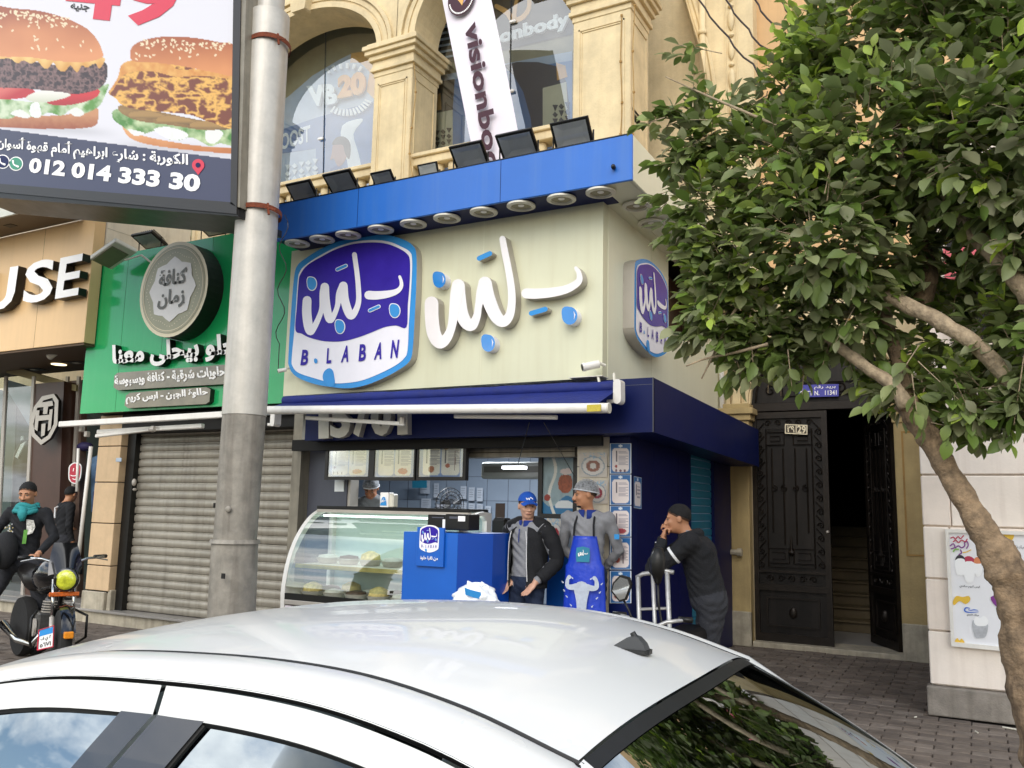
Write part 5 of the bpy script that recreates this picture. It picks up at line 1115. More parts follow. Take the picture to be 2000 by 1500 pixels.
q = MB(); q.tube([j1 + ZA * -.012, j1 + ZA * .02], [D(408, 500, 1060) * 1.06, D(410, 500, 1060) * 1.02], 24); q.build('weld_collar', M['pole_low'], pole)
q = MB(); q.ball(at(478, 995, Y=YPo) - Vector((0, .19, 0)) * 1.0, .03, .02, .028); q.build('bolt_stub', M['pole_low'], pole)
q = MB(); e = at(477, 1122, Y=YPo); q.obox(e - YA * 0.235, XA * .02, YA * .004, ZA * .022); q.build('dark_hole', M['letter_black'], pole)
for yb, w_ in ((92, (484, 570)), (418, (462, 552))):
 c = at(sum(w_) / 2, yb, Y=YPo); r_ = D(w_[0] + 8, w_[1] - 2, yb) * 1.03
 q = MB(); ring = [c + XA * r_ * math.cos(t) + YA * r_ * math.sin(t) + ZA * .018 * math.cos(t + 1) for t in np.linspace(0, 2 * PI, 33)]
 top = [p + ZA * .022 for p in ring]; bot = [p - ZA * .022 for p in ring]; q.grid([bot, top]); q.grid([[p + (p - c).normalized() * .006 for p in bot], [p + (p - c).normalized() * .006 for p in top]])
 q.tube([c + XA * -r_, c + XA * (-r_ - .12) + YA * -.1, c + XA * (-r_ - .3) + YA * -.12], .018, 6)
 q.build('rusty_band', M['rust'], pole)
 q = MB(); e = c + XA * r_ * .9 - YA * r_ * .4; q.tube([e - XA * .09 + ZA * .05 - YA * .06, e + XA * .02, e + XA * .1 - ZA * .03], .008, 5); q.tube([e + ZA * .05, e - ZA * .06 + XA * .02], .012, 5); q.build('band_bolt', M['rust'], pole)
q = MB(); w0 = at(556, 420, Y=YPo - .1); wp = [w0]; a_ = 0
for t in range(1, 26): wp.append(at(556 - t * .5 + 8 * math.sin(t * .9) * (t < 22), 420 + t * 12, Y=YPo + .1))
q.tube(wp, .004, 4); o = q.build('loose_wire', M['letter_black']); tag(o, 'thin tangled black wire hanging down beside the grey pole', 'wire')
# ================================================================= burger billboard
bb = thing('billboard', 'black framed white billboard with two burgers and a phone number on dark blue', 'billboard', (-7.2, 5.2, 4.0)); YBB = 5.25
Bp = lambda a, b_, d=0.0: at(a, b_, Y=YBB) - YA * d
# print: a canvas painted in photo coordinates on a fine grid of coloured faces
GX, GY = 300, 262
gx = np.linspace(-20, 456, GX); gy_top = lambda x: -30 + 0 * x
gy_bot = lambda x: 366 + (x / 456.0) * 30
PX = np.repeat(gx[None, :], GY, 0); TT = np.linspace(0, 1, GY)[:, None]; PY = -30 + (gy_bot(PX) + 30) * TT
def vnoise(x, y, s, seed):
 r_ = np.random.default_rng(seed); g_ = r_.random((64, 64)); X_ = (x / s) % 63; Y_ = (y / s) % 63
 i, j = X_.astype(int), Y_.astype(int); fx, fy = X_ - i, Y_ - j; fx = fx * fx * (3 - 2 * fx); fy = fy * fy * (3 - 2 * fy)
 i1, j1_ = (i + 1) % 64, (j + 1) % 64
 return (g_[j, i] * (1 - fx) + g_[j, i1] * fx) * (1 - fy) + (g_[j1_, i] * (1 - fx) + g_[j1_, i1] * fx) * fy
def fbm(x, y, s, seed): return sum(vnoise(x, y, s / 2 ** k, seed + k) / 2 ** k for k in range(4)) / 1.875
def inpoly(P, x=None, y=None):
 x = PX if x is None else x; y = PY if y is None else y; c = np.zeros(x.shape, bool); n = len(P); j = n - 1
 for i in range(n):
  (xi, yi), (xj, yj) = P[i], P[j]
  m = (yi > y) != (yj > y); c ^= m & (x < (xj - xi) * (y - yi) / ((yj - yi) or 1e-9) + xi); j = i
 return c
def C(h): return np.array(lin(h)[:3])
img = np.ones((GY, GX, 3)) * C('#eceaf0')
def paint(P, col, k=4, shade=None):
 P = smooth_path(P, k, True) if k else P; m = inpoly(P)
 base_ = col(PX, PY) if callable(col) else np.broadcast_to(C(col), img.shape); img[m] = base_[m]; return m
def grad(c0, c1, f): return lambda x, y: C(c0) + (C(c1) - C(c0)) * np.clip(f(x, y), 0, 1)[..., None]
# soft print shade under each burger
for (a, b_, w_, h_) in ((105, 252, 110, 10), (345, 292, 115, 12)):
 yy = PY - (b_ + (PX - a) * .08); m = np.exp(-((PX - a) / w_) ** 4 - (yy / h_) ** 2); img *= (1 - .25 * m)[..., None]
# first burger
paint([(-20, 215), (60, 225), (130, 224), (186, 210), (192, 232), (180, 248), (120, 252), (40, 250), (-20, 244)], grad('#d09262', '#a5552e', lambda x, y: (y - 222) / 30 + .5 * (fbm(x, y, 9, 1) - .5)))
paint([(-20, 190), (30, 196), (90, 200), (150, 190), (200, 168), (213, 165), (207, 182), (196, 205), (180, 216), (160, 222), (140, 214), (120, 226), (95, 220), (70, 230), (40, 222), (18, 232), (-20, 226)], grad('#5f9a3a', '#dbe8c6', lambda x, y: fbm(x, y, 14, 5) * 2.2 - .6 + .25 * np.sin(x / 6)))
paint([(20, 222), (40, 214), (60, 228), (44, 230)], '#f0f0ea'); paint([(135, 218), (150, 210), (165, 222), (150, 228)], '#f0f0ea'); paint([(60, 205), (75, 200), (80, 228), (60, 226)], grad('#e8eee0', '#ffffff', lambda x, y: fbm(x, y, 6, 8)))
paint([(-20, 168), (30, 170), (66, 176), (60, 188), (20, 194), (-20, 190)], grad('#e06a5f', '#c41d27', lambda x, y: (x - 0) / 40 + (y - 180) / 20)); paint([(92, 198), (130, 186), (190, 174), (188, 190), (150, 203), (110, 206)], grad('#d5222a', '#b3141f', lambda x, y: (y - 185) / 20))
paint([(50, 192), (70, 180), (105, 175), (130, 178), (136, 188), (100, 198), (72, 200)], grad('#f7f4ea', '#d8dbc4', lambda x, y: (y - 180) / 18))
paint([(-20, 112), (60, 120), (130, 128), (200, 120), (210, 140), (206, 160), (190, 175), (150, 184), (120, 180), (80, 176), (40, 172), (-20, 166)], grad('#2e151a', '#94706a', lambda x, y: (1.35 - 2.2 * np.abs(fbm(x, y, 9, 11) - .5) * 3 - .5 * fbm(x, y, 3, 13)) * .9 - .1))
paint([(-20, 98), (60, 104), (140, 114), (200, 112), (203, 122), (194, 134), (186, 124), (170, 132), (160, 128), (150, 142), (138, 128), (126, 140), (114, 136), (104, 122), (94, 134), (84, 132), (74, 120), (60, 124), (46, 118), (34, 124), (18, 114), (-20, 116)], grad('#f7cf7e', '#e0a24a', lambda x, y: (y - 108) / 26 + .3 * np.sin(x / 5)), 3)
paint([(-20, 18), (30, 17), (80, 22), (130, 36), (170, 56), (190, 78), (200, 100), (200, 112), (170, 121), (120, 120), (60, 112), (-20, 102)], grad('#e79a63', '#a34e22', lambda x, y: 1.1 - (y - 10) / 90 + .25 * (fbm(x, y, 40, 3) - .5) - np.exp(-((x - 60) / 70) ** 2 - ((y - 60) / 20) ** 2) * .3))
# second burger
paint([(238, 240), (270, 262), (330, 276), (400, 286), (462, 290), (462, 300), (420, 298), (340, 290), (280, 280), (250, 266)], grad('#e9a86c', '#c9793c', lambda x, y: (y - 262) / 34 + .4 * (fbm(x, y, 20, 2) - .5)))
paint([(238, 214), (300, 226), (380, 240), (462, 244), (462, 284), (430, 280), (412, 286), (395, 278), (372, 268), (350, 274), (330, 272), (305, 256), (280, 262), (255, 258), (238, 246), (222, 234), (220, 218)], grad('#4e8d33', '#cfe0ad', lambda x, y: fbm(x, y, 15, 25) * 2.2 - .6))
paint([(300, 252), (330, 248), (362, 258), (366, 268), (340, 274), (318, 266)], grad('#ffffff', '#e4e6da', lambda x, y: fbm(x, y, 8, 9)), 3); paint([(402, 256), (424, 252), (436, 262), (420, 280), (404, 276)], '#f3f4ee'); paint([(250, 252), (270, 256), (282, 260), (264, 266)], '#f3f4ee')
paint([(236, 206), (300, 216), (400, 236), (462, 238), (462, 250), (400, 254), (330, 244), (270, 236), (236, 220)], grad('#7e5a2c', '#a8864a', lambda x, y: fbm(x, y, 8, 31)))
for a, b_ in ((290, 226), (345, 236), (410, 246)): paint([(a - 36, b_ - 6), (a, b_ - 9), (a + 34, b_ + 1), (a + 30, b_ + 8), (a, b_ + 5), (a - 34, b_ + 4)], grad('#b0894c', '#5b4520', lambda x, y: (y - b_) / 9), 3)
paint([(255, 118), (300, 120), (360, 130), (420, 142), (462, 146), (462, 246), (410, 238), (370, 224), (310, 218), (270, 214), (240, 206), (226, 192), (212, 180), (232, 158), (240, 138)], grad('#7c3716', '#f4bb58', lambda x, y: 1.25 - np.abs(fbm(x + 9 * fbm(x, y, 14, 50), y * 1.5, 20, 41) - .5) * 9 + .5 * (fbm(x, y, 6, 44) - .4)))
paint([(240, 124), (275, 118), (330, 126), (350, 136), (400, 136), (462, 150), (462, 156), (400, 148), (345, 150), (300, 140), (262, 140), (238, 150), (220, 178), (214, 178), (230, 152)], grad('#f2bd66', '#d98b36', lambda x, y: fbm(x, y, 12, 47) * 1.6 - .3))
paint([(254, 106), (262, 88), (290, 76), (330, 71), (380, 74), (425, 82), (462, 92), (462, 146), (420, 142), (360, 130), (300, 122), (262, 120)], grad('#e59659', '#b05c2b', lambda x, y: 1.15 - (y - 68) / 62 + .3 * (fbm(x, y, 40, 6) - .5)))
rs_ = np.random.default_rng(5)
def seeds(n, fx, fy):
 for _ in range(n):
  a, b_, t = fx(), 0, rs_.random() * PI; b_ = fy(a); l_ = 3.2; w_ = 1.7
  m = (((PX - a) * math.cos(t) + (PY - b_) * math.sin(t)) / l_) ** 2 + (((PY - b_) * math.cos(t) - (PX - a) * math.sin(t)) / w_) ** 2 < 1
  img[m] = C('#f6e3bd')
seeds(70, lambda: rs_.uniform(0, 150), lambda a: 22 + .12 * max(0, a - 40) + abs(rs_.normal(0, 14))); seeds(12, lambda: rs_.uniform(60, 185), lambda a: 60 + rs_.random() * 34 + .1 * a * .5)
seeds(60, lambda: rs_.uniform(275, 450), lambda a: 78 + .05 * max(0, a - 330) + abs(rs_.normal(0, 10))); seeds(14, lambda: rs_.uniform(265, 450), lambda a: 96 + rs_.random() * 20)
# big red price, blue base
m = (PY > 252 + (PX + 0) * (311 - 252) / 452.0); img[m] = C('#3c3f5c')
def paint_text(s, bl, br, tl, col, off=0.03):
 vs, fs, _, _ = text_geo(s, off); bl, br, tl = np.array(bl, float), np.array(br, float), np.array(tl, float)
 P = bl + vs[:, :1] * (br - bl) + vs[:, 1:] * (tl - bl)
 for f_ in fs:
  q = P[list(f_)]; x0, y0 = q.min(0); x1, y1 = q.max(0)
  sel = (PX >= x0) & (PX <= x1) & (PY >= y0) & (PY <= y1)
  if sel.any(): mm_ = inpoly([tuple(v) for v in q]) & sel; img[mm_] = C(col)
img *= .80
q = MB(); q.grid([[Bp(PX[j, i], PY[j, i], .001) for i in range(GX)] for j in range(GY)])
pm = q.build('print', mat('billboard_print', None, 0.35, var=0, vcol='paint'), bb)
ca = pm.data.color_attributes.new('paint', 'FLOAT_COLOR', 'POINT'); ca.data.foreach_set('color', np.concatenate([img.reshape(-1, 3), np.ones((GX * GY, 1))], 1).ravel().astype(np.float32))
crim = mat('crimson', '#d02a45', .35, var=.03)
q = MB(); text(q, '49', Bp(124, 34, .006), Bp(342, 58, .006), Bp(139, -66, .006), 0, -YA, off=.03); q.build('price', crim, bb)
q = MB(); text(q, arabic('جنيه'), Bp(138, 22, .006), Bp(175, 24, .006), Bp(139, 7, .006), 0, -YA, off=.03); q.build('lettering', M['letter_black'], bb)
q = MB(); text(q, '012 014 333 30', Bp(56, 337, .006), Bp(390, 376, .006), Bp(60, 308, .006), 0, -YA, off=.045); q.build('phone_number', M['letter_white'], bb, kind='stuff')
q = MB(); text(q, arabic('الكوربة : شارع ابراهيم أمام قهوة أسوان'), Bp(-6, 296, .006), Bp(368, 333, .006), Bp(-4, 265, .006), 0, -YA, off=.03); q.build('address', M['letter_white'], bb, kind='stuff')
q = MB(); pin = [(388 + 12 * math.cos(t), 323 - 12 * math.sin(t)) for t in np.linspace(-.5, PI + .5, 14)] + [(388, 342)]; q.prism([(p.x, p.z) for p in [Bp(a, b_) for a, b_ in pin]], (0, YBB - .006, 0), XA, ZA, -YA, 0)
q.prism([(Bp(388 + 5 * math.cos(t), 323 + 5 * math.sin(t)).x, Bp(388 + 5 * math.cos(t), 323 + 5 * math.sin(t)).z) for t in np.linspace(0, 2 * PI, 12)[:-1]], (0, YBB - .009, 0), XA, ZA, -YA, 0, 1); q.build('map_pin', [crim, M['navy']], bb)
q = MB(); grn = mat('chat_green', '#2c8a6a', .4, var=0)
for (cx, cy, a_, b_) in ((32, 320, 1, 0), (6, 316, 0, 1)):
 for mi, r_ in ((0, 14), (a_, 12)): q.prism([(Bp(cx + r_ * math.cos(t), cy + r_ * math.sin(t)).x, Bp(cx + r_ * math.cos(t), cy + r_ * math.sin(t)).z) for t in np.linspace(0, 2 * PI, 20)[:-1]], (0, YBB - .004 - .003 * (r_ == 12), 0), XA, ZA, -YA, 0, mi if r_ == 12 else 0) if not (cx == 6 and r_ == 12) else q.prism([(Bp(cx + r_ * math.cos(t), cy + r_ * math.sin(t)).x, Bp(cx + r_ * math.cos(t), cy + r_ * math.sin(t)).z) for t in np.linspace(0, 2 * PI, 20)[:-1]], (0, YBB - .007, 0), XA, ZA, -YA, 0, 2)
 stroke(q, [(cx - 5, cy - 5), (cx - 3, cy + 2), (cx + 5, cy + 6)], [4, 2.5, 4], lambda p: Bp(p[0], p[1], .0105), -YA, 0, 0, k=3)
q.build('chat_icons', [M['letter_white'], grn, M['navy']], bb)
# frame and body
def edge(name, p, d0, d1, mk, px4): q = MB(); front(q, px4, YBB - d1, d1 - d0, 0); return q.build(name, M[mk], bb, bevel=.004)
edge('right_frame', 0, -.2, .03, 'dark_frame', [(456, -40), (471, -40), (462, 404), (450, 398)])
q = MB(); front(q, [(471, -40), (482, -40), (468, 405), (462, 404)], YBB - .02, .22); q.build('side_face', M['shutter_dark'], bb, bevel=.003)
edge('bottom_frame', 0, -.2, .03, 'dark_frame', [(-60, 354), (452, 395), (462, 404), (462, 418), (-60, 370)])
q = MB(); b0, b1 = at(-60, 372, Y=YBB - .02), at(466, 410, Y=YBB - .02)
q.add([b0, b1, b1 + Vector((0, .55, -.03)), b0 + Vector((0, .55, -.03)), b0 - ZA * .06, b1 - ZA * .06, b1 + Vector((0, .55, -.1)), b0 + Vector((0, .55, -.1))], [(0, 1, 2, 3), (4, 7, 6, 5), (0, 4, 5, 1), (1, 5, 6, 2), (2, 6, 7, 3), (3, 7, 4, 0)]); q.build('underside', M['black_metal'], bb)
q = MB(); c0, c1 = at(-60, -60, Y=YBB), at(468, -60, Y=YBB); q.add([c0 + YA * .03, c1 + YA * .03, b1 + YA * .03, b0 + YA * .03], [(0, 1, 2, 3)]); q.add([c0 + YA * .5, c1 + YA * .5, b1 + YA * .5, b0 + YA * .5], [(0, 3, 2, 1)]); q.add([c1 + YA * .03, c1 + YA * .5, b1 + YA * .5, b1 + YA * .03], [(0, 1, 2, 3)]); q.build('back_box', M['black_metal'], bb)
# ================================================================= hanging gym banner
bn = thing('hanging_banner', 'long white vertical banner with purple brown lettering hanging between the yellow pillars', 'banner', at(990, 300, Y=9.2)); YN = 9.2
q = MB(); rows = []
for t in np.linspace(0, 1, 26):
 y_ = -40 + 380 * t; l_ = 856 + (y_ + 40) * (924 - 856) / 340; r_ = 950 + 10 * math.sin(t * 1.5) + (y_ + 40) * (1010 - 958) / 300
 rows.append([at(l_ + (r_ - l_) * s, y_ - 6 * s, Y=YN + .03 * math.sin(5 * s + 6 * t) * (t + .2)) for s in np.linspace(0, 1, 12)])
q.grid(rows); q.build('cloth', mat('banner_cloth', '#e9e2ea', .8, var=.04, scale=2), bn, smooth=True)
bd_ = mat('banner_print', '#43222f', .7, var=.08)
q = MB(); text(q, 'visionbody', at(898, 52, Y=YN - .06), at(945, 376, Y=YN - .06), at(937, 38, Y=YN - .06), 0, -YA, off=.03)
q.build('lettering', bd_, bn)
q = MB(); ec = at(901, -4, Y=YN - .05); q.prism([(ec.x + .22 * math.cos(t), ec.z + .26 * math.sin(t)) for t in np.linspace(0, 2 * PI, 40)[:-1]], (0, YN - .05, 0), XA, ZA, -YA, 0); q.build('emblem_disc', bd_, bn)
q = MB()
for t in np.linspace(R(195), R(345), 22): c = Vector((ec.x + .19 * math.cos(t), YN - .055, ec.z + .225 * math.sin(t))); q.add([c + XA * .009 - ZA * .012, c + XA * .009 + ZA * .012, c - XA * .009 + ZA * .012, c - XA * .009 - ZA * .012], [(0, 1, 2, 3)])
q.build('emblem_ring', M['letter_white'], bn, kind='stuff')
q = MB(); q.prism([(ec.x - .1, ec.z + .05), (ec.x + .02, ec.z - .12), (ec.x + .07, ec.z + .08)], (0, YN - .055, 0), XA, ZA, -YA, 0); q.prism([(ec.x + .03, ec.z - .1), (ec.x + .14, ec.z), (ec.x + .09, ec.z + .1)], (0, YN - .055, 0), XA, ZA, -YA, 0, 1); q.build('emblem', [M['p_orange'], mat('lilac', '#a58fb0', .6, var=0)], bn)
# ================================================================= parked white saloon car
paint_w = mat('car_paint', '#dbdad5', 0.28, var=0.03, scale=1.5, coat=.5)
G_car = glass('car_glass', (0.30, 0.36, 0.36), 0.11, (.40, .44, .46))
rub = mat('black_rubber', '#151514', 0.5, var=.1); trim = mat('dark_trim', '#1d222c', 0.18, var=.05, coat=.6); seatm = mat('seat_cloth', '#26282b', .9, var=.15)
car = thing('parked_car', 'white four door saloon car parked along the kerb nearest the viewer', 'car', (-1.7, 1.72, -0.15)); CY0 = 1.72
ZG = [(-3.3, .86), (-2.9, .96), (-2.456, 1.085), (-2.1, 1.20), (-1.647, 1.303), (-1.28, 1.337), (-0.96, 1.34), (-0.73, 1.310), (-0.53, 1.257)]
def zg(x):
 xs = [a for a, b_ in ZG]; zs = [b_ for a, b_ in ZG]
 i = max(0, min(len(xs) - 2, int(np.searchsorted(xs, x)) - 1));
 p0 = zs[max(i - 1, 0)]; p1 = zs[i]; p2 = zs[i + 1]; p3 = zs[min(i + 2, len(xs) - 1)]; t = (x - xs[i]) / (xs[i + 1] - xs[i])
 m1 = (p2 - p0) / (xs[i + 1] - xs[max(i - 1, 0)]) * (xs[i + 1] - xs[i]); m2 = (p3 - p1) / (xs[min(i + 2, len(xs) - 1)] - xs[i]) * (xs[i + 1] - xs[i])
 return p1 * (2 * t ** 3 - 3 * t ** 2 + 1) + m1 * (t ** 3 - 2 * t ** 2 + t) + p2 * (-2 * t ** 3 + 3 * t ** 2) + m2 * (t ** 3 - t ** 2)
XR0, XR1 = -2.22, -0.53
def roof_pt(x, s):      # s -1..1 across between the gutters
 hw = .515 - .02 * max(0, (-1.7 - x)); return Vector((x + (.035 if x > -.9 else 0) * (1 - s * s) * max(0, (x + .9) / .37), CY0 + s * hw, zg(x) + .045 * (1 - s ** 4) * .5 + .02 * (1 - s * s)))
q = MB(); q.grid([[roof_pt(x, s) for s in np.linspace(-1, 1, 25)] for x in np.linspace(XR0, XR1, 40)])
rf = q.build('roof', paint_w, car, smooth=True)
for sg_ in (-1, 1):
 side_pt = lambda x, dy, dz: Vector((x, CY0 + sg_ * (roof_pt(x, 1).y - CY0 + dy), zg(x) + dz))
 q = MB(); q.grid([[side_pt(x, dy, dz) for dy, dz in ((.001, .001), (.004, -.006), (.012, -.006), (.014, .001))] for x in np.linspace(-2.2, XR1 + .01, 44)]); q.build('roof_moulding', rub, car)
 xs = list(np.linspace(-3.1, .05, 66))
 def zs_(x): return zg(x) if x <= XR1 else zg(XR1) - (x - XR1) * .63
 SP = lambda x, dy, dz: Vector((x, CY0 + sg_ * ((roof_pt(min(x, XR1), 1).y - CY0) + dy + max(0, x - XR1) * .16), zs_(x) + dz))
 q = MB(); q.grid([[SP(x, dy, dz) for dy, dz in ((.014, .0), (.035, .003), (.06, -.001), (.085, -.010), (.105, -.022), (.115, -.032))] for x in xs]); q.build('side_rail', paint_w, car, smooth=True)
 q = MB(); q.grid([[SP(x, dy, dz) for dy, dz in ((.114, -.03), (.110, -.040), (.118, -.037))] for x in np.linspace(-3.1, -.35, 60)]); q.build('door_gap', rub, car)
 # door frames: front door up to the B pillar gap, rear door behind it
 BG = lambda z: -1.262 - (1.31 - z) * .62
 def door_pt(x, dz): return SP(x, .118 + (-dz - .036) * .30 + .012, dz)
 for nm, x0, x1 in (('front_door', -2.9, -1.268), ('rear_door', -1.256, -.42)):
  q = MB(); xs2 = np.linspace(x0, x1, 30)
  q.grid([[door_pt(x, dz) for dz in (-.036, -.04, -.055, -.07, -.084)] for x in xs2]); d_ = q.build(nm, paint_w, car, smooth=True)
  # glass
  ztop = -.088; xa, xb = (x0 + .05, x1 - .075) if nm == 'front_door' else (x0 + .105, x1 - .04)
  q = MB(); rows = []
  for t in np.linspace(0, 1, 12):
   row = []
   for u in np.linspace(0, 1, 20):
    x = xa + (xb - xa) * u; zt = zs_(x) + ztop; zb = .80; z = zt + (zb - zt) * t
    if nm == 'front_door': xx = x - (zt - z) * .55 * u - 0 * (1 - u)
    else: xx = x - (zt - z) * .55 * (1 - u) + (zt - z) * .25 * u
    p = door_pt(x, ztop); row.append(Vector((xx, p.y - sg_ * .012 + sg_ * (zt - z) * (.62 - .45 * (zt - z)), z)))
   rows.append(row)
  q.grid(rows); q.build('window', G_car, d_, smooth=True)
  q = MB(); ed = rows[0] + [r_[-1] for r_ in rows[1:]] ; ed2 = [r_[0] for r_ in rows[::-1]] + rows[0]
  q.tube(ed2 + [r_[-1] for r_ in rows[1:]], .007, 6); q.build('window_seal', rub, d_)
  q = MB()
  if nm == 'front_door': pl_ = [(x1 - .082, ztop + .006), (x1, ztop + .006)]
  else: pl_ = [(x0, ztop + .006), (x0 + .112, ztop + .006)]
  rr2 = []
  for t in np.linspace(0, 1, 8):
   row = []
   for x, dz in pl_:
    zt = zs_(x) + dz; z = zt + (.80 - zt) * t; p = door_pt(x, dz); row.append(Vector((x - (zt - z) * .55, p.y + sg_ * (zt - z) * (.62 - .45 * (zt - z)), z)))
   rr2.append(row)
  q.grid(rr2); q.build('pillar_trim', trim, d_)
# windscreen, rear window
def gl(name, top, bot, n=10, bow=.06):
 q = MB(); rows = []
 for t in np.linspace(0, 1, n): rows.append([top(s).lerp(bot(s), t) + ZA * bow * math.sin(PI * t) * .5 for s in np.linspace(-1, 1, 21)])
 q.grid(rows); return q.build(name, G_car, car, smooth=True), rows
ws, _ = gl('windscreen', lambda s: roof_pt(XR0, s * .98), lambda s: Vector((-3.22 + .12 * s * s, CY0 + s * .66, .90)))
RWB = lambda s: Vector((.16 - .10 * s * s, CY0 + s * .60, .885))
rwn, rows = gl('rear_window', lambda s: roof_pt(XR1, s * .985) + Vector((.004, 0, -.004)), RWB, 14, .05)
fr = MB(); k = []
band = [[r_[i] + ZA * .002 + XA * .001 for i in range(21)] for r_ in rows[:2]]
b2 = [band[0], [a.lerp(b_, .5) for a, b_ in zip(band[0], band[1])]]; fr.grid(b2); fr.build('frit_band', rub, rwn)
for j in (2, 3, 4, 5, 6, 7, 8, 9, 10, 11):
 q = MB(); q.tube([rows[j][i] - ZA * .004 for i in range(1, 20)], .0012, 3); q.build('heater_line', mat('heater', '#6b4b33', .5, var=0), rwn)
# rear pillars (white) beside the rear window and body
for sg_ in (-1, 1):
 q = MB(); rws = []
 for t in np.linspace(0, 1, 14):
  i = -1 if sg_ > 0 else 0; p = rows[int(round(t * 13))][i]
  zo = zg(XR1) - .02 - t * .36; xo = XR1 + .0 + t * .55
  o_ = p + Vector((0, sg_ * .05, -.035))
  rws.append([p + ZA * .003, p.lerp(o_, .35) + ZA * .012, p.lerp(o_, .75) + ZA * .008, o_])
 q.grid(rws); q.build('rear_pillar', paint_w, car, smooth=True)
 q = MB(); q.grid([[Vector((-2.22 - t * .92, CY0 + sg_ * (.49 + t * .19), zg(XR0) - t * (zg(XR0) - .9) + .01)), Vector((-2.22 - t * .8, CY0 + sg_ * (.60 + t * .17), zg(XR0) - .04 - t * (zg(XR0) - .92)))] for t in np.linspace(0, 1, 8)]); q.build('front_pillar', paint_w, car, smooth=True)
ST = [(-4.0, .40, .42, .62), (-3.97, .62, .50, .74), (-3.85, .66, .68, .80), (-3.5, .79, .76, .86), (-3.2, .855, .80, .87), (-2.8, .86, .82, .88), (-1.8, .86, .82, .88), (-.8, .86, .82, .88), (0.05, .87, .82, .87), (0.35, .865, .80, .84), (.58, .80, .72, .78), (.64, .62, .62, .70), (.66, .42, .45, .62)]
q = MB(); rows_ = []
for x, zt, zb, hw in ST:
 sec = [(hw * .9, .04), (hw * .99, .14), (hw, .36), (hw * .985, .5), (hw * .95, min(zb, .70)), (hw * .885, max(min(zb, .80), min(zb, .70))), (hw * .82, zt - .012)]
 if -3.2 < x < .04: sec[-1] = (hw * .86, .80)
 row = [Vector((x, CY0 - a, z)) for a, z in sec] + ([Vector((x, CY0 - a, zt)) for a in (hw * .6, hw * .2)] + [Vector((x, CY0 + a, zt)) for a in (hw * .2, hw * .6)] if not -3.2 < x < .04 else [Vector((x, CY0 - .6, .45)), Vector((x, CY0 - .2, .4)), Vector((x, CY0 + .2, .4)), Vector((x, CY0 + .6, .45))]) + [Vector((x, CY0 + a, z)) for a, z in reversed(sec)]
 rows_.append(row)
q.grid(rows_); q.add(rows_[0], [tuple(range(len(rows_[0])))]); q.add(rows_[-1], [tuple(range(len(rows_[-1])))[::-1]])
q.build('body', paint_w, car, smooth=True, auto=50)
q = MB(); q.box(-3.1, .1, CY0 - .72, CY0 + .72, .05, .42); q.build('floor_pan', seatm, car)
for x_, w_ in ((-1.75, 2), (-.75, 3)):
 for y_ in ((-.33, .33) if w_ == 2 else (-.36, .0, .36)):
  q = MB(); q.box(x_ - .35, x_ + .1, CY0 + y_ - .2, CY0 + y_ + .2, .4, .55); q.add([(x_ + .08, CY0 + y_ - .2, .5), (x_ + .08, CY0 + y_ + .2, .5), (x_ + .3, CY0 + y_ + .18, 1.0), (x_ + .3, CY0 + y_ - .18, 1.0), (x_ + .2, CY0 + y_ - .2, .5), (x_ + .2, CY0 + y_ + .2, .5), (x_ + .38, CY0 + y_ + .18, .98), (x_ + .38, CY0 + y_ - .18, .98)], [(0, 1, 2, 3), (4, 7, 6, 5), (0, 3, 7, 4), (1, 5, 6, 2), (3, 2, 6, 7)])
  s_ = q.build('seat', seatm, car, bevel=.03, seg=2)
  q = MB(); q.box(x_ + .28, x_ + .36, CY0 + y_ - .11, CY0 + y_ + .11, 1.0, 1.15); q.build('headrest', seatm, s_, bevel=.03, seg=2)
q = MB(); q.box(-.42, .05, CY0 - .6, CY0 + .6, .80, .83); q.build('parcel_shelf', seatm, car)
# shark-like antenna foot
q = MB(); an_ = roof_pt(-.66, .0)
sh = [(-.045, 0), (-.03, .010), (-.008, .024), (.008, .028), (.016, .026), (.028, .014), (.034, .0)]
for y_, k_ in ((-.013, 1), (.013, 1)): pass
rw_ = [[an_ + Vector((x, y_ * (1 - z * 9) + 0, z + .002)) for x, z in sh] for y_ in (-.015, -.010, .0, .010, .015)]
rw_ = [[p + ZA * (0 if abs(y_) < .02 else -p.z + an_.z) * 0 for p in r_] for r_, y_ in zip(rw_, (-.015, -.01, 0, .01, .015))]
q.grid(rw_); q.add(rw_[0], [tuple(range(len(sh)))]); q.add(rw_[-1], [tuple(range(len(sh)))[::-1]])
aq = q.build('antenna_foot', mat('antenna_grey', '#3a3b3c', .55, var=.05), car, smooth=True, auto=50, bevel=.004)
q = MB(); q.tube([an_ + Vector((.008, 0, .024)), an_ + Vector((.0, 0, .036))], [.007, .006], 10); q.build('antenna_socket', rub, aq)
q = MB(); q.prism([(-.048, -.016), (.03, -.019), (.040, -.012), (.040, .012), (.03, .019), (-.048, .016), (-.056, 0)], an_ + ZA * .004, XA, YA, ZA, .008); q.build('antenna_gasket', rub, aq, bevel=.003)
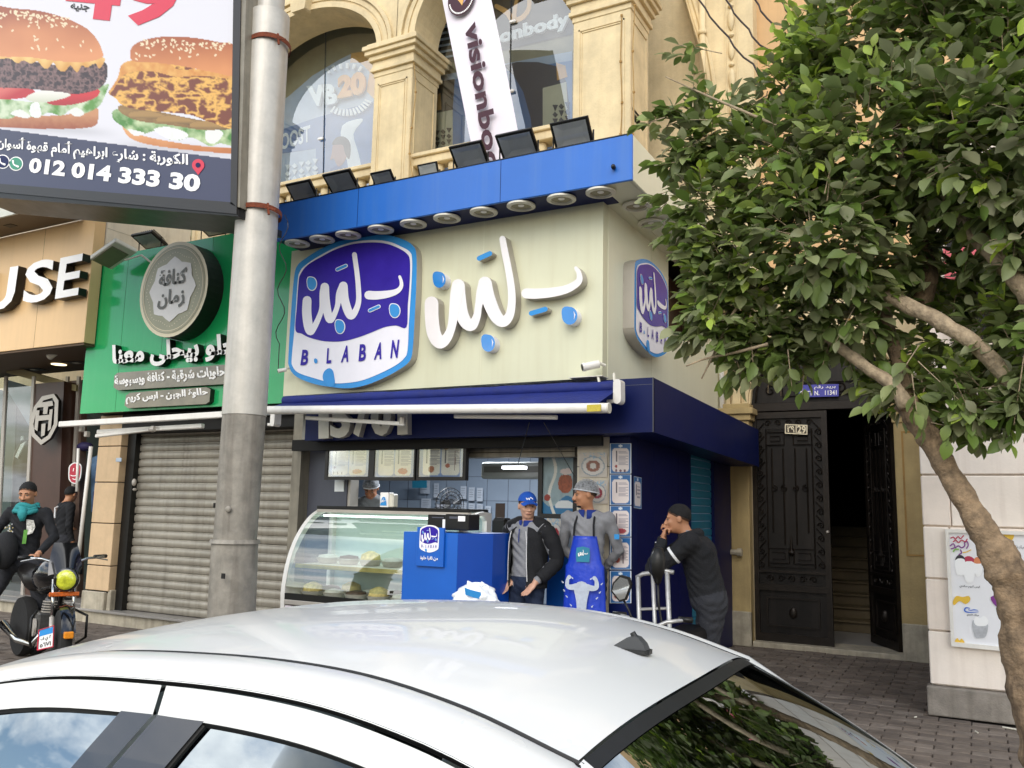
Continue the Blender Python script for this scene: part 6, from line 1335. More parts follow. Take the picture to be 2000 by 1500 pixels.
# wheels, lights, mirrors, handles, plates
wh = None
for x_ in (-3.3, -.1):
 for sg_ in (-1, 1):
  c = Vector((x_, CY0 + sg_ * .80, .16))
  q = MB(); q.lathe([(.20, -.09), (.29, -.085), (.31, -.05), (.31, .05), (.29, .085), (.20, .09)], c, YA, 28); w1 = q.build('wheel', rub, car, smooth=True, auto=40)
  q = MB(); q.lathe([(.20, .0), (.20, .06), (.17, .075), (.05, .06), (.0, .065)], c, YA * sg_, 20); q.build('rim', M['letter_side'], w1, smooth=True, auto=30)
for sg_ in (-1, 1):
 q = MB(); q.box(-4.0, -3.8, CY0 + sg_ * .55 - .14, CY0 + sg_ * .55 + .14, .46, .6); q.build('headlight', M['lamp_glass'], car, bevel=.03, seg=2)
 q = MB(); q.box(.5, .67, CY0 + sg_ * .56 - .13, CY0 + sg_ * .56 + .13, .56, .72); q.build('tail_light', mat('tail_red', '#7d0f12', .15, var=.1, coat=1), car, bevel=.02, seg=2)
 q = MB(); q.ball((-2.55, CY0 + sg_ * .92, .92), .07, .1, .065); q.build('door_mirror', paint_w, car, smooth=True)
 for x_ in (-1.55, -.6):
  q = MB(); q.box(x_, x_ + .18, CY0 + sg_ * .865 - .015, CY0 + sg_ * .865 + .015, .66, .69); q.build('door_handle', paint_w, car, bevel=.008)
q = MB(); q.box(-4.06, -3.7, CY0 - .7, CY0 + .7, .06, .36); q.build('front_bumper', paint_w, car, bevel=.05, seg=3)
q = MB(); q.box(.4, .72, CY0 - .7, CY0 + .7, .06, .40); q.build('rear_bumper', paint_w, car, bevel=.05, seg=3)
# ================================================================= street tree
tree = thing('ficus_tree', 'dense green ficus tree with pale crooked trunk leaning in from the right', 'tree', (0.3, 5.2, 0))
mm('bark', '#8a745a', 0.85, var=0.6, scale=16, bump=1.0, bscale=60, streak=1.0, stain='#4a3a2b'); mm('bark_pale', '#a8957a', 0.85, var=0.45, scale=24, bump=0.9, bscale=50, streak=0.65, stain='#5d4c3a')
def limb(name, px, ws, Y=5.2, mk='bark', n=12, k=5):
 sp = smooth_path([p + (w_,) + ((Y,) if not hasattr(Y, '__len__') else (Y[i],)) for i, (p, w_) in enumerate(zip(px, ws))], k)
 P = [at(a, b_, Y=y_) for a, b_, w_, y_ in sp]; rad = [w_ / 2 * .74 * (P[i] - CAM).length / F * .93 * (1 + .05 * math.sin(i * 8.5 / k) + .03 * math.sin(i * 15 / k)) for i, (a, b_, w_, y_) in enumerate(sp)]
 q = MB(); q.tube(P, rad, n); v = q.v
 for i in range(len(v)):     # knobbly bark
  s_ = 1 + .0; p = Vector(v[i]); c = P[min(i // n, len(P) - 1)]; d = p - c; v[i] = tuple(c + d * (1 + .09 * math.sin(7 * p.z + 40 * p.x) * math.sin(9 * p.z - 37 * p.y) + .05 * math.sin(60 * p.x + 13 * p.z + 50 * p.y) + RNG.normal(0, .022)))
 o = q.build(name, M[mk], tree, smooth=True); return o
limb('trunk', [(2120, 1620), (2050, 1460), (2003, 1310), (1988, 1200), (1962, 1110), (1930, 1050), (1880, 970), (1835, 890), (1800, 835), (1768, 785)], [150, 118, 88, 80, 92, 70, 60, 56, 58, 60], 5.2, n=30, k=14)
limb('limb', [(1772, 795), (1745, 755), (1690, 715), (1648, 685), (1612, 655), (1590, 625)], [40, 36, 30, 28, 24, 18], 5.15, 'bark_pale')
limb('limb', [(1770, 790), (1760, 720), (1738, 660), (1725, 610), (1700, 560), (1690, 480), (1650, 400), (1600, 300)], [46, 40, 34, 32, 28, 26, 20, 12], 5.3)
limb('limb', [(2060, 860), (2010, 800), (1960, 730), (1900, 670), (1830, 625), (1760, 590), (1720, 570), (1650, 540), (1560, 500)], [46, 44, 42, 40, 40, 38, 34, 22, 14], [5.2, 5.1, 5.05, 5, 5, 5.05, 5.1, 5.2, 5.2], 'bark_pale')
limb('limb', [(2090, 700), (2040, 640), (2000, 570), (1960, 520), (1915, 470), (1870, 420), (1830, 360), (1800, 260)], [50, 46, 44, 42, 40, 36, 28, 16], [5.2, 5.1, 5, 5, 5, 5.1, 5.2, 5.3], 'bark_pale')
limb('limb', [(1800, 600), (1815, 540), (1800, 470), (1785, 400), (1770, 330), (1740, 200), (1700, 90)], [44, 42, 38, 34, 28, 20, 10], 5.35)
limb('branch', [(1700, 320), (1660, 290), (1600, 262), (1540, 255), (1470, 225), (1400, 195), (1355, 175), (1300, 150)], [20, 17, 14, 11, 9, 7, 5, 3], [5.3, 5.25, 5.2, 5.1, 5.0, 5.0, 5.0, 5.0], 'bark_pale', 6)
limb('branch', [(1500, 560), (1440, 600), (1400, 680), (1370, 740)], [14, 10, 8, 4], 5.0, 'bark_pale', 6)
limb('branch', [(1340, 715), (1380, 700), (1430, 690), (1500, 672)], [4, 6, 8, 10], 4.95, 'bark_pale', 6)
# leaves: sprays of alternate leaves on short twigs through the crown volume
BL = [(1395, 262, 5.15, .30), (1345, 300, 5.1, .22), (1388, 400, 5.15, .34), (1378, 500, 5.1, .26), (1440, 520, 5.1, .38), (1395, 620, 5.05, .26), (1490, 645, 5.15, .30), (1560, 690, 5.25, .26), (1450, 700, 5.1, .20), (1555, 200, 5.35, .40),
      (1530, 330, 5.1, .42), (1600, 450, 4.95, .46), (1690, 90, 5.5, .46), (1720, 260, 5.1, .55), (1860, 100, 5.4, .6), (1950, 280, 5.0, .6), (1900, 660, 5.55, .42), (1650, 600, 5.25, .42), (1790, 760, 5.35, .26),
      (1720, 745, 5.4, .18), (1920, 770, 5.2, .30), (1990, 800, 5.1, .22), (1880, 820, 5.3, .16), (2040, 120, 5.2, .6), (2060, 420, 5.1, .5), (2080, 650, 5.2, .5), (1760, 480, 5.45, .42), (1580, 60, 5.6, .24), (1620, 120, 5.3, .3), (1990, -30, 5.3, .5), (1800, -60, 5.5, .5), (1320, 220, 5.05, .12), (2150, 300, 5.3, .8), (2200, 650, 5.3, .6), (1850, 560, 5.7, .3)]
lv_v, lv_f, lv_c = [], [], []
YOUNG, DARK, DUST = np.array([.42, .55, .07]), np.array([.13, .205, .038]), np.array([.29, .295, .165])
def leaf_frame(pos, d, up):
 d = d.normalized(); sd = d.cross(up); sd = sd.normalized() if sd.length > 1e-4 else d.orthogonal().normalized(); return d, sd, sd.cross(d)
LPROF = [(0, 0), (.12, .16), (.38, .40), (.62, .40), (.84, .22), (1.0, 0)]
def leaf_pts(L_, wd, curl, fold):
 c_, l_, r_ = [], [], []
 for t, w_ in LPROF:
  z = -curl * t * t; c_.append((t * L_, 0, z * L_)); l_.append((t * L_, w_ * wd * L_, (z + w_ * fold) * L_)); r_.append((t * L_, -w_ * wd * L_, (z + w_ * fold) * L_))
 pts = c_ + l_[1:5] + r_[1:5]           # 6 + 4 + 4
 fs = [(0, 1, 6), (1, 2, 7, 6), (2, 3, 8, 7), (3, 4, 9, 8), (4, 5, 9), (0, 10, 1), (1, 10, 11, 2), (2, 11, 12, 3), (3, 12, 13, 4), (4, 13, 5)]
 return pts, fs
leaves = []
g3 = lambda: Vector(RNG.normal(0, 1, 3).tolist())
tot = sum(r_ ** 2 for *_, r_ in BL)
def spray(c, out, n_l, young, L0=.112):
 tip = c; root_ = c - out * (.032 * n_l)
 for i in range(n_l):
  t = (i + .5) / n_l; p = root_.lerp(tip, t) + g3() * .006
  sd = out.cross(ZA); sd = sd.normalized() if sd.length > 1e-3 else XA
  ang = (1 if i % 2 else -1)
  d = (out * (.55 + .7 * t) + sd * ang * (.85 - .5 * t) + ZA * RNG.normal(-.12, .28) + g3() * .15).normalized()
  up = (ZA + g3() * .42 - FW * .25).normalized()
  y_ = max(0, min(1, young * (.4 + .8 * t) + RNG.normal(0, .06)))
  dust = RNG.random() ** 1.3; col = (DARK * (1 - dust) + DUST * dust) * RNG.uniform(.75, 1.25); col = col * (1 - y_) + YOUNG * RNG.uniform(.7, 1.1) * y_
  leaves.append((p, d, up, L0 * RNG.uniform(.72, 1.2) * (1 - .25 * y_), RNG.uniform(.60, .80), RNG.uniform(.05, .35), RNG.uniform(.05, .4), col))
 twigs.append((root_, tip))
twigs = []
for a, b_, Y_, r_ in BL:
 cc = at(a, b_, Y=Y_); n_ = int(3400 * r_ ** 2 / tot)
 for _ in range(n_):
  v = g3().normalized(); v = (v - FW * .35).normalized() if RNG.random() < .5 else v
  rad = r_ * RNG.uniform(.45, 1.04) ** .6; p = cc + Vector((v.x * rad, v.y * rad * .9, v.z * rad))
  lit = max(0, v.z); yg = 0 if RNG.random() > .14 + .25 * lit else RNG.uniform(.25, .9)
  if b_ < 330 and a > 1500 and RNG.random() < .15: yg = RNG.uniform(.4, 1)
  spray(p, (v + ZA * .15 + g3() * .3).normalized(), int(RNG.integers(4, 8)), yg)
# stray shoots at the outline
for px_, dr_, n_, yg in (([1352, 108], (-.2, 0, 1), 7, .25), ([1300, 105], (-.9, 0, .35), 7, .1), ([1262, 232], (-1, 0, .1), 6, .2), ([1250, 248], (-1, 0, .25), 5, .2), ([1272, 330], (-1, 0, -.1), 5, .1), ([1262, 390], (-1, -.1, -.15), 6, .15), ([1290, 470], (-.8, 0, -.5), 6, .1), ([1275, 440], (-1, 0, .1), 5, .1),
      ([1510, 60], (-.6, 0, .8), 8, .95), ([1540, 20], (-.3, 0, 1), 8, .9), ([1500, 100], (-1, 0, .3), 7, .8), ([1470, 290], (-.9, -.4, .1), 8, .7), ([1570, 250], (-.6, -.6, .3), 8, .9), ([1660, 320], (.1, -.8, .6), 6, .8), ([1900, 40], (.2, -.5, .9), 6, .95), ([1870, 90], (-.3, -.6, .7), 6, .9), ([1650, 330], (.3, -.6, .8), 6, .8),
      ([1360, 650], (-.7, 0, -.7), 6, .1), ([1330, 620], (-1, 0, -.2), 5, .1), ([1345, 560], (-1, 0, -.3), 6, .1), ([1410, 745], (-.5, 0, -.9), 6, .05), ([1455, 752], (-.2, 0, -1), 6, .05), ([1520, 742], (0, 0, -1), 5, .05), ([1690, 800], (-.7, 0, -.5), 7, .1), ([1850, 860], (-.1, 0, -1), 7, .1), ([1900, 862], (.2, 0, -1), 7, .05), ([1975, 870], (0, 0, -1), 8, .1), ([1800, 840], (.1, 0, -1), 5, .1), ([1475, 430], (-.8, -.7, .1), 7, .5), ([1620, 545], (-.5, -.9, 0), 7, .3), ([1740, 560], (.4, -.9, -.2), 7, .2)):
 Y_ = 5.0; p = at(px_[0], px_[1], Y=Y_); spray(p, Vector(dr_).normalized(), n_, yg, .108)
 if n_ >= 5: spray(p - Vector(dr_).normalized() * .05 + g3() * .05, (Vector(dr_) + g3() * .4).normalized(), n_, yg, .108)
leaves.sort(key=lambda l: (l[0] - CAM).dot(FW) + (5 if not (-.42 < ((l[0] - CAM).dot(RT)) / max(.1, (l[0] - CAM).dot(FW)) < .60) else 0))
lm = mat('leaf', None, 0.42, var=0, vcol='tint', spec=.35)
nt_ = lm.node_tree; bs = nt_.nodes['Principled BSDF']; tr = nt_.nodes.new('ShaderNodeBsdfTranslucent'); mxs = nt_.nodes.new('ShaderNodeMixShader'); mxs.inputs[0].default_value = .36
vc = nt_.nodes['Color Attribute'] if 'Color Attribute' in nt_.nodes else [n_ for n_ in nt_.nodes if n_.bl_idname == 'ShaderNodeVertexColor'][0]
nt_.links.new(vc.outputs['Color'], tr.inputs[0]); nt_.links.new(bs.outputs[0], mxs.inputs[1]); nt_.links.new(tr.outputs[0], mxs.inputs[2]); nt_.links.new(mxs.outputs[0], nt_.nodes['Material Output'].inputs['Surface'])
def set_tint(me, cols):
 a_ = me.color_attributes.new('tint', 'FLOAT_COLOR', 'POINT'); a_.data.foreach_set('color', np.concatenate([cols, np.ones((len(cols), 1))], 1).ravel().astype(np.float32))
variants = []
for i in range(6):
 pts, fs = leaf_pts(1.0, (.62, .7, .78)[i % 3], (.1, .22, .3)[i % 3], (.1, .25, .35)[(i + 1) % 3]); me = bpy.data.meshes.new('leaf'); me.from_pydata(pts, [], fs); me.materials.append(lm); me.polygons.foreach_set('use_smooth', [True] * len(fs))
 col = (DARK * .9, DARK * .5 + DUST * .5, DUST, DARK * .7 + YOUNG * .3, YOUNG * .9, DUST * .8)[i]; set_tint(me, np.repeat(col[None], len(pts), 0)); variants.append((me, col))
tb = BASE[tree.name]; crown = MB()
cols = []
for i, (p, d, up, L_, wd, curl, fold, col) in enumerate(leaves):
 d, sd, n_ = leaf_frame(p, d, up)
 if i < 300:
  me = min(variants, key=lambda v: float(((v[1] - col) ** 2).sum()))[0]; o = bpy.data.objects.new('leaf', me); COL.objects.link(o); o.parent = tree
  o.matrix_local = Matrix.Translation(p - tb) @ Matrix((d, sd, n_)).transposed().to_4x4() @ Matrix.Diagonal((L_, L_, L_, 1))
 else:
  pts, fs = leaf_pts(L_, wd, curl, fold); crown.add([p + d * x + sd * y + n_ * z for x, y, z in pts], fs); cols.append(np.repeat(np.array(col)[None], len(pts), 0))
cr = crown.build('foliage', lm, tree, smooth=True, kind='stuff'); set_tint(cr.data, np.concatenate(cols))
q = MB()
for a, b_ in twigs[::2]: q.tube([a - (b_ - a) * .4, b_], [.004, .002], 3, cap=False)
q.build('twigs', M['bark_pale'], tree, kind='stuff')
print('leaves', len(leaves))
# ================================================================= people (one continuous body each, from a distance field)
def smin(a, b, k): h = np.clip(.5 + .5 * (b - a) / k, 0, 1); return b * (1 - h) + a * h - k * h * (1 - h)
def surface(prims, h=0.0085, k=0.02):
 """prims: (kind, label, data...) capsules ('c', lab, a, b, ra, rb) and ellipsoids ('e', lab, c, (rx,ry,rz), rot3x3 or None); returns verts, quads, labels"""
 lo = np.full(3, 9e9); hi = -lo
 for p in prims:
  if p[0] == 'c': a, b, r_ = np.array(p[2]), np.array(p[3]), max(p[4], p[5]); lo = np.minimum(lo, np.minimum(a, b) - r_); hi = np.maximum(hi, np.maximum(a, b) + r_)
  else: c = np.array(p[2]); r_ = max(p[3]); lo = np.minimum(lo, c - r_); hi = np.maximum(hi, c + r_)
 lo -= 3 * h; hi += 3 * h; N = np.ceil((hi - lo) / h).astype(int) + 1
 D_ = np.full(N, 1.0, np.float32); Lb = np.zeros(N, np.int8); B_ = np.full(N, 1.0, np.float32)
 for p in prims:
  if p[0] == 'c': a, b = np.array(p[2]), np.array(p[3]); R_ = max(p[4], p[5]); l0, h0 = np.minimum(a, b) - R_, np.maximum(a, b) + R_
  else: c = np.array(p[2]); R_ = max(p[3]); l0, h0 = c - R_, c + R_
  m = 2.2 * k + h
  i0 = np.maximum(np.floor((l0 - m - lo) / h).astype(int), 0); i1 = np.minimum(np.ceil((h0 + m - lo) / h).astype(int) + 1, N)
  g_ = np.meshgrid(*[lo[q] + h * np.arange(i0[q], i1[q]) for q in range(3)], indexing='ij'); P = np.stack(g_, -1).astype(np.float32)
  if p[0] == 'c':
   ab = b - a; t = np.clip(((P - a) @ ab) / max(ab @ ab, 1e-9), 0, 1); d = np.linalg.norm(P - (a + t[..., None] * ab), axis=-1) - (p[4] + (p[5] - p[4]) * t)
  else:
   q = P - c
   if len(p) > 4 and p[4] is not None: q = q @ np.array(p[4])
   r_ = np.array(p[3]); k0 = np.linalg.norm(q / r_, axis=-1); k1 = np.linalg.norm(q / r_ ** 2, axis=-1); d = k0 * (k0 - 1) / np.maximum(k1, 1e-6)
  sl_ = tuple(slice(i0[q], i1[q]) for q in range(3)); cur = D_[sl_]
  kk = p[5] if p[0] == 'e' and len(p) > 5 else (p[6] if p[0] == 'c' and len(p) > 6 else k)
  bb_ = B_[sl_]; upd = d < bb_; Lb[sl_][upd] = p[1]; B_[sl_] = np.minimum(bb_, d); D_[sl_] = smin(cur, d, kk)
 # surface nets
 s = D_ < 0; nx, ny, nz = N
 cell = np.zeros((nx - 1, ny - 1, nz - 1), np.int8)
 for i in (0, 1):
  for j in (0, 1):
   for l in (0, 1): cell += s[i:nx - 1 + i, j:ny - 1 + j, l:nz - 1 + l]
 act = (cell > 0) & (cell < 8); idx = np.full(act.shape, -1, np.int32); ids = np.argwhere(act); idx[act] = np.arange(len(ids))
 acc = np.zeros((len(ids), 3)); cnt = np.zeros(len(ids)); C8 = [(i, j, l) for i in (0, 1) for j in (0, 1) for l in (0, 1)]
 for e0 in C8:
  for ax in range(3):
   if e0[ax] == 1: continue
   e1 = list(e0); e1[ax] = 1
   v0 = D_[ids[:, 0] + e0[0], ids[:, 1] + e0[1], ids[:, 2] + e0[2]]; v1 = D_[ids[:, 0] + e1[0], ids[:, 1] + e1[1], ids[:, 2] + e1[2]]
   m = (v0 < 0) != (v1 < 0); t = np.where(m, v0 / np.where(m, v0 - v1, 1), 0); pt = np.array(e0, float)[None].repeat(len(ids), 0); pt[:, ax] += t
   acc[m] += pt[m]; cnt[m] += 1
 V_ = lo + h * (ids + acc / cnt[:, None])
 F_ = []
 for ax in range(3):
  a1, a2 = (ax + 1) % 3, (ax + 2) % 3
  sl0 = [slice(None)] * 3; sl1 = [slice(None)] * 3; sl0[ax] = slice(0, -1); sl1[ax] = slice(1, None)
  s0, s1 = s[tuple(sl0)], s[tuple(sl1)]; ed = np.argwhere(s0 != s1)
  ed = ed[(ed[:, a1] > 0) & (ed[:, a2] > 0) & (ed[:, a1] < N[a1] - 1) & (ed[:, a2] < N[a2] - 1)]
  def gi(o1, o2): q = ed.copy(); q[:, a1] -= o1; q[:, a2] -= o2; return idx[q[:, 0], q[:, 1], q[:, 2]]
  quad = np.stack([gi(1, 1), gi(0, 1), gi(0, 0), gi(1, 0)], 1); fl = s0[ed[:, 0], ed[:, 1], ed[:, 2]]
  quad[~fl] = quad[~fl][:, ::-1]; F_.append(quad)
 F_ = np.concatenate(F_); lab = Lb[ids[:, 0], ids[:, 1], ids[:, 2]]
 return V_, F_, lab
def rotm(yaw, pitch=0, roll=0):
 return (Matrix.Rotation(yaw, 3, 'Z') @ Matrix.Rotation(pitch, 3, 'X') @ Matrix.Rotation(roll, 3, 'Y'))
for k_, v in dict(skin='#b4805f', skin_dark='#a0694a', skin_pale='#c89a80').items(): mat(k_, v, .5, var=.06, scale=20)
cloth = lambda n_, c_, **k: mat(n_, c_, .88, var=.14, scale=18, bump=.5, bscale=70, **k)
SKIN, TOP, PANTS, SHOE, INNER, TRIM = 0, 1, 2, 3, 4, 5
def person(label, loc, yaw, J, mats, head_yaw=0, head_pitch=0, H=1.75, hair='#0b0807', beard=False, stout=1.0, hooks=None, group=None, hands=True, jacket=False, fistL=None, fistR=None, half=False):
 """local frame: x to the person's left, -y forward. J overrides joints."""
 s = H / 1.75
 Q = dict(pel=(0, 0, .95), chest=(0, .0, 1.28), neck=(0, .01, 1.47), head=(0, -.015, 1.62), shL=(.185, .0, 1.42), shR=(-.185, .0, 1.42), elL=(.23, .02, 1.14), elR=(-.23, .02, 1.14), haL=(.22, -.06, .90), haR=(-.22, -.06, .90),
             hiL=(.09, 0, .92), hiR=(-.09, 0, .92), knL=(.10, -.02, .50), knR=(-.10, -.02, .50), anL=(.10, .02, .09), anR=(-.10, .02, .09))
 Q.update(J); Q = {k: np.array(v, float) * s for k, v in Q.items()}; w = stout
 P = []; c = lambda lab, a, b, ra, rb, kk=None: P.append(('c', lab, a, b, ra * s, rb * s) + ((kk,) if kk else ()))
 e = lambda lab, ce, r_, rot=None, kk=.02: P.append(('e', lab, ce, tuple(np.array(r_) * s), rot, kk))
 dirn = lambda a, b: (b - a) / max(np.linalg.norm(b - a), 1e-6)
 pel, chest, neck, hd = Q['pel'], Q['chest'], Q['neck'], Q['head']; lr = dirn(Q['shR'], Q['shL'])
 up = dirn(pel, chest); fwv = np.cross(lr, up); fwv /= np.linalg.norm(fwv)
 rot = np.stack([lr, -np.cross(up, lr) * -1, up], 1)      # columns: local axes
 e(PANTS, pel + up * -.01 * s, (.155 * w, .115 * w, .13), rot, .04); e(TOP, pel + up * .10 * s, (.145 * w, .115 * w, .14), rot, .05)
 e(TOP, chest + up * -.08 * s, (.15 * w, .11 * w, .16), rot, .05); e(TOP, chest + up * .06 * s, (.165 * w, .115 * w, .15), rot, .05)
 c(TOP, Q['shL'], Q['shR'], .06 * w, .06 * w, .05); c(TOP, neck + up * -.03 * s, (Q['shL'] * .7 + Q['shR'] * .3), .055, .052, .04); c(TOP, neck + up * -.03 * s, (Q['shR'] * .7 + Q['shL'] * .3), .055, .052, .04)
 c(SKIN, neck - up * .02 * s, hd - dirn(neck, hd) * .06 * s, .054, .052, .015)
 for S in 'LR':
  c(TOP, Q['sh' + S], Q['el' + S], .058 * w, .047 * w, .03); c(TOP, Q['el' + S], Q['el' + S] * .12 + Q['ha' + S] * .88, .046 * w, .034 * w, .02)
  wr = Q['el' + S] * .1 + Q['ha' + S] * .9; c(SKIN, wr, Q['ha' + S], .026, .027, .01)
  d = dirn(Q['el' + S], Q['ha' + S]);
  sd = lr if abs(d @ lr) < .7 else fwv; sd = sd - d * (sd @ d); sd /= np.linalg.norm(sd); nz_ = np.cross(d, sd); ha = Q['ha' + S]; pc_ = ha + d * .045 * s
  fist = (fistL if S == 'L' else fistR)
  if hands:
   e(SKIN, pc_, (.040, .018, .048), np.stack([sd, nz_, d], 1), .008)
   for f_ in range(4):
    b0_ = pc_ + sd * (-.028 + .0187 * f_) * s + d * .034 * s; ln = (.034, .040, .037, .028)[f_] * s
    if fist: k1_ = b0_ + d * .018 * s + nz_ * .012 * s * fist; k2_ = k1_ + nz_ * .026 * s * fist - d * .006 * s; k3_ = k2_ - d * .024 * s
    else: k1_ = b0_ + d * ln * .9; k2_ = k1_ + (d * .85 + fwv * .4) * ln * .6; k3_ = k2_ + (d * .7 + fwv * .6) * ln * .5
    c(SKIN, b0_, k1_, .0098, .0092, .004); c(SKIN, k1_, k2_, .0092, .0086, .004); c(SKIN, k2_, k3_, .0086, .0078, .004)
   th_ = -1 if S == 'L' else 1
   t0 = pc_ + sd * .030 * th_ * s - d * .02 * s; t1 = t0 + (sd * th_ * .8 + d * .8) * .028 * s; c(SKIN, t0, t1, .012, .0105, .006); c(SKIN, t1, t1 + (d * .9 - sd * th_ * .1 + (nz_ * fist * .8 if fist else 0)) * .026 * s, .0105, .009, .005)
  c(PANTS, Q['hi' + S], Q['kn' + S], .088 * w, .062, .04); c(PANTS, Q['kn' + S], Q['an' + S] + np.array([0, 0, .02]), .060, .048, .03)
  fd = fwv * np.array([1, 1, 0]); fd = fd / max(np.linalg.norm(fd), 1e-6)
  c(SHOE, Q['an' + S] - np.array([0, 0, .035]), Q['an' + S] + fd * .17 * s - np.array([0, 0, .055]), .042, .034, .02); e(SHOE, Q['an' + S] + fd * .08 * s - np.array([0, 0, .05]), (.042, .05, .035), None, .02)
 # head in its own frame
 HR = np.array(rotm(head_yaw, head_pitch)); hp = lambda x, y, z: hd + HR @ (np.array([x, y, z]) * s)
 e(SKIN, hp(0, .012, .035), (.077, .096, .092), HR, .02); e(SKIN, hp(0, -.022, -.035), (.060, .070, .078), HR, .025); e(SKIN, hp(0, -.055, -.082), (.030, .026, .022), HR, .02)
 c(SKIN, hp(0, -.092, .012), hp(0, -.113, -.026), .009, .0135, .012); c(SKIN, hp(-.014, -.100, -.030), hp(.014, -.100, -.030), .009, .009, .008)
 c(SKIN, hp(-.045, -.078, .028), hp(.045, -.078, .028), .012, .012, .012); e(SKIN, hp(.036, -.070, -.02), (.022, .02, .02), HR, .02); e(SKIN, hp(-.036, -.070, -.02), (.022, .02, .02), HR, .02)
 c(SKIN, hp(-.018, -.092, -.056), hp(.018, -.092, -.056), .0095, .0095, .006)
 for sx in (-1, 1): e(SKIN, hp(.078 * sx, .012, .0), (.010, .020, .031), HR, .006)
 V_, F_, lab = surface(P, h=.0085 * s)
 # soft folds in the clothing
 M4 = Matrix.Translation(Vector(loc)) @ Matrix.Rotation(yaw, 4, 'Z'); A4 = np.array(M4)
 cl_ = np.isin(lab, (TOP, PANTS)); x, y, z = V_[:, 0], V_[:, 1], V_[:, 2]
 ctr = np.array([0, 0, 0]); nrm = np.zeros_like(V_); a_ = V_[F_[:, 0]]; nn_ = np.cross(V_[F_[:, 1]] - a_, V_[F_[:, 2]] - a_)
 for q in range(4): np.add.at(nrm, F_[:, q], nn_)
 nrm /= np.maximum(np.linalg.norm(nrm, axis=1, keepdims=True), 1e-9)
 fold = (np.sin(z * 46 + 9 * np.sin(x * 9 + z * 5) + 6 * y) * .5 + np.sin(z * 83 + x * 47 + 5 * np.sin(y * 17)) * .3) * .0065
 V_ = V_ + nrm * (fold * cl_)[:, None]
 W_ = V_ @ A4[:3, :3].T + A4[:3, 3]
 t_ = thing('person', label, 'person', loc, group)
 b = BASE[t_.name]; me = bpy.data.meshes.new('body'); me.from_pydata((W_ - np.array(b)).tolist(), [], F_.tolist())
 for m_ in mats: me.materials.append(m_)
 me.polygons.foreach_set('material_index', np.minimum(lab[F_].max(1) if False else np.median(lab[F_], 1).astype(int), len(mats) - 1)); me.polygons.foreach_set('use_smooth', [True] * len(F_)); me.update()
 o = bpy.data.objects.new('body', me); COL.objects.link(o); o.parent = t_; BASE[o.name] = b
 HW = lambda x, y, z: M4 @ Vector(hp(x, y, z).tolist()); HRM = Matrix.Rotation(yaw, 3, 'Z') @ Matrix(HR.tolist())
 hm = mat('hair_' + hair, hair, .75, var=.3, scale=60, bump=.6, bscale=200)
 for sx in (-1, 1):
  q = MB(); q.ball(HW(.031 * sx, -.082, .008), .0115 * s, .007 * s, .007 * s, 10, 6, M=HRM); q.build('eye', mat('eye_white', '#7d736b', .3, var=0), t_, smooth=True)
  q = MB(); q.ball(HW(.031 * sx, -.0885, .007), .006 * s, .003 * s, .006 * s, 8, 5, M=HRM); q.build('iris', M['letter_black'], t_)
  q = MB(); q.tube([HW(.014 * sx, -.0925, .030), HW(.034 * sx, -.0915, .037), HW(.052 * sx, -.078, .029)], [.004 * s, .005 * s, .003 * s], 6); q.build('eyebrow', hm, t_)
 q = MB(); q.tube([HW(-.022, -.0985, -.056), HW(0, -.1035, -.057), HW(.022, -.0985, -.056)], [.0025 * s, .0042 * s, .0025 * s], 6); q.build('lips', mat('lips', '#8d4f45', .5, var=.05), t_)
 if beard:
  q = MB(); q.tube([HW(-.030, -.094, -.048), HW(0, -.108, -.042), HW(.030, -.094, -.048)], [.003, .0055, .003], 6); q.build('moustache', hm, t_)
  q = MB(); q.ball(HW(0, -.062, -.092), .034 * s, .026 * s, .014 * s, 12, 8, M=HRM); q.build('beard', hm, t_, smooth=True)
 return t_, (lambda x, y, z: M4 @ Vector((x * s, y * s, z * s))), HW, HRM, s, M4, hm
def hair_cap(t_, HW, HRM, s, hm, thick=.008, front_=.045, low=-.01, name='hair'):
 """short hair as a shell over the skull, hairline in front"""
 q = MB(); rows = []
 for i in range(12):
  row = []
  for k in range(28):
   a = 2 * PI * k / 28; fr_ = .5 - .5 * math.sin(a)      # 1 at the front (-y)
   lim = PI * (.67 - .32 * fr_ + .012 * math.sin(k * 3.1)); th = lim * i / 11
   x = (.077 + thick) * math.sin(th) * math.cos(a); y = .012 + (.096 + thick) * math.sin(th) * math.sin(a); z = .035 + (.092 + thick) * math.cos(th)
   j_ = 1 + (.010 * math.sin(k * 2.7 + i * 1.3) + .008 * math.sin(k * 5.9 - i * 2.1)) * (th > .4); row.append(HW(x * j_, .012 + (y - .012) * j_, .035 + (z - .035) * j_))
  rows.append(row)
 q.grid(rows, 0, True); q.build(name, hm, t_, smooth=True)
 fm = mat('hair_fade', '#150e0b', .9, var=.5, scale=150, alpha=.62); q = MB(); r2 = []
 for j, k2 in enumerate((-.05, .0, .04, .07)):
  row = []
  for k in range(28):
   a = 2 * PI * k / 28; fr_ = .5 - .5 * math.sin(a); th = PI * (.67 - .30 * fr_ + k2 * (1 - .8 * fr_ ** 2)); t2_ = thick * .5 + .0022 - .0004 * j
   row.append(HW((.077 + t2_) * math.sin(th) * math.cos(a), .012 + (.096 + t2_) * math.sin(th) * math.sin(a), .035 + (.092 + t2_) * math.cos(th)))
  r2.append(row)
 q.grid(r2, 0, True); q.build('hair_sides', fm, t_, smooth=True)
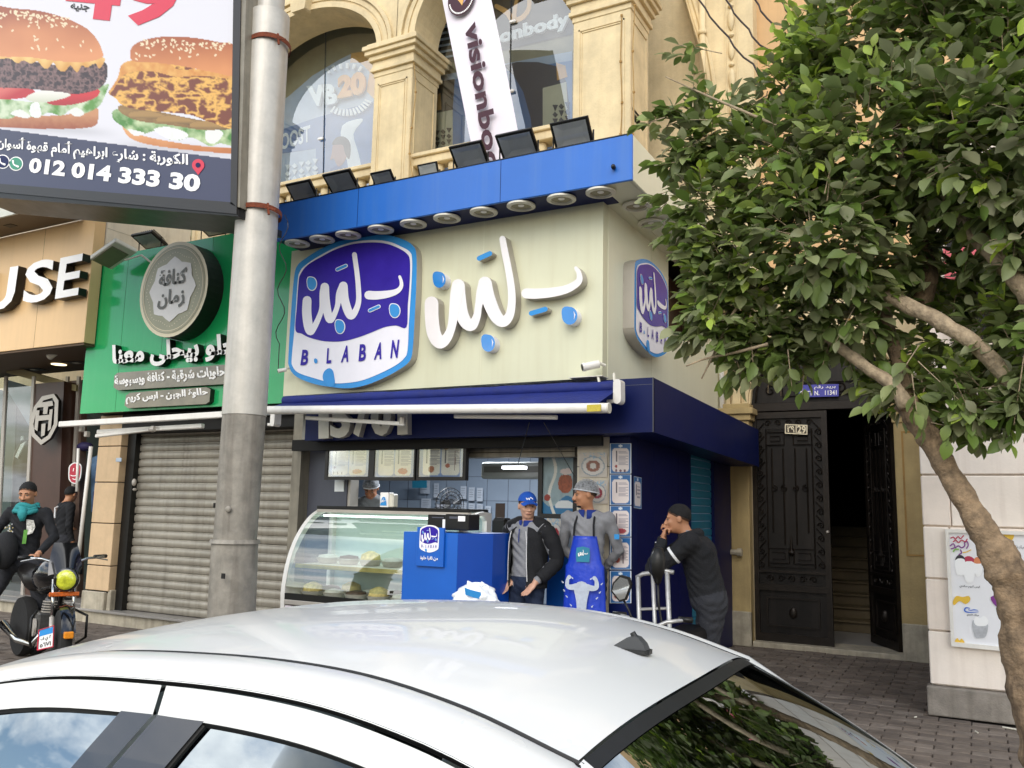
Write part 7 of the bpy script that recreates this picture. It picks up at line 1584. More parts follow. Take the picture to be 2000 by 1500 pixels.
def hair_net(t_, HW, HRM, s):
 q = MB(); rows = []
 for i in range(14):
  row = []
  for k in range(40):
   a = 2 * PI * k / 40; fr_ = .5 - .5 * math.sin(a); lim = PI * (.60 - .17 * fr_); th = lim * i / 13
   w_ = 1 + (.035 * math.sin(k * 2.3 + i) + .03 * math.sin(k * 5.1)) * math.sin(th)
   row.append(HW((.094) * w_ * math.sin(th) * math.cos(a), .014 + .112 * w_ * math.sin(th) * math.sin(a), .037 + (.108) * math.cos(th)))
  rows.append(row)
 q.grid(rows, 0, True)
 m = mat('hair_net', '#c9cdd2', .6, var=.5, scale=60, alpha=.42); q.build('hair_net', m, t_, smooth=True)
 q = MB(); q.tube(rows[-1] + rows[-1][:1], .006 * s, 6); q.build('net_band', mat('net_band', '#cfd2d6', .7, var=.1), t_, smooth=True)
S_ = lambda k: MATS[k]
jk = cloth('black_jacket', '#121317'); gp = cloth('grey_polo', '#85868a'); nv = cloth('navy_collar', '#16307c'); dn = cloth('dark_jeans', '#1d2940'); bk_ = cloth('black_jeans', '#292a2f'); sh_ = cloth('black_shoe', '#141414'); wht = cloth('white_trim', '#d9d9d9'); blue_cap = cloth('blue_cap', '#1552b4'); apr = mat('apron_blue', '#1a3fc0', .45, var=.1, bump=.4, bscale=30, coat=.2); scf = cloth('teal_scarf', '#2c8a8c'); gsw = cloth('grey_sweat', '#76797c'); tan = cloth('dark_cloth', '#2a2c31')
# (1) worker in the blue cap, dark jacket over a grey polo, hands in pockets
X1 = at(1030, 1100, Y=7.0).x
t1, L1_, HW, HRM, s1, M1, hm = person('man in blue cap and open black jacket over grey polo, hands in jean pockets', (X1, 7.0, 0.03), R(-10), dict(elL=(.275, .07, 1.16), elR=(-.275, .07, 1.16), haL=(.165, -.10, .95), haR=(-.165, -.10, .95)), [S_('skin_pale'), gp, dn, sh_], head_yaw=R(48), head_pitch=R(4), H=1.74, stout=1.06)
hair_cap(t1, HW, HRM, s1, hm, .003)
q = MB(); rows = []
for i in range(10):
 th = PI * .47 * i / 9; rows.append([HW(.088 * math.sin(th) * math.cos(a), .012 + .106 * math.sin(th) * math.sin(a), .045 + .096 * math.cos(th)) for a in np.linspace(0, 2 * PI, 25)[:-1]])
q.grid(rows, 0, True); q.build('cap', blue_cap, t1, smooth=True)
q = MB(); rows = []
for y_ in np.linspace(0, 1, 6): rows.append([HW(.078 * u * (1 - .25 * y_ * y_), -.078 - .085 * y_ * math.sqrt(max(0, 1 - u * u * .7)) , .056 - .018 * y_ - .02 * u * u) for u in np.linspace(-1, 1, 11)])
q.grid(rows); q.grid([[p - HRM @ Vector((0, 0, .004)) for p in r_] for r_ in rows]); q.build('cap_peak', blue_cap, t1, smooth=True)
q = MB(); stroke(q, [(-.03, .085), (-.022, .07), (-.012, .085), (-.002, .07), (.01, .092), (.03, .078)], [.006] * 6, lambda p: HW(p[0], -.094 + (p[1] - .06) * .55 - .004, p[1]), HRM @ Vector((0, -1, 0)), 0, k=2); q.build('cap_logo', M['letter_white'], t1)
def sheet(name, t_, L_, fn, us, vs, m, thick=.006):
 q = MB(); q.grid([[L_(*fn(u, v)) for u in us] for v in vs]); o = q.build(name, m, t_, smooth=True)
 md_ = o.modifiers.new('thickness', 'SOLIDIFY'); md_.thickness = thick; md_.offset = 1; return o
# jacket: two front panels and a back, sleeves
def torso_r(z): return (.185 if z > 1.36 else .19 - .01 * math.sin((z - .9) * 7)) , (.142 if z > 1.3 else .15)
def jacket(t_, L_, m, z0=.90, z1=1.44, op=.52, w=1.06, ba=-.5):
 def fn(u, v):
  z = z1 + (z0 - z1) * v; a = PI * (-.5) + op + (2 * PI - 2 * op) * u
  rx, ry = torso_r(z); k = 1 - .62 * max(0, (z - 1.37) / .1) ** 1.5 if z > 1.37 else 1
  f_ = 1 + .03 * math.sin(9 * a + 14 * z) + .02 * math.sin(31 * z + 3 * a)
  return (rx * w * k * f_ * math.cos(a), ry * w * 1.04 * k * f_ * math.sin(a) + .0, z)
 return sheet('jacket', t_, L_, fn, np.linspace(0, 1, 48), np.linspace(0, 1, 26), m, .012)
jacket(t1, L1_, jk)
def sleeve(t_, L_, pts, r_, m, name='sleeve'):
 q = MB(); P = smooth_path(pts, 6); n = len(P); q.tube([L_(*p) for p in P], [(r_[0] + (r_[1] - r_[0]) * i / (n - 1)) * (1 + .05 * math.sin(i * 1.9)) for i in range(n)], 16); return q.build(name, m, t_, smooth=True)
q = MB(); q.tube([L1_(-.19, 0, 1.425), L1_(-.10, .02, 1.475), L1_(-.06, .05, 1.49), L1_(.06, .05, 1.49), L1_(.10, .02, 1.475), L1_(.19, 0, 1.425)], [.075, .066, .05, .05, .066, .075], 14); q.build('yoke', jk, t1, smooth=True)
for sx in (1, -1):
 sleeve(t1, L1_, [(.165 * sx, 0, 1.425), (.235 * sx, .02, 1.36), (.28 * sx, .07, 1.16), (.245 * sx, .0, 1.06), (.195 * sx, -.07, .985)], (.080, .056), jk)
q = MB();
for sx in (1, -1): q.tube([L1_(.085 * sx, -.14, 1.40), L1_(.10 * sx, -.150, 1.3), L1_(.105 * sx, -.152, 1.1), L1_(.11 * sx, -.145, .96)], .004, 5)
q.build('drawstring', wht, t1)
def collar(t_, L_, m, z=1.468, r_=.076):
 q = MB(); rows = []
 for v in (0, .5, 1): rows.append([L_((r_ + .028 * v) * math.cos(a), .012 + (r_ + .02 * v) * math.sin(a) * 1.0 - .01, z + .028 - .045 * v - .02 * (1 - math.sin(a)) * v) for a in np.linspace(-PI / 2 + .12, 1.5 * PI - .12, 26)])
 q.grid(rows); o = q.build('collar', m, t_, smooth=True); md_ = o.modifiers.new('thickness', 'SOLIDIFY'); md_.thickness = .006
collar(t1, L1_, nv)
q = MB(); q.tube([L1_(0, -.128, 1.42), L1_(.002, -.137, 1.36), L1_(.003, -.14, 1.30)], .0045, 5); q.build('placket', nv, t1)
# (2) worker with hair net and blue apron, head turned to the left
X2 = at(1145, 1100, Y=7.05).x
t2, L2_, HW, HRM, s2, M2, hm = person('bearded man in clear hair net and bright blue apron over grey shirt', (X2, 7.08, 0.12), R(8), dict(elL=(.26, .09, 1.15), elR=(-.26, .10, 1.15), haL=(.10, .20, .98), haR=(-.10, .20, .98), head=(-.015, -.035, 1.625)), [S_('skin'), gp, dn, sh_], head_yaw=R(-62), head_pitch=R(6), H=1.76, beard=True, stout=.98)
hair_cap(t2, HW, HRM, s2, hm, .003); hair_net(t2, HW, HRM, s2); collar(t2, L2_, nv)
def apf(u, v):
 z = 1.27 - .95 * v if True else 0; hw = (.105 + .05 * min(1, v / .25)) if v < .25 else .16 + .05 * v; a = (u * 2 - 1)
 return (hw * a * (1.0 if v > .2 else 1), -.150 - .02 * v + .06 * a * a * (1 if v < .4 else 1.1) + .006 * math.sin(20 * a + 6 * v) * v, z)
sheet('apron', t2, L2_, apf, np.linspace(0, 1, 20), np.linspace(0, 1, 34), apr, .004)
q = MB();
for sx in (1, -1): q.tube([L2_(.09 * sx, -.135, 1.27), L2_(.085 * sx, -.125, 1.37), L2_(.075 * sx, -.04, 1.47), L2_(.05 * sx, .06, 1.48)], .010, 6)
q.build('apron_strap', jk, t2)
fa_ = lambda u: L2_(-.055 + u[0] * .115, -.166, 1.05 + u[1] * .12)
NF = (M2.to_3x3() @ Vector((0, -1, 0))).normalized()
q = MB(); P = [fa_(p) for p in ((0, 0), (1, 0), (1.05, .5), (1, 1), (.5, 1.1), (0, 1), (-.05, .5))]; q.add(P, [tuple(range(7))]); q.build('badge', M['teal_slat'], t2)
q = MB()
for path, wd in LS: stroke(q, path, wd, lambda p: L2_(-.05 + uv(p)[0] * .11, -.169, 1.055 + uv(p)[1] * .11), NF, 0, k=2)
q.build('badge_lettering', M['letter_white'], t2)
fx = lambda p: L2_(p[0], -.187 - .01 * p[1] + .55 * p[0] ** 2, .72 + p[1])
q = MB()
stroke(q, [(0, -.10), (0, .0), (0, .10)], [.08, .095, .14], fx, NF, 0, k=3); stroke(q, [(-.05, .115), (.05, .115)], [.06, .06], lambda p: fx(p) + NF * .0012, NF, 0, k=2)
for sx in (1, -1):
 stroke(q, [(.05 * sx, .125), (.09 * sx, .115), (.125 * sx, .12), (.132 * sx, .15), (.125 * sx, .185), (.112 * sx, .20)], [.05, .046, .04, .036, .03, .036], lambda p: fx(p) + NF * .001 * (2 + sx), NF, 0, k=3)
 for a, c_ in ((.09, -.04), (.13, .03), (.17, .15), (.08, .19), (.12, -.09), (.155, .08)): stroke(q, [(a * sx, c_), ((a + .012) * sx, c_ + .012)], [.012, .005], lambda p: fx(p) + NF * .004, NF, 0, k=2)
q.build('splash_print', mat('splash', '#b9c2cf', .5, var=.15, scale=30), t2)
q = MB(); q.prism([(-.022, -.022), (.022, -.022), (.022, .022), (-.022, .022)], L2_(.268, -.03, 1.27), (M2.to_3x3() @ Vector((.45, -.9, 0))).normalized().cross(ZA) * -1, ZA, (M2.to_3x3() @ Vector((.45, -.9, 0))).normalized(), .0); q.build('sleeve_badge', M['logo_blue'], t2)
# (3) man behind the display counter looking down
X3 = at(728, 970, Y=7.75).x
t3, L3_, HW, HRM, s3, M3, hm = person('man in hair net and grey top bending his head behind the display counter', (X3, 7.75, 0.31), R(18), dict(head=(0, -.07, 1.54), neck=(0, -.03, 1.43), shL=(.2, -.03, 1.37), shR=(-.2, -.03, 1.37), elL=(.3, -.06, 1.14), elR=(-.3, -.06, 1.14), haL=(.1, -.3, 1.1), haR=(-.1, -.3, 1.1)), [S_('skin_dark'), gsw, dn, sh_], head_yaw=R(8), head_pitch=R(34), H=1.70, stout=1.05)
hair_cap(t3, HW, HRM, s3, hm, .003); hair_net(t3, HW, HRM, s3)
# (4) man in black hooded top leaning on a trolley, fist at his cheek, facing left
X4 = at(1345, 1100, Y=7.0).x
t4, L4_, HW, HRM, s4, M4_, hm = person('stocky man in black hooded sweatshirt leaning with his fist against his cheek', (X4 + .03, 7.0, 0.0), R(-72), dict(pel=(0, .13, .93), chest=(0, .06, 1.24), neck=(0, -.03, 1.44), head=(0, -.11, 1.57), shL=(.185, -.02, 1.39), shR=(-.185, -.02, 1.39), elL=(.16, -.29, 1.17), elR=(-.14, -.33, 1.15), haL=(.07, -.24, 1.40), haR=(-.06, -.235, 1.42), hiL=(.10, .16, .90), hiR=(-.10, .16, .90), knL=(.11, .12, .48), knR=(-.11, .06, .48), anL=(.12, .2, .09), anR=(-.1, .1, .09)), [S_('skin'), jk, bk_, sh_], head_yaw=R(-4), head_pitch=R(6), H=1.74, stout=1.3, fistL=1, fistR=-1)
hair_cap(t4, HW, HRM, s4, hm, .005)
q = MB(); q.tube([L4_(.10 * math.cos(a), -.045 + .10 * math.sin(a), 1.435 + .02 * math.sin(a)) for a in np.linspace(-.6, PI + .6, 18)], [.03 + .018 * math.sin((i + .5) / 18 * PI) for i in range(18)], 12); q.build('hood', jk, t4, smooth=True)
q = MB(); q.tube([L4_(.07 * math.cos(a), -.05 + .07 * math.sin(a), 1.47) for a in np.linspace(0, PI, 14)], .014, 8); q.build('hood_lining', cloth('grey_lining', '#8b8d90'), t4, smooth=True)
q = MB(); e0_, e1_ = Vector((-.165, -.20, 1.26)), Vector((-.235, -.10, 1.33))
for z_, rr in ((0, .064),):
 cs_ = Vector((.176, -.15, 1.285)); ax_ = Vector((-.025, -.29, -.22)).normalized(); o1 = ax_.orthogonal().normalized(); o2 = ax_.cross(o1)
 rw_ = [[L4_(*(cs_ + ax_ * dz + (o1 * math.cos(a) + o2 * math.sin(a)) * .0765)) for a in np.linspace(0, 2 * PI, 25)[:-1]] for dz in (-.011, .011)]; q.grid(rw_, 0, True)
q.build('sleeve_stripe', wht, t4)
q = MB(); rr_w = [L4_(*(Vector((-.06, -.27, 1.375)) + Vector((math.cos(a) * .031, math.sin(a) * .031, 0)))) for a in np.linspace(0, 2 * PI, 17)]; q.tube(rr_w, .005, 5); q.build('wristband', wht, t4)
# (5) motorcycle rider standing astride the bike
X5 = at(42, 1100, Y=5.7).x
t5, L5_, HW, HRM, s5, M5, hm = person('man with teal scarf and embroidered black top astride a motorcycle, looking down', (X5, 5.72, 0.0), R(28), dict(hiL=(.13, 0, .90), hiR=(-.13, 0, .90), knL=(.26, -.10, .5), knR=(-.26, -.10, .5), anL=(.28, .02, .09), anR=(-.28, .02, .09), elL=(.33, -.06, 1.18), elR=(-.33, -.06, 1.18), haL=(.36, -.40, 1.02), haR=(-.30, -.42, 1.00), head=(0, -.05, 1.62)), [S_('skin'), jk, bk_, sh_], head_yaw=R(6), head_pitch=R(16), H=1.80, beard=True, fistL=1, fistR=1)
hair_cap(t5, HW, HRM, s5, hm, .005)
q = MB();
for k_ in range(3): q.tube([L5_((.085 + .012 * k_) * math.cos(a), -.02 + (.085 + .01 * k_) * math.sin(a) - .02 * (a > PI), 1.50 - .032 * k_ + .012 * math.sin(3 * a + k_)) for a in np.linspace(0, 2 * PI, 25)], .027, 10)
q.tube([L5_(.02, -.13, 1.46), L5_(.03, -.165, 1.40), L5_(.04, -.17, 1.34)], [.05, .045, .02], 10)
q.build('scarf', scf, t5, smooth=True)
q = MB()
for k_ in range(26):
 p = L5_(-.10 + .03 * math.cos(k_ * 2.4) * (k_ % 5) * .4, -.142, 1.29 + .03 * math.sin(k_ * 2.4) * (k_ % 5) * .4 - .004 * k_); q.ball(p, .008, .004, .008, 6, 4, k_ % 2)
q.build('embroidery', [mat('thread_beige', '#b9a66d', .7, var=0), wht], t5, kind='stuff')
q = MB(); cc_ = [(0.06, 1.36), (.13, 1.35), (.15, 1.28), (.13, 1.22), (.08, 1.20), (.07, 1.28)]; P = [L5_(x, -.150 + abs(x) * .25, z) for x, z in cc_]; q.add(P, [tuple(range(6))]); q.build('white_print', mat('print_mix', '#c9c7be', .7, var=.9, scale=45), t5)
q = MB(); P = [L5_(x, -.152 + abs(x) * .25, z) for x, z in ((.05, 1.25), (.085, 1.255), (.08, 1.11), (.045, 1.11))]; q.add(P, [(0, 1, 2, 3)]); q.build('green_print', mat('print_green', '#5e9a3c', .7, var=.3, scale=50), t5)
# backpack strap side bag at the photo's edge
q = MB(); a_ = at(10, 1075, Y=5.5); q.ball(a_, .13, .12, .2, 16, 10); q.ball(a_ + Vector((0, -.1, -.05)), .09, .06, .12, 12, 8); o = q.build('black_backpack', cloth('bag_black', '#1b1b1d'), smooth=True); tag(o, 'black rounded backpack worn in front of the rider at the left edge', 'backpack')
# (6) person in black behind the shop glass, turned away
X6 = at(130, 1050, Y=8.0).x
t6, L6_, HW, HRM, s6, M6, hm = person('person in black jacket seen from behind at the clothes shop door', (X6, 7.95, 0.15), R(165), dict(head=(.03, -.06, 1.60), elL=(.3, .0, 1.2), haL=(.28, -.2, 1.1), anL=(.12, .16, .09), knL=(.11, .06, .5)), [S_('skin'), jk, bk_, sh_], head_yaw=R(30), head_pitch=R(12), H=1.68)
hair_cap(t6, HW, HRM, s6, hm, .006)
q = MB(); P = [L6_(-.05, .14, 1.42), L6_(.02, .15, 1.40), L6_(.0, .15, 1.25)]; q.tube(P, .012, 5); q.build('collar_patch', wht, t6)
# ================================================================= curved glass display counter
dc = thing('display_counter', 'refrigerated display counter with curved glass front and printed lower panel', 'display counter', (-5.2, 6.8, 0.15))
DXa, DXb, DF = at(560, 1100, Y=6.45).x, -4.15, 6.45
# side profile (y, z): a bulging front that leans back to the top
def prof_c(t):
 P_ = [(DF + .02, .15), (DF, .62), (DF - .005, .80), (DF + .04, 1.05), (DF + .14, 1.28), (DF + .30, 1.47), (DF + .46, 1.565), (DF + .62, 1.585)]
 q = smooth_path(P_, 5); i = t * (len(q) - 1); j = int(min(i, len(q) - 2)); f_ = i - j; return (q[j][0] * (1 - f_) + q[j + 1][0] * f_, q[j][1] * (1 - f_) + q[j + 1][1] * f_)
for x0, x1 in ((DXa - .05, DXa), (DXb, DXb + .05)):
 q = MB(); poly = [prof_c(t) for t in np.linspace(0, 1, 30)] + [(DF + .75, 1.57), (DF + .75, .15)]
 poly = [(float(a), float(b_)) for a, b_ in poly]; inner = [(a + .06 if a < DF + .6 else a - .06, b_ - .05 if b_ > 1.2 else b_) for a, b_ in poly]
 inn = [(float(prof_c(t)[0] + .05), float(prof_c(t)[1] - .03 * (t > .5))) for t in np.linspace(.33, .93, 20)] + [(DF + .66, 1.5), (DF + .66, .78)]
 q.prism(poly, (x1, 0, 0), YA, ZA, XA, x1 - x0, 0, holes=[inn]); q.build('end_panel', M['white_metal'], dc, bevel=.004)
 q = MB(); q.prism(inn, ((x0 + x1) / 2, 0, 0), YA, ZA, XA, 0); q.build('end_pane', G_clear, dc)
q = MB(); q.grid([[Vector((x_, prof_c(t)[0] + .004, prof_c(t)[1])) for x_ in np.linspace(DXa, DXb, 4)] for t in np.linspace(.30, .93, 26)]); q.build('front_pane', glass('case_glass', (.80, .88, .86), .14), dc, smooth=True)
q = MB(); q.box(DXa - .03, DXb, DF + .42, DF + .78, 1.575, 1.61); q.build('top_board', M['black_metal'], dc, bevel=.008)
q = MB(); q.box(DXa, DXb, DF + .40, DF + .46, 1.545, 1.575); q.build('top_rail', M['letter_side'], dc)
q = MB(); q.box(DXa, DXb, DF + .0, DF + .05, .15, .62); q.build('lower_board', M['white_metal'], dc)
q = MB(); q.box(DXa, DXb, DF - .012, DF + .03, .655, .70); q.build('steel_trim', M['letter_side'], dc, bevel=.004)
q = MB(); q.box(DXa, DXb, DF - .004, DF + .03, .70, .76); q.build('black_sill', M['black_metal'], dc)
q = MB(); q.box(DXa, DXb, DF + .72, DF + .75, .15, 1.57); q.box(DXa, DXb, DF + .03, DF + .72, .70, .72); q.build('case_lining', mat('case_lining', '#d7e4de', .35, var=.05), dc)
mm('shelf_gold', '#d9c47c', .25, var=.25, scale=9, metal=.3)
q = MB(); q.box(DXa + .02, DXb, DF + .12, DF + .70, 1.02, 1.035); q.build('shelf', M['lamp_white'], dc, bevel=.003)
q = MB(); q.box(DXa + .02, DXb, DF + .10, DF + .115, 1.0, 1.04); q.build('shelf_edge', M['shelf_gold'], dc)
q = MB(); q.box(DXa, DXb, DF + .5, DF + .6, 1.50, 1.52); q.build('case_lamp', mat('case_lamp', '#eefcf6', .4, var=0, emit=2.2), dc)
sw = [mat('sweet_cream', '#f0d98e', .5, var=.35, scale=30), mat('sweet_brown', '#5b4a3c', .5, var=.4, scale=30), mat('sweet_white', '#dcdcd2', .4, var=.15, scale=20)]
lab_t = ['dish of pale cream dessert in the display counter', 'dark chocolate dessert tray in the display counter', 'white milk pudding tray in the display counter']
n_ = 0
pt = None
for r_i, (yy, zz_) in enumerate(((DF + .22, .725), (DF + .48, .725), (DF + .42, 1.04))):
 for c_i in range(7):
  x_ = DXa + .16 + c_i * .27
  if x_ > DXb - .1: continue
  k_ = (c_i * 2 + r_i) % 3; q = MB(); q.lathe([(.09, 0), (.115, .05), (.105, .055), (.10, .045)], (x_, yy, zz_), ZA, 16); o = q.build('dessert_dish', M['letter_side']); tag(o, ['front floor row', 'back floor row', 'raised shelf'][r_i] + ' ' + ['domed cream dessert', 'dark brown dessert', 'flat white pudding'][k_] + ' dish, ' + ['first', 'second', 'third', 'fourth', 'fifth', 'sixth', 'seventh'][c_i] + ' from the counter\'s left end', 'dish', 'steel dishes of dessert inside the display counter')
  q = MB(); q.lathe([(.105, .04), (.09, .075 + .03 * (k_ == 0)), (.03, .085 + .05 * (k_ == 0)), (0, .09 + .05 * (k_ == 0))], (x_, yy, zz_), ZA, 16); q.build('dessert', sw[k_], o, smooth=True)
# printed lower panel: painted cakes and the logo
def canvas(name, parent, px4, nx, ny, painter, Y=None, f=None, m='print_colours'):
 """flat print as a fine grid of coloured faces; painter(u, v) -> colours; px4: tl, tr, br, bl in the photograph on plane Y or world function f"""
 U, V = np.meshgrid(np.linspace(0, 1, nx), np.linspace(0, 1, ny)); colr = painter(U, V)
 if f is None:
  tl, tr, br, bl = [at(a, b_, Y=Y) for a, b_ in px4]; f = lambda u, v: (tl * (1 - u) + tr * u) * (1 - v) + (bl * (1 - u) + br * u) * v
 q = MB(); q.grid([[f(float(U[j, i]), float(V[j, i])) for i in range(nx)] for j in range(ny)]); o = q.build(name, mat(m, None, .38, var=0, vcol='paint'), parent)
 ca_ = o.data.color_attributes.new('paint', 'FLOAT_COLOR', 'POINT'); ca_.data.foreach_set('color', np.concatenate([colr.reshape(-1, 3), np.ones((nx * ny, 1))], 1).ravel().astype(np.float32)); return o
def disc_(U, V, cx, cy, rx, ry): return ((U - cx) / rx) ** 2 + ((V - cy) / ry) ** 2
def lower_art(U, V):
 c = np.ones(U.shape + (3,)) * C('#dcd6dc'); X_, Y_ = U * 500, V * 110
 n1 = fbm(X_, Y_, 30, 61); c = c * (1 - .25 * n1[..., None]) + C('#c98f8a') * .25 * n1[..., None] * (U < .4)[..., None]
 m = (U > .38) & (U < .62); k = np.clip(1 - np.abs(U - .5) / .14, 0, 1); c = c * (1 - .8 * k[..., None]) + C('#3f8cc6') * .8 * k[..., None]
 for cx, cy in ((.10, .75), (.22, .45), (.30, .80), (.78, .5), (.9, .7)):
  d = disc_(U, V, cx, cy, .10, .42); mm_ = d < 1; st_ = (np.sin((U * 55 + V * 9)) > .55)[..., None]
  col = C('#efe7e0') * (1 - .3 * d[..., None]) ; col = np.where(st_, C('#7a2733'), col); c[mm_] = col[mm_]
 d = disc_(U, V, .27, .78, .09, .3); f_ = fbm(X_, Y_, 7, 66); mm_ = (d < 1) & (f_ > .45); c[mm_] = C('#9c3b34')
 return c
canvas('lower_print', dc, None, 120, 40, lower_art, f=lambda u, v: Vector((DXa + .02 + (DXb - DXa - .04) * u, DF - .008, .645 - (.645 - .17) * v)))
lgc = lambda x0, z0, w_, h_, Y: (lambda u: Vector((x0 + u[0] * w_, Y, z0 + u[1] * h_)))
logo(lgc(DXa + .90, .28, .36, .36, DF - .012), -YA, .002, dc, small=True)
q = MB(); text(q, 'VB' if False else arabic('بلبن'), Vector((DXa + .12, DF - .012, .54)), Vector((DXa + .32, DF - .012, .54)), Vector((DXa + .12, DF - .012, .62)), 0, -YA, off=.03); q.build('print_lettering', M['logo_purple'], dc)
# things on the counter
def carton(a, b_, lab):
 bx_ = thing('milk_bag', lab, 'bag', at(a, b_, Y=6.98)); c0 = at(a + 6, b_, Y=6.98); w_ = .05; h_ = .15
 q = MB(); q.box(c0.x - w_, c0.x + w_, 6.94, 7.04, 1.605, 1.605 + h_); q.build('pack', M['letter_white'], bx_, bevel=.006)
 q = MB(); q.box(c0.x + w_ + .0, c0.x + w_ + .05, 6.96, 7.05, 1.605, 1.60 + h_ * .95); q.build('side_gusset', M['lamp_white'], bx_, bevel=.012)
 q = MB(); P_ = [(c0.x - .04 + .08 * u, 6.935, 1.615 + .10 * v) for u, v in ((.0, .1), (.1, .6), (.35, .95), (.65, .95), (.9, .6), (1, .1))]; q.add(P_, [(0, 5, 4, 3, 2, 1)]); q.build('blue_print', M['logo_blue'], bx_)
 q = MB()
 for path, wd in LS: stroke(q, path, wd, lambda p: Vector((c0.x - .038 + uv(p)[0] * .076, 6.93, 1.615 + uv(p)[1] * .095)), -YA, 0, k=2)
 q.build('print_lettering', M['letter_white'], bx_)
carton(748, 985, 'white milk carton with a blue emblem standing on the display counter top')
def blackbox(name, px4, Y, d, lab, cat):
 a, b_ = at(px4[0], px4[3], Y=Y), at(px4[2], px4[1], Y=Y); t_ = thing(name, lab, cat, ((a.x + b_.x) / 2, Y, a.z)); q = MB(); q.box(a.x, b_.x, Y, Y + d, a.z, b_.z); q.build('case', M['black_metal'], t_, bevel=.008); return t_, a, b_
# cash desk
xw_ = at(962, 1100, Y=6.62).x; dk_ = thing('cash_desk', 'bright blue cash desk with the dairy logo plate on its front', 'desk', (-4.2, 6.3, 0.15))
mm('desk_blue', '#0f5bb8', .35, var=.08, scale=2); mm('desk_blue2', '#0a46a8', .35, var=.08, scale=2)
xa_, xb_ = at(786, 1100, Y=6.3).x, at(893, 1100, Y=6.3).x
q = MB(); q.box(xa_, xb_, 6.3, 6.93, .15, 1.40); q.build('desk_body', M['desk_blue'], dk_, bevel=.004)
q = MB(); q.add([(xb_ + .001, 6.3, .15), (xw_, 6.62, .15), (xw_, 6.62, 1.40), (xb_ + .001, 6.3, 1.40), (xb_ + .001, 6.93, .15), (xw_, 6.93, .15), (xw_, 6.93, 1.40), (xb_ + .001, 6.93, 1.40)], [(0, 1, 2, 3), (3, 2, 6, 7), (1, 5, 6, 2), (5, 4, 7, 6)]); q.build('desk_wing', M['desk_blue2'], dk_)
px0, px1 = at(812, 1100, Y=6.27).x, at(865, 1100, Y=6.27).x; pz0, pz1 = at(812, 1105, Y=6.27).z, at(812, 1036, Y=6.27).z
q = MB(); q.box(px0, px1, 6.27, 6.298, pz0, pz1 + .03); q.build('sign_plate', M['desk_blue'], dk_, bevel=.003)
w_ = (px1 - px0) * .72; logo(lgc(px0 + w_ * .18, pz0 + .12, w_, w_ * 1.15, 6.267), -YA, .0015, dk_, mats=('letter_white', 'letter_white'), small=True)
q = MB(); text(q, arabic('من تانيا حلوة'), Vector((px0 + .05, 6.265, pz0 + .05)), Vector((px1 - .05, 6.265, pz0 + .05)), Vector((px0 + .05, 6.265, pz0 + .09)), 0, -YA, off=.03); q.build('slogan', M['letter_white'], dk_)
for nm, px4, Y, d, lab, cat in (('receipt_printer', (834, 1006, 880, 1033), 6.5, .25, 'black receipt printer on the blue cash desk', 'printer'), ('cash_terminal', (868, 1005, 915, 1035), 6.42, .2, 'black cash terminal with a white paper slip on the blue desk', 'terminal')):
 t_, a, b_ = blackbox(nm, px4, Y, d, lab, cat)
 q = MB(); q.box(a.x + .05, b_.x - .07, Y - .004, Y + .001, a.z + .10, b_.z - .02); q.build('screen', M['grey_panel'], t_)
 q = MB(); q.box(b_.x - .1, b_.x - .03, Y - .008, Y - .002, b_.z - .06, b_.z - .015) if cat == 'terminal' else q.box(b_.x - .07, b_.x - .03, Y - .02, Y - .01, a.z - .01, a.z + .09); q.build('paper_slip', M['letter_white'], t_)
# plastic carrier bag
cb_ = thing('carrier_bag', 'white plastic carrier bag with blue print resting before the cash desk', 'bag', at(930, 1165, Y=5.9)); cc_ = at(930, 1168, Y=5.9)
q = MB(); rows = []
for i in range(22):
 th = PI * i / 21; row = []
 for k in range(36):
  a = 2 * PI * k / 36; w1 = 1 + .10 * math.sin(3 * a + 5 * th) + .07 * math.sin(7 * a - 9 * th) + .05 * math.sin(13 * a + 3 * th); row.append(cc_ + Vector((.185 * w1 * math.sin(th) * math.cos(a), .14 * w1 * math.sin(th) * math.sin(a), -.13 * math.cos(th) * (1 + .1 * math.sin(5 * a)) - .02)))
 rows.append(row)
q.grid(rows, 0, True); q.build('bag_body', mat('plastic_white', '#eceff3', .3, var=.06, bump=.5, bscale=25), cb_, smooth=True)
q = MB()
for sx in (-.5, .4): q.tube([cc_ + Vector((.12 * sx, 0, .07)), cc_ + Vector((.14 * sx, 0, .115)), cc_ + Vector((.12 * sx + .04, 0, .10))], [.03, .02, .008], 8)
q.build('bag_handle', MATS['plastic_white'], cb_, smooth=True)
q = MB(); q.grid([[cc_ + Vector((-.02 + .13 * u, -.142 * math.cos((u - .3) * 1.0) + .004 - .015 * v, .035 + .055 * v - .03 * u)) for u in np.linspace(0, 1, 6)] for v in np.linspace(0, 1, 4)]); q.build('blue_print', M['logo_blue'], cb_)
stool = thing('crate', 'dark plastic crate under the white carrier bag', 'crate', (cc_.x, cc_.y, 0.0)); q = MB(); q.box(cc_.x - .22, cc_.x + .22, cc_.y - .16, cc_.y + .16, 0.0, cc_.z - .145); q.build('crate_body', M['grey_panel'], stool, bevel=.01)
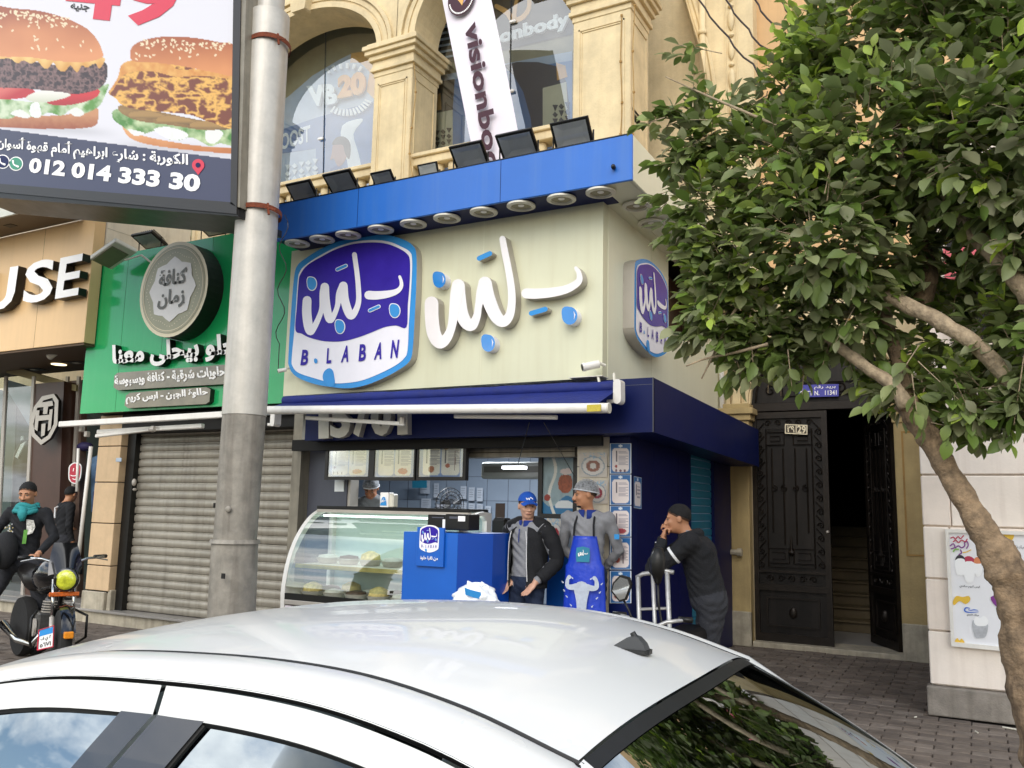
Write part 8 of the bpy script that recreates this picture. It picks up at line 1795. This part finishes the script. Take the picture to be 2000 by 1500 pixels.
# menu boards over the counter
def menu_art(seed, food):
 def p(U, V):
  c = np.ones(U.shape + (3,)) * C('#8fa3cf'); c = c * (1 - .35 * V[..., None]) + C('#5673b4') * .35 * V[..., None]
  for x0, x1 in ((.08, .47), (.50, .90)):
   r_ = .07; dx = np.maximum(np.maximum(x0 + r_ - U, U - (x1 - r_)), 0); dy = np.maximum(np.maximum(.10 + r_ * 1.3 - V, V - (.95 - r_ * 1.3)), 0) / 1.3; m = dx * dx + dy * dy < r_ * r_; c[m] = C('#eee3da')
   ln = m & (V > .22) & (V < .66) & ((V * 22) % 1 < .42) & (U > x0 + .14) & (U < x1 - .03 - .04 * np.sin(V * 90)); c[ln] = C('#9a8f96')
   vv = m & (U > x0 + .07) & (U < x0 + .10) & (V > .2) & (V < .62); c[vv] = C('#4a4450')
  for cx, cy, rx, ry, col in food:
   d = disc_(U, V, cx, cy, rx, ry); f_ = fbm(U * 300, V * 200, 12, seed); m = d < .75 + .5 * f_; c[m] = (C(col) * (.6 + .8 * f_[..., None]))[m]
  return c
 return p
foods = [[(.14, .72, .02, .05, '#8a3b2a'), (.12, .88, .015, .05, '#7d5a4a'), (.22, .88, .015, .05, '#7d5a4a'), (.33, .88, .015, .05, '#7d5a4a'), (.70, .84, .12, .07, '#c9814a')], [(.70, .82, .12, .09, '#b5452f')], [(.27, .78, .07, .10, '#b06a4a'), (.64, .68, .05, .06, '#b0604a'), (.60, .16, .05, .07, '#d8b28a'), (.8, .55, .012, .3, '#8a6f6a')]]
for i, (px4, lab) in enumerate((([(644, 870), (724, 868), (723, 931), (643, 931)], 'black framed menu board nearest the grey column'), ([(734, 867), (811, 866), (812, 932), (734, 932)], 'middle one of the three black framed menu boards'), ([(820, 864), (906, 862), (908, 931), (820, 932)], 'rightmost black framed menu board with a round cake picture'))):
 Ym = 7.18; tl, tr, br, bl = [at(a, b_, Y=Ym) for a, b_ in px4]; x0, x1 = (tl.x + bl.x) / 2, (tr.x + br.x) / 2; z0, z1 = (bl.z + br.z) / 2, (tl.z + tr.z) / 2
 mbd = thing('menu_board', lab, 'menu board', ((x0 + x1) / 2, Ym, z0), 'menu boards above the counter')
 q = MB(); t = .035; q.prism([(x0 - t, z0 - t), (x1 + t, z0 - t), (x1 + t, z1 + t), (x0 - t, z1 + t)], (0, Ym - .03, 0), XA, ZA, -YA, .06, holes=[[(x0, z0), (x1, z0), (x1, z1), (x0, z1)]]); q.build('frame', M['dark_frame'], mbd, bevel=.006)
 canvas('sheet', mbd, None, 70, 54, menu_art(70 + i, foods[i]), f=lambda u, v: Vector((x0 + (x1 - x0) * u, Ym - .005, z1 - (z1 - z0) * v)))
 q = MB(); q.box(x0, x1, Ym - .0, Ym + .01, z0, z1); q.build('back_sheet', M['black_metal'], mbd)
 q = MB(); q.box(x0, x1, Ym - .02, Ym - .019, z0, z1); q.build('pane', G_clear, mbd)
# framed advert, posters on the marble
def ad_art(U, V):
 c = np.ones(U.shape + (3,)) * C('#9fb4ba'); f_ = fbm(U * 200, V * 260, 40, 81); c = c * (.7 + .6 * f_[..., None]); m = V > .78 + .1 * np.sin(U * 6); c[m] = C('#2c78a8')
 m = np.abs(U - .30 - .10 * np.sin(V * 7)) < .05; c[m] = C('#e8e6dc'); m = (V > .72) & (V < .9) & (U > .35) & (disc_(U, V, .7, .86, .3, .1) < 1); c[m] = C('#e9ecec')
 d = disc_(U, V, .72, .47, .24, .17); g_ = fbm(U * 200, V * 260, 9, 83); m = d < .7 + .6 * g_; c[m] = (C('#a5522e') * (.4 + 1.2 * g_[..., None]))[m]; m = disc_(U, V, .14, .72, .10, .06) < 1; c[m] = C('#a33b2c'); m = disc_(U, V, .74, .26, .2, .06) < .6 + .6 * g_; c[m] = C('#e9d5d0'); return c
Ya = 7.72; a, b_ = at(1060, 1003, Y=Ya), at(1122, 892, Y=Ya); fa2 = thing('framed_advert', 'black framed dessert advert leaning behind the two standing workers', 'advert', (a.x, Ya, a.z))
q = MB(); t = .045; q.prism([(a.x - t, a.z - t), (b_.x + t, a.z - t), (b_.x + t, b_.z + t), (a.x - t, b_.z + t)], (0, Ya - .03, 0), XA, ZA, -YA, .06, holes=[[(a.x, a.z), (b_.x, a.z), (b_.x, b_.z), (a.x, b_.z)]]); q.build('frame', M['dark_frame'], fa2, bevel=.008)
canvas('sheet', fa2, None, 60, 84, ad_art, f=lambda u, v: Vector((a.x + (b_.x - a.x) * u, Ya, b_.z - (b_.z - a.z) * v)))
def cake_art(seed, ring):
 def p(U, V):
  c = np.ones(U.shape + (3,)) * C('#cfc6bb'); c *= (.85 + .3 * fbm(U * 100, V * 100, 20, seed))[..., None]
  d = disc_(U, V, .5, .55, .42, .40); c[d < 1] = C('#8f9ba5'); g_ = fbm(U * 120, V * 120, 8, seed + 2)
  m = d < .8; c[m] = C('#d9d3cc'); m = (d < .35) & (d > .08); c[m] = (C(ring) * (.5 + g_[..., None]))[m]; m = (V < .25) & (U > .15) & (U < .9) & (g_ > .6); c[m] = C('#93b5cc'); return c
 return p
for px4, sd_, rg, lab in (([(1131, 884), (1186, 884), (1186, 932), (1131, 932)], 91, '#8d5a48', 'square cake poster on the marble slab above the apron worker'), ([(1146, 938), (1187, 938), (1187, 984), (1146, 984)], 95, '#9c3b4a', 'red cake poster on the marble beside the hair net worker'), ([(1068, 1012), (1100, 1014), (1100, 1070), (1068, 1068)], 97, '#a8323c', 'oval red dessert picture hanging between the two workers')):
 Yc = 7.305 if px4[0][0] > 1100 else 7.6; o = canvas('poster', None, px4, 30, 30, cake_art(sd_, rg), Y=Yc); tag(o, lab, 'poster')
def strip_art(seed, food):
 def p(U, V):
  c = np.ones(U.shape + (3,)) * C('#2d6aa8'); r_ = .16; dx = np.maximum(np.maximum(.12 + r_ - U, U - (.88 - r_)), 0); dy = np.maximum(np.maximum(.16 + r_ * .6 - V, V - (.94 - r_ * .6)), 0) / .6; m = dx * dx + dy * dy < r_ * r_; c[m] = C('#eadfdc')
  e_ = (U < .04) | (U > .96) | (V < .02) | (V > .98); c[e_] = C('#dfe6ee'); ln = m & (V > .24) & (V < .72) & ((V * 26) % 1 < .4) & (U > .42) & (U < .80 - .06 * np.sin(V * 70)); c[ln] = C('#a39aa6'); vv = m & (U > .30) & (U < .36) & (V > .24) & (V < .6); c[vv] = C('#544c58')
  mk_ = disc_(U, V, .5, .085, .10, .045) < 1; c[mk_] = C('#dfeaf4')
  for cx, cy, rx, ry, col in food:
   f_ = fbm(U * 150, V * 200, 10, seed); m = disc_(U, V, cx, cy, rx, ry) < .75 + .5 * f_; c[m] = (C(col) * (.6 + .8 * f_[..., None]))[m]
  return c
 return p
sf = [[(.3, .76, .06, .05, '#9a2f2f'), (.3, .9, .05, .05, '#6d4b58'), (.5, .9, .05, .05, '#6d4b58'), (.7, .9, .05, .05, '#6d4b58')], [], [(.5, .82, .26, .09, '#b2525a')], [(.3, .12, .14, .09, '#b87a6a'), (.35, .7, .13, .09, '#b8604f'), (.62, .6, .03, .26, '#7d6a6f')], [(.3, .8, .1, .06, '#a55a4a')]]
labs = ['topmost menu sheet of the strip on the navy corner pillar', 'plain menu sheet second from the top on the corner pillar', 'middle menu sheet with pinkish dessert picture on the corner pillar', 'menu sheet with cake pictures fourth from the top on the corner pillar', 'lowest menu sheet on the corner pillar behind the scooter mirror']
for i, (y0, y1) in enumerate(((866, 925), (927, 986), (988, 1048), (1050, 1112), (1115, 1178))):
 o = canvas('menu_sheet', None, [(1191, y0), (1233, y0), (1233, y1), (1191, y1)], 34, 48, strip_art(100 + i, sf[i]), Y=7.292); tag(o, labs[i], 'menu sheet', 'menu sheets taped down the corner pillar')
o = canvas('menu_sheet', None, None, 24, 36, strip_art(120, []), f=lambda u, v: at(1238, 930, X=-2.722) * (1 - u) * (1 - v) + at(1253, 933, X=-2.722) * u * (1 - v) + at(1238, 992, X=-2.722) * (1 - u) * v + at(1253, 994, X=-2.722) * u * v); tag(o, 'narrow blue bordered sheet taped round the corner on the navy side wall', 'menu sheet')
# blue drinks box behind the workers
q = MB(); a, b_ = at(1085, 1175, Y=7.45), at(1112, 1085, Y=7.45); q.box(a.x - .1, b_.x + .1, 7.45, 7.7, .15, b_.z); o = q.build('blue_cabinet', M['desk_blue'], bevel=.006); tag(o, 'low blue cabinet between the two standing workers', 'cabinet')
q = MB(); c = at(978, 1035, Y=7.6); q.box(c.x - .09, c.x + .09, 7.55, 7.7, .6, c.z + .12); o = q.build('black_chair_back', M['letter_black'], bevel=.03); tag(o, 'dark chair back left of the blue cap worker', 'chair')
# ================================================================= hand trolley and parked scooter behind the car
tr = thing('hand_trolley', 'silver tube hand trolley beside the leaning man', 'trolley', at(1290, 1215, Y=6.75)); Yt_ = 6.75
mm('alu', '#b4b3b0', .35, metal=.5, var=.2, scale=20)
TP = lambda a, b_, y_=Yt_: at(a, b_, Y=y_)
for pts, r_ in ((((1246, 1126), (1252, 1235)), .02), (((1275, 1122), (1284, 1240)), .018), (((1303, 1117), (1312, 1240)), .02)):
 q = MB(); q.tube([TP(*pts[0]), Vector((TP(*pts[1]).x, Yt_ + .02, .06))], r_, 8); q.build('upright', M['alu'], tr, smooth=True)
q = MB(); q.tube([TP(1243, 1128), TP(1256, 1121), TP(1300, 1115), TP(1316, 1118)], .018, 8); q.build('handle_bar', M['alu'], tr, smooth=True)
for y_ in (1190, 1230):
 q = MB(); q.tube([TP(1250, y_), TP(1310, y_ - 2)], .012, 6); q.build('cross_bar', M['alu'], tr)
for a in (1262, 1300):
 q = MB(); c = TP(a, 1216, 6.6); q.lathe([(.07, -.03), (.095, -.015), (.095, .015), (.07, .03)], Vector((c.x, 6.72, .10)), XA, 16); q.build('wheel', M['black_metal'], tr, smooth=True)
q = MB(); c = TP(1280, 1230); q.box(c.x - .2, c.x + .2, 6.45, 6.75, .03, .05); q.build('toe_plate', M['alu'], tr)
sc_ = thing('parked_scooter', 'parked motor scooter with two tall mirrors half hidden behind the white car', 'scooter', (-2.6, 5.9, 0)); Ys = 5.9
SPt = lambda a, b_, y_=Ys: at(a, b_, Y=y_)
m1 = SPt(1212, 1150); wv = (SPt(1232, 1150) - SPt(1192, 1150))
q = MB(); oc_ = [(1211, 1123), (1228, 1128), (1233, 1142), (1222, 1172), (1210, 1176), (1193, 1155), (1197, 1138)]; front(q, oc_, Ys - .02, .03); q.build('mirror_shell', M['black_metal'], sc_, bevel=.008)
q = MB(); cx_, cy_ = 1212, 1150; front(q, [(cx_ + (a - cx_) * .84, cy_ + (b_ - cy_) * .84) for a, b_ in oc_], Ys - .024, .002); q.build('mirror_glass', mat('mirror', '#f0efe8', .03, metal=1.0, var=0), sc_)
q = MB(); q.tube([SPt(1218, 1172), SPt(1228, 1192), SPt(1236, 1215), Vector((SPt(1244, 1235).x, Ys, .86))], .009, 6); q.build('mirror_stem', M['black_metal'], sc_, smooth=True)
q = MB(); q.tube([SPt(1287, 1070), SPt(1285, 1090), SPt(1284, 1115), SPt(1285, 1140)], [.03, .055, .052, .02], 12); q.build('mirror_shell', M['black_metal'], sc_, smooth=True)
q = MB(); q.tube([SPt(1285, 1138), SPt(1286, 1180), SPt(1292, 1215), Vector((SPt(1296, 1235).x, Ys, .85))], .009, 6); q.build('mirror_stem', M['black_metal'], sc_, smooth=True)
gx0, gx1 = SPt(1236, 1220).x, SPt(1302, 1220).x
q = MB(); q.tube([(gx0 - .12, Ys + .05, .88), (gx0, Ys, .86), ((gx0 + gx1) / 2, Ys - .02, .80), (gx1, Ys, .86), (gx1 + .12, Ys + .05, .88)], .014, 8); q.build('handlebar', M['alu'], sc_, smooth=True)
for x_ in (gx0 - .12, gx1 + .12):
 q = MB(); q.tube([(x_ - .05, Ys + .05, .88), (x_ + .05, Ys + .05, .88)], .02, 10); q.build('grip', M['black_metal'], sc_, smooth=True)
xm = (gx0 + gx1) / 2
q = MB(); q.ball((xm, Ys, .74), .13, .1, .1, 14, 10); q.build('headlamp_cowl', M['white_metal'], sc_, smooth=True)
q = MB(); q.tube([(xm, Ys, .75), (xm, Ys - .12, .3)], .03, 8); q.build('fork', M['alu'], sc_)
for y_ in (Ys - .15, Ys + 1.05):
 q = MB(); q.lathe([(.14, -.045), (.2, -.045), (.23, 0), (.2, .045), (.14, .045)], (xm, y_, .23), XA, 20); q.build('wheel', M['black_metal'], sc_, smooth=True)
q = MB(); q.box(xm - .12, xm + .12, Ys + .05, Ys + 1.1, .28, .45); q.build('floorboard', M['white_metal'], sc_, bevel=.04, seg=2)
q = MB(); q.box(xm - .14, xm + .14, Ys + .45, Ys + 1.15, .45, .72); q.build('seat', M['letter_black'], sc_, bevel=.05, seg=2)
# ================================================================= motorcycle
mo = thing('motorcycle', 'black motorcycle with round yellow headlight and dark fly screen, front wheel turned to the street', 'motorcycle', (-8.4, 5.4, 0))
hl = at(128, 1132, Y=5.3); chrome = mat('chrome', '#c9c9c6', .12, metal=1.0, var=.1); blk = mat('gloss_black', '#0f0f10', .12, var=.1, coat=.8); tyre = mat('tyre', '#1a1918', .85, var=.15, bump=.4, bscale=60)
fwd = Vector((.90, -.43, 0)).normalized(); rf_ = Vector((.96, -.28, 0)).normalized(); rs_v = Vector((-rf_.y, rf_.x, 0)); sdv = Vector((fwd.y, -fwd.x, 0)) * -1      # sdv to the bike's left... across
B0 = Vector((hl.x, 5.3, 0)) - fwd * .0
BP = lambda f_, s_, z_: B0 + fwd * max(f_, -.2) + rf_ * min(f_ + .2, 0) + (sdv if f_ > -.21 else rs_v) * s_ + ZA * z_
hz = hl.z
wc = BP(.10, 0, .30)
q = MB(); q.lathe([(.255, -.05), (.285, -.045), (.30, -.02), (.305, 0), (.30, .02), (.285, .045), (.255, .05)], wc, sdv, 32); wt = q.build('front_wheel', tyre, mo, smooth=True, auto=50)
q = MB(); q.lathe([(.25, -.04), (.258, -.02), (.258, .02), (.25, .04), (.235, .03), (.235, -.03), (.25, -.04)], wc, sdv, 32); q.build('rim', mat('rim_bronze', '#7a4b2c', .4, metal=.4, var=.1), wt, smooth=True)
q = MB(); up_ = ZA
for k in range(5):
 a = 2 * PI * k / 5 + .3; e = fwd * math.cos(a) + ZA * math.sin(a); q.tube([wc + e * .03, wc + e * .14, wc + e * .24], [.028, .016, .02], 8)
q.lathe([(.045, -.05), (.045, .05)], wc, sdv, 12); q.build('spokes', blk, wt)
for sx in (-1, 1):
 q = MB(); q.tube([BP(.10, .09 * sx, .30), BP(.03, .09 * sx, .52)], .022, 10); q.build('fork_lower', M['letter_side'], mo, smooth=True)
 q = MB(); q.tube([BP(.03, .09 * sx, .52), BP(-.07, .09 * sx, .86)], .016, 10); q.build('fork_tube', chrome, mo, smooth=True)
q = MB(); q.grid([[wc + (fwd * math.cos(a) + ZA * math.sin(a)) * (.335 + .012 * (abs(s) < .5)) + sdv * .06 * s for s in (-1, -.6, 0, .6, 1)] for a in np.linspace(R(20), R(150), 16)]); q.build('mudguard', blk, mo, smooth=True)
q = MB(); q.obox(BP(.43, 0, .40), fwd * .03, sdv * .04, ZA * .03); q.build('orange_marker', mat('marker_orange', '#e08a1c', .3, var=.2, scale=60), mo, bevel=.008)
q = MB(); q.lathe([(0.0, .035), (.06, .03), (.092, .012), (.098, -.01)], BP(.03, 0, hz), (.62, -.78, 0), 24); q.build('headlight', mat('lamp_yellow', '#cfd43a', .08, var=.35, scale=35, coat=1), mo, smooth=True)
q = MB(); q.lathe([(.10, .012), (.112, .0), (.11, -.05), (.06, -.12), (.0, -.13)], BP(.03, 0, hz), (.62, -.78, 0), 24); q.build('headlight_shell', blk, mo, smooth=True)
q = MB(); rows = []
for t in np.linspace(0, 1, 9): rows.append([BP(-.02 - .17 * t + .03 * (1 - s * s) * (1 - t), (.15 - .05 * t * t) * s, hz + .07 + .27 * t - .03 * s * s * (1 - t)) for s in np.linspace(-1, 1, 11)])
q.grid(rows); q.build('fly_screen', blk, mo, smooth=True)
q = MB(); q.obox(BP(.0, 0, hz - .135), sdv * .13, fwd * .02, ZA * .02); q.build('orange_bar', mat('indicator', '#c9601c', .25, var=.5, scale=40, coat=.6), mo, bevel=.006)
q = MB(); q.tube([BP(-.20, -.36, hz + .20), BP(-.13, -.2, hz + .19), BP(-.08, 0, hz + .12), BP(-.13, .2, hz + .19), BP(-.20, .36, hz + .20)], .013, 8); q.build('handlebar', chrome, mo, smooth=True)
for sx in (-1, 1):
 q = MB(); q.tube([BP(-.19, .27 * sx, hz + .20), BP(-.21, .40 * sx, hz + .20)], .019, 10); q.build('grip', M['black_metal'], mo, smooth=True)
 q = MB(); q.tube([BP(-.10, .24 * sx, hz + .20), BP(-.12, .38 * sx, hz + .17)], .006, 6); q.build('lever', chrome, mo)
q = MB(); q.tube([BP(-.06, .1, hz + .15), BP(-.02, .04, hz + .0), BP(-.06, .02, hz - .15)], .008, 6); q.tube([BP(-.06, -.12, hz + .16), BP(.02, -.09, hz + .02), BP(-.05, -.04, hz - .2)], .008, 6); q.build('control_cable', M['letter_black'], mo)
q = MB(); q.tube([BP(-.22, 0, hz + .02), BP(-.36, 0, hz + .04), BP(-.55, 0, hz - .02), BP(-.68, 0, hz - .08)], [.09, .16, .17, .10], 16); q.build('fuel_tank', blk, mo, smooth=True)
q = MB(); q.tube([BP(-.66, 0, hz - .05), BP(-.95, 0, hz - .06), BP(-1.3, 0, hz - .0)], [.10, .13, .09], 14); q.build('seat', M['letter_black'], mo, smooth=True)
q = MB(); q.obox(BP(-.42, 0, .42), fwd * .13, sdv * .12, ZA * .10); q.tube([BP(-.42, 0, .45), BP(-.34, 0, .66)], [.09, .085], 12); q.build('engine', mat('engine_grey', '#5d5c5a', .4, metal=.6, var=.3, scale=25), mo, bevel=.015)
q = MB()
for k in range(6): z = .50 + k * .025; q.lathe([(.10, 0), (.10, .008)], BP(-.40 + k * .008, 0, z), ZA, 14)
q.build('cooling_fins', M['letter_side'], mo, kind='stuff')
q = MB(); q.lathe([(.085, 0), (.085, .02), (.0, .03)], BP(-.42, -.13, .38), -sdv, 16); q.lathe([(.085, 0), (.085, .02), (.0, .03)], BP(-.42, .13, .38), sdv, 16); q.build('engine_cover', M['letter_side'], mo, smooth=True, auto=40)
for s_ in (-1, 1):
 q = MB(); q.tube([BP(-.30, .16 * s_, .55), BP(-.12, .24 * s_, .5), BP(-.1, .24 * s_, .3), BP(-.25, .2 * s_, .22)], .013, 8); q.build('crash_bar', M['black_metal'], mo, smooth=True)
q = MB(); q.tube([BP(-.3, -.1, .35), BP(-.4, -.15, .22), BP(-.8, -.17, .22), BP(-1.3, -.17, .32)], [.02, .02, .03, .045], 10); q.build('exhaust', chrome, mo, smooth=True)
q = MB(); q.tube([BP(-.08, 0, .8), BP(-.3, 0, .3), BP(-.6, 0, .25), BP(-1.15, 0, .30)], .022, 8); q.tube([BP(-.1, 0, .78), BP(-.7, 0, .68), BP(-1.2, 0, .72)], .022, 8); q.build('frame', M['black_metal'], mo)
rc = BP(-1.2, 0, .30)
q = MB(); q.lathe([(.22, -.06), (.29, -.055), (.305, 0), (.29, .055), (.22, .06)], rc, rs_v, 28); q.build('rear_wheel', tyre, mo, smooth=True, auto=50)
pcn = BP(.0, -.02, .0); a0_ = at(76, 1222, Y=5.08);
pl_ = [at(78, 1232, Y=5.1), at(104, 1224, Y=5.1), at(102, 1262, Y=5.1), at(75, 1268, Y=5.1)]
nrmP = (pl_[3] - pl_[0]).cross(pl_[1] - pl_[0]).normalized(); nrmP = nrmP if nrmP.y < 0 else -nrmP
q = MB(); q.add(pl_ + [p - nrmP * .008 for p in pl_], [(0, 3, 2, 1), (4, 5, 6, 7), (0, 1, 5, 4), (1, 2, 6, 5), (2, 3, 7, 6), (3, 0, 4, 7)]); pq = q.build('number_plate', M['letter_white'], mo)
lp = lambda u, v: (pl_[3] * (1 - u) + pl_[2] * u) * (1 - v) + (pl_[0] * (1 - u) + pl_[1] * u) * v + nrmP * .002
q = MB(); q.add([lp(.0, .68), lp(1, .68), lp(1, 1), lp(0, 1)], [(0, 1, 2, 3)]); q.build('blue_band', M['logo_blue'], pq)
q = MB(); text(q, '\u0665\u0666\u0667\u0661', lp(.10, .06), lp(.9, .06), lp(.10, .30), 0, nrmP, off=.03); text(q, arabic('ف') + ' ' + arabic('ي') + ' \u0662', lp(.12, .36), lp(.88, .36), lp(.12, .62), 0, nrmP, off=.03); q.build('plate_characters', M['letter_black'], pq)
q = MB(); bo = [lp(-.06, -.04), lp(1.06, -.04), lp(1.06, 1.04), lp(-.06, 1.04)]; q.tube(bo + bo[:1], .006, 4); q.build('red_border', crim, pq)
# ground litter near the car
for a, b_, l_, t_ in ((1958, 1420, .28, .3), (1905, 1428, .05, 1.2), (1700, 1465, .04, .4), (1790, 1400, .03, 2.0)):
 q = MB(); c = at(a, b_, Z=0.01); q.tube([c, c + Vector((math.cos(t_), -math.sin(t_), 0)) * l_], .006, 5); o = q.build('litter', M['lamp_white']); tag(o, {.28: 'pale thin stick lying on the paving by the plinth', .05: 'small pale scrap on the paving near the plinth corner', .04: 'tiny pale scrap lying in the open paving behind the car', .03: 'tiny pale scrap on the paving between car and doorway'}[l_], 'litter')
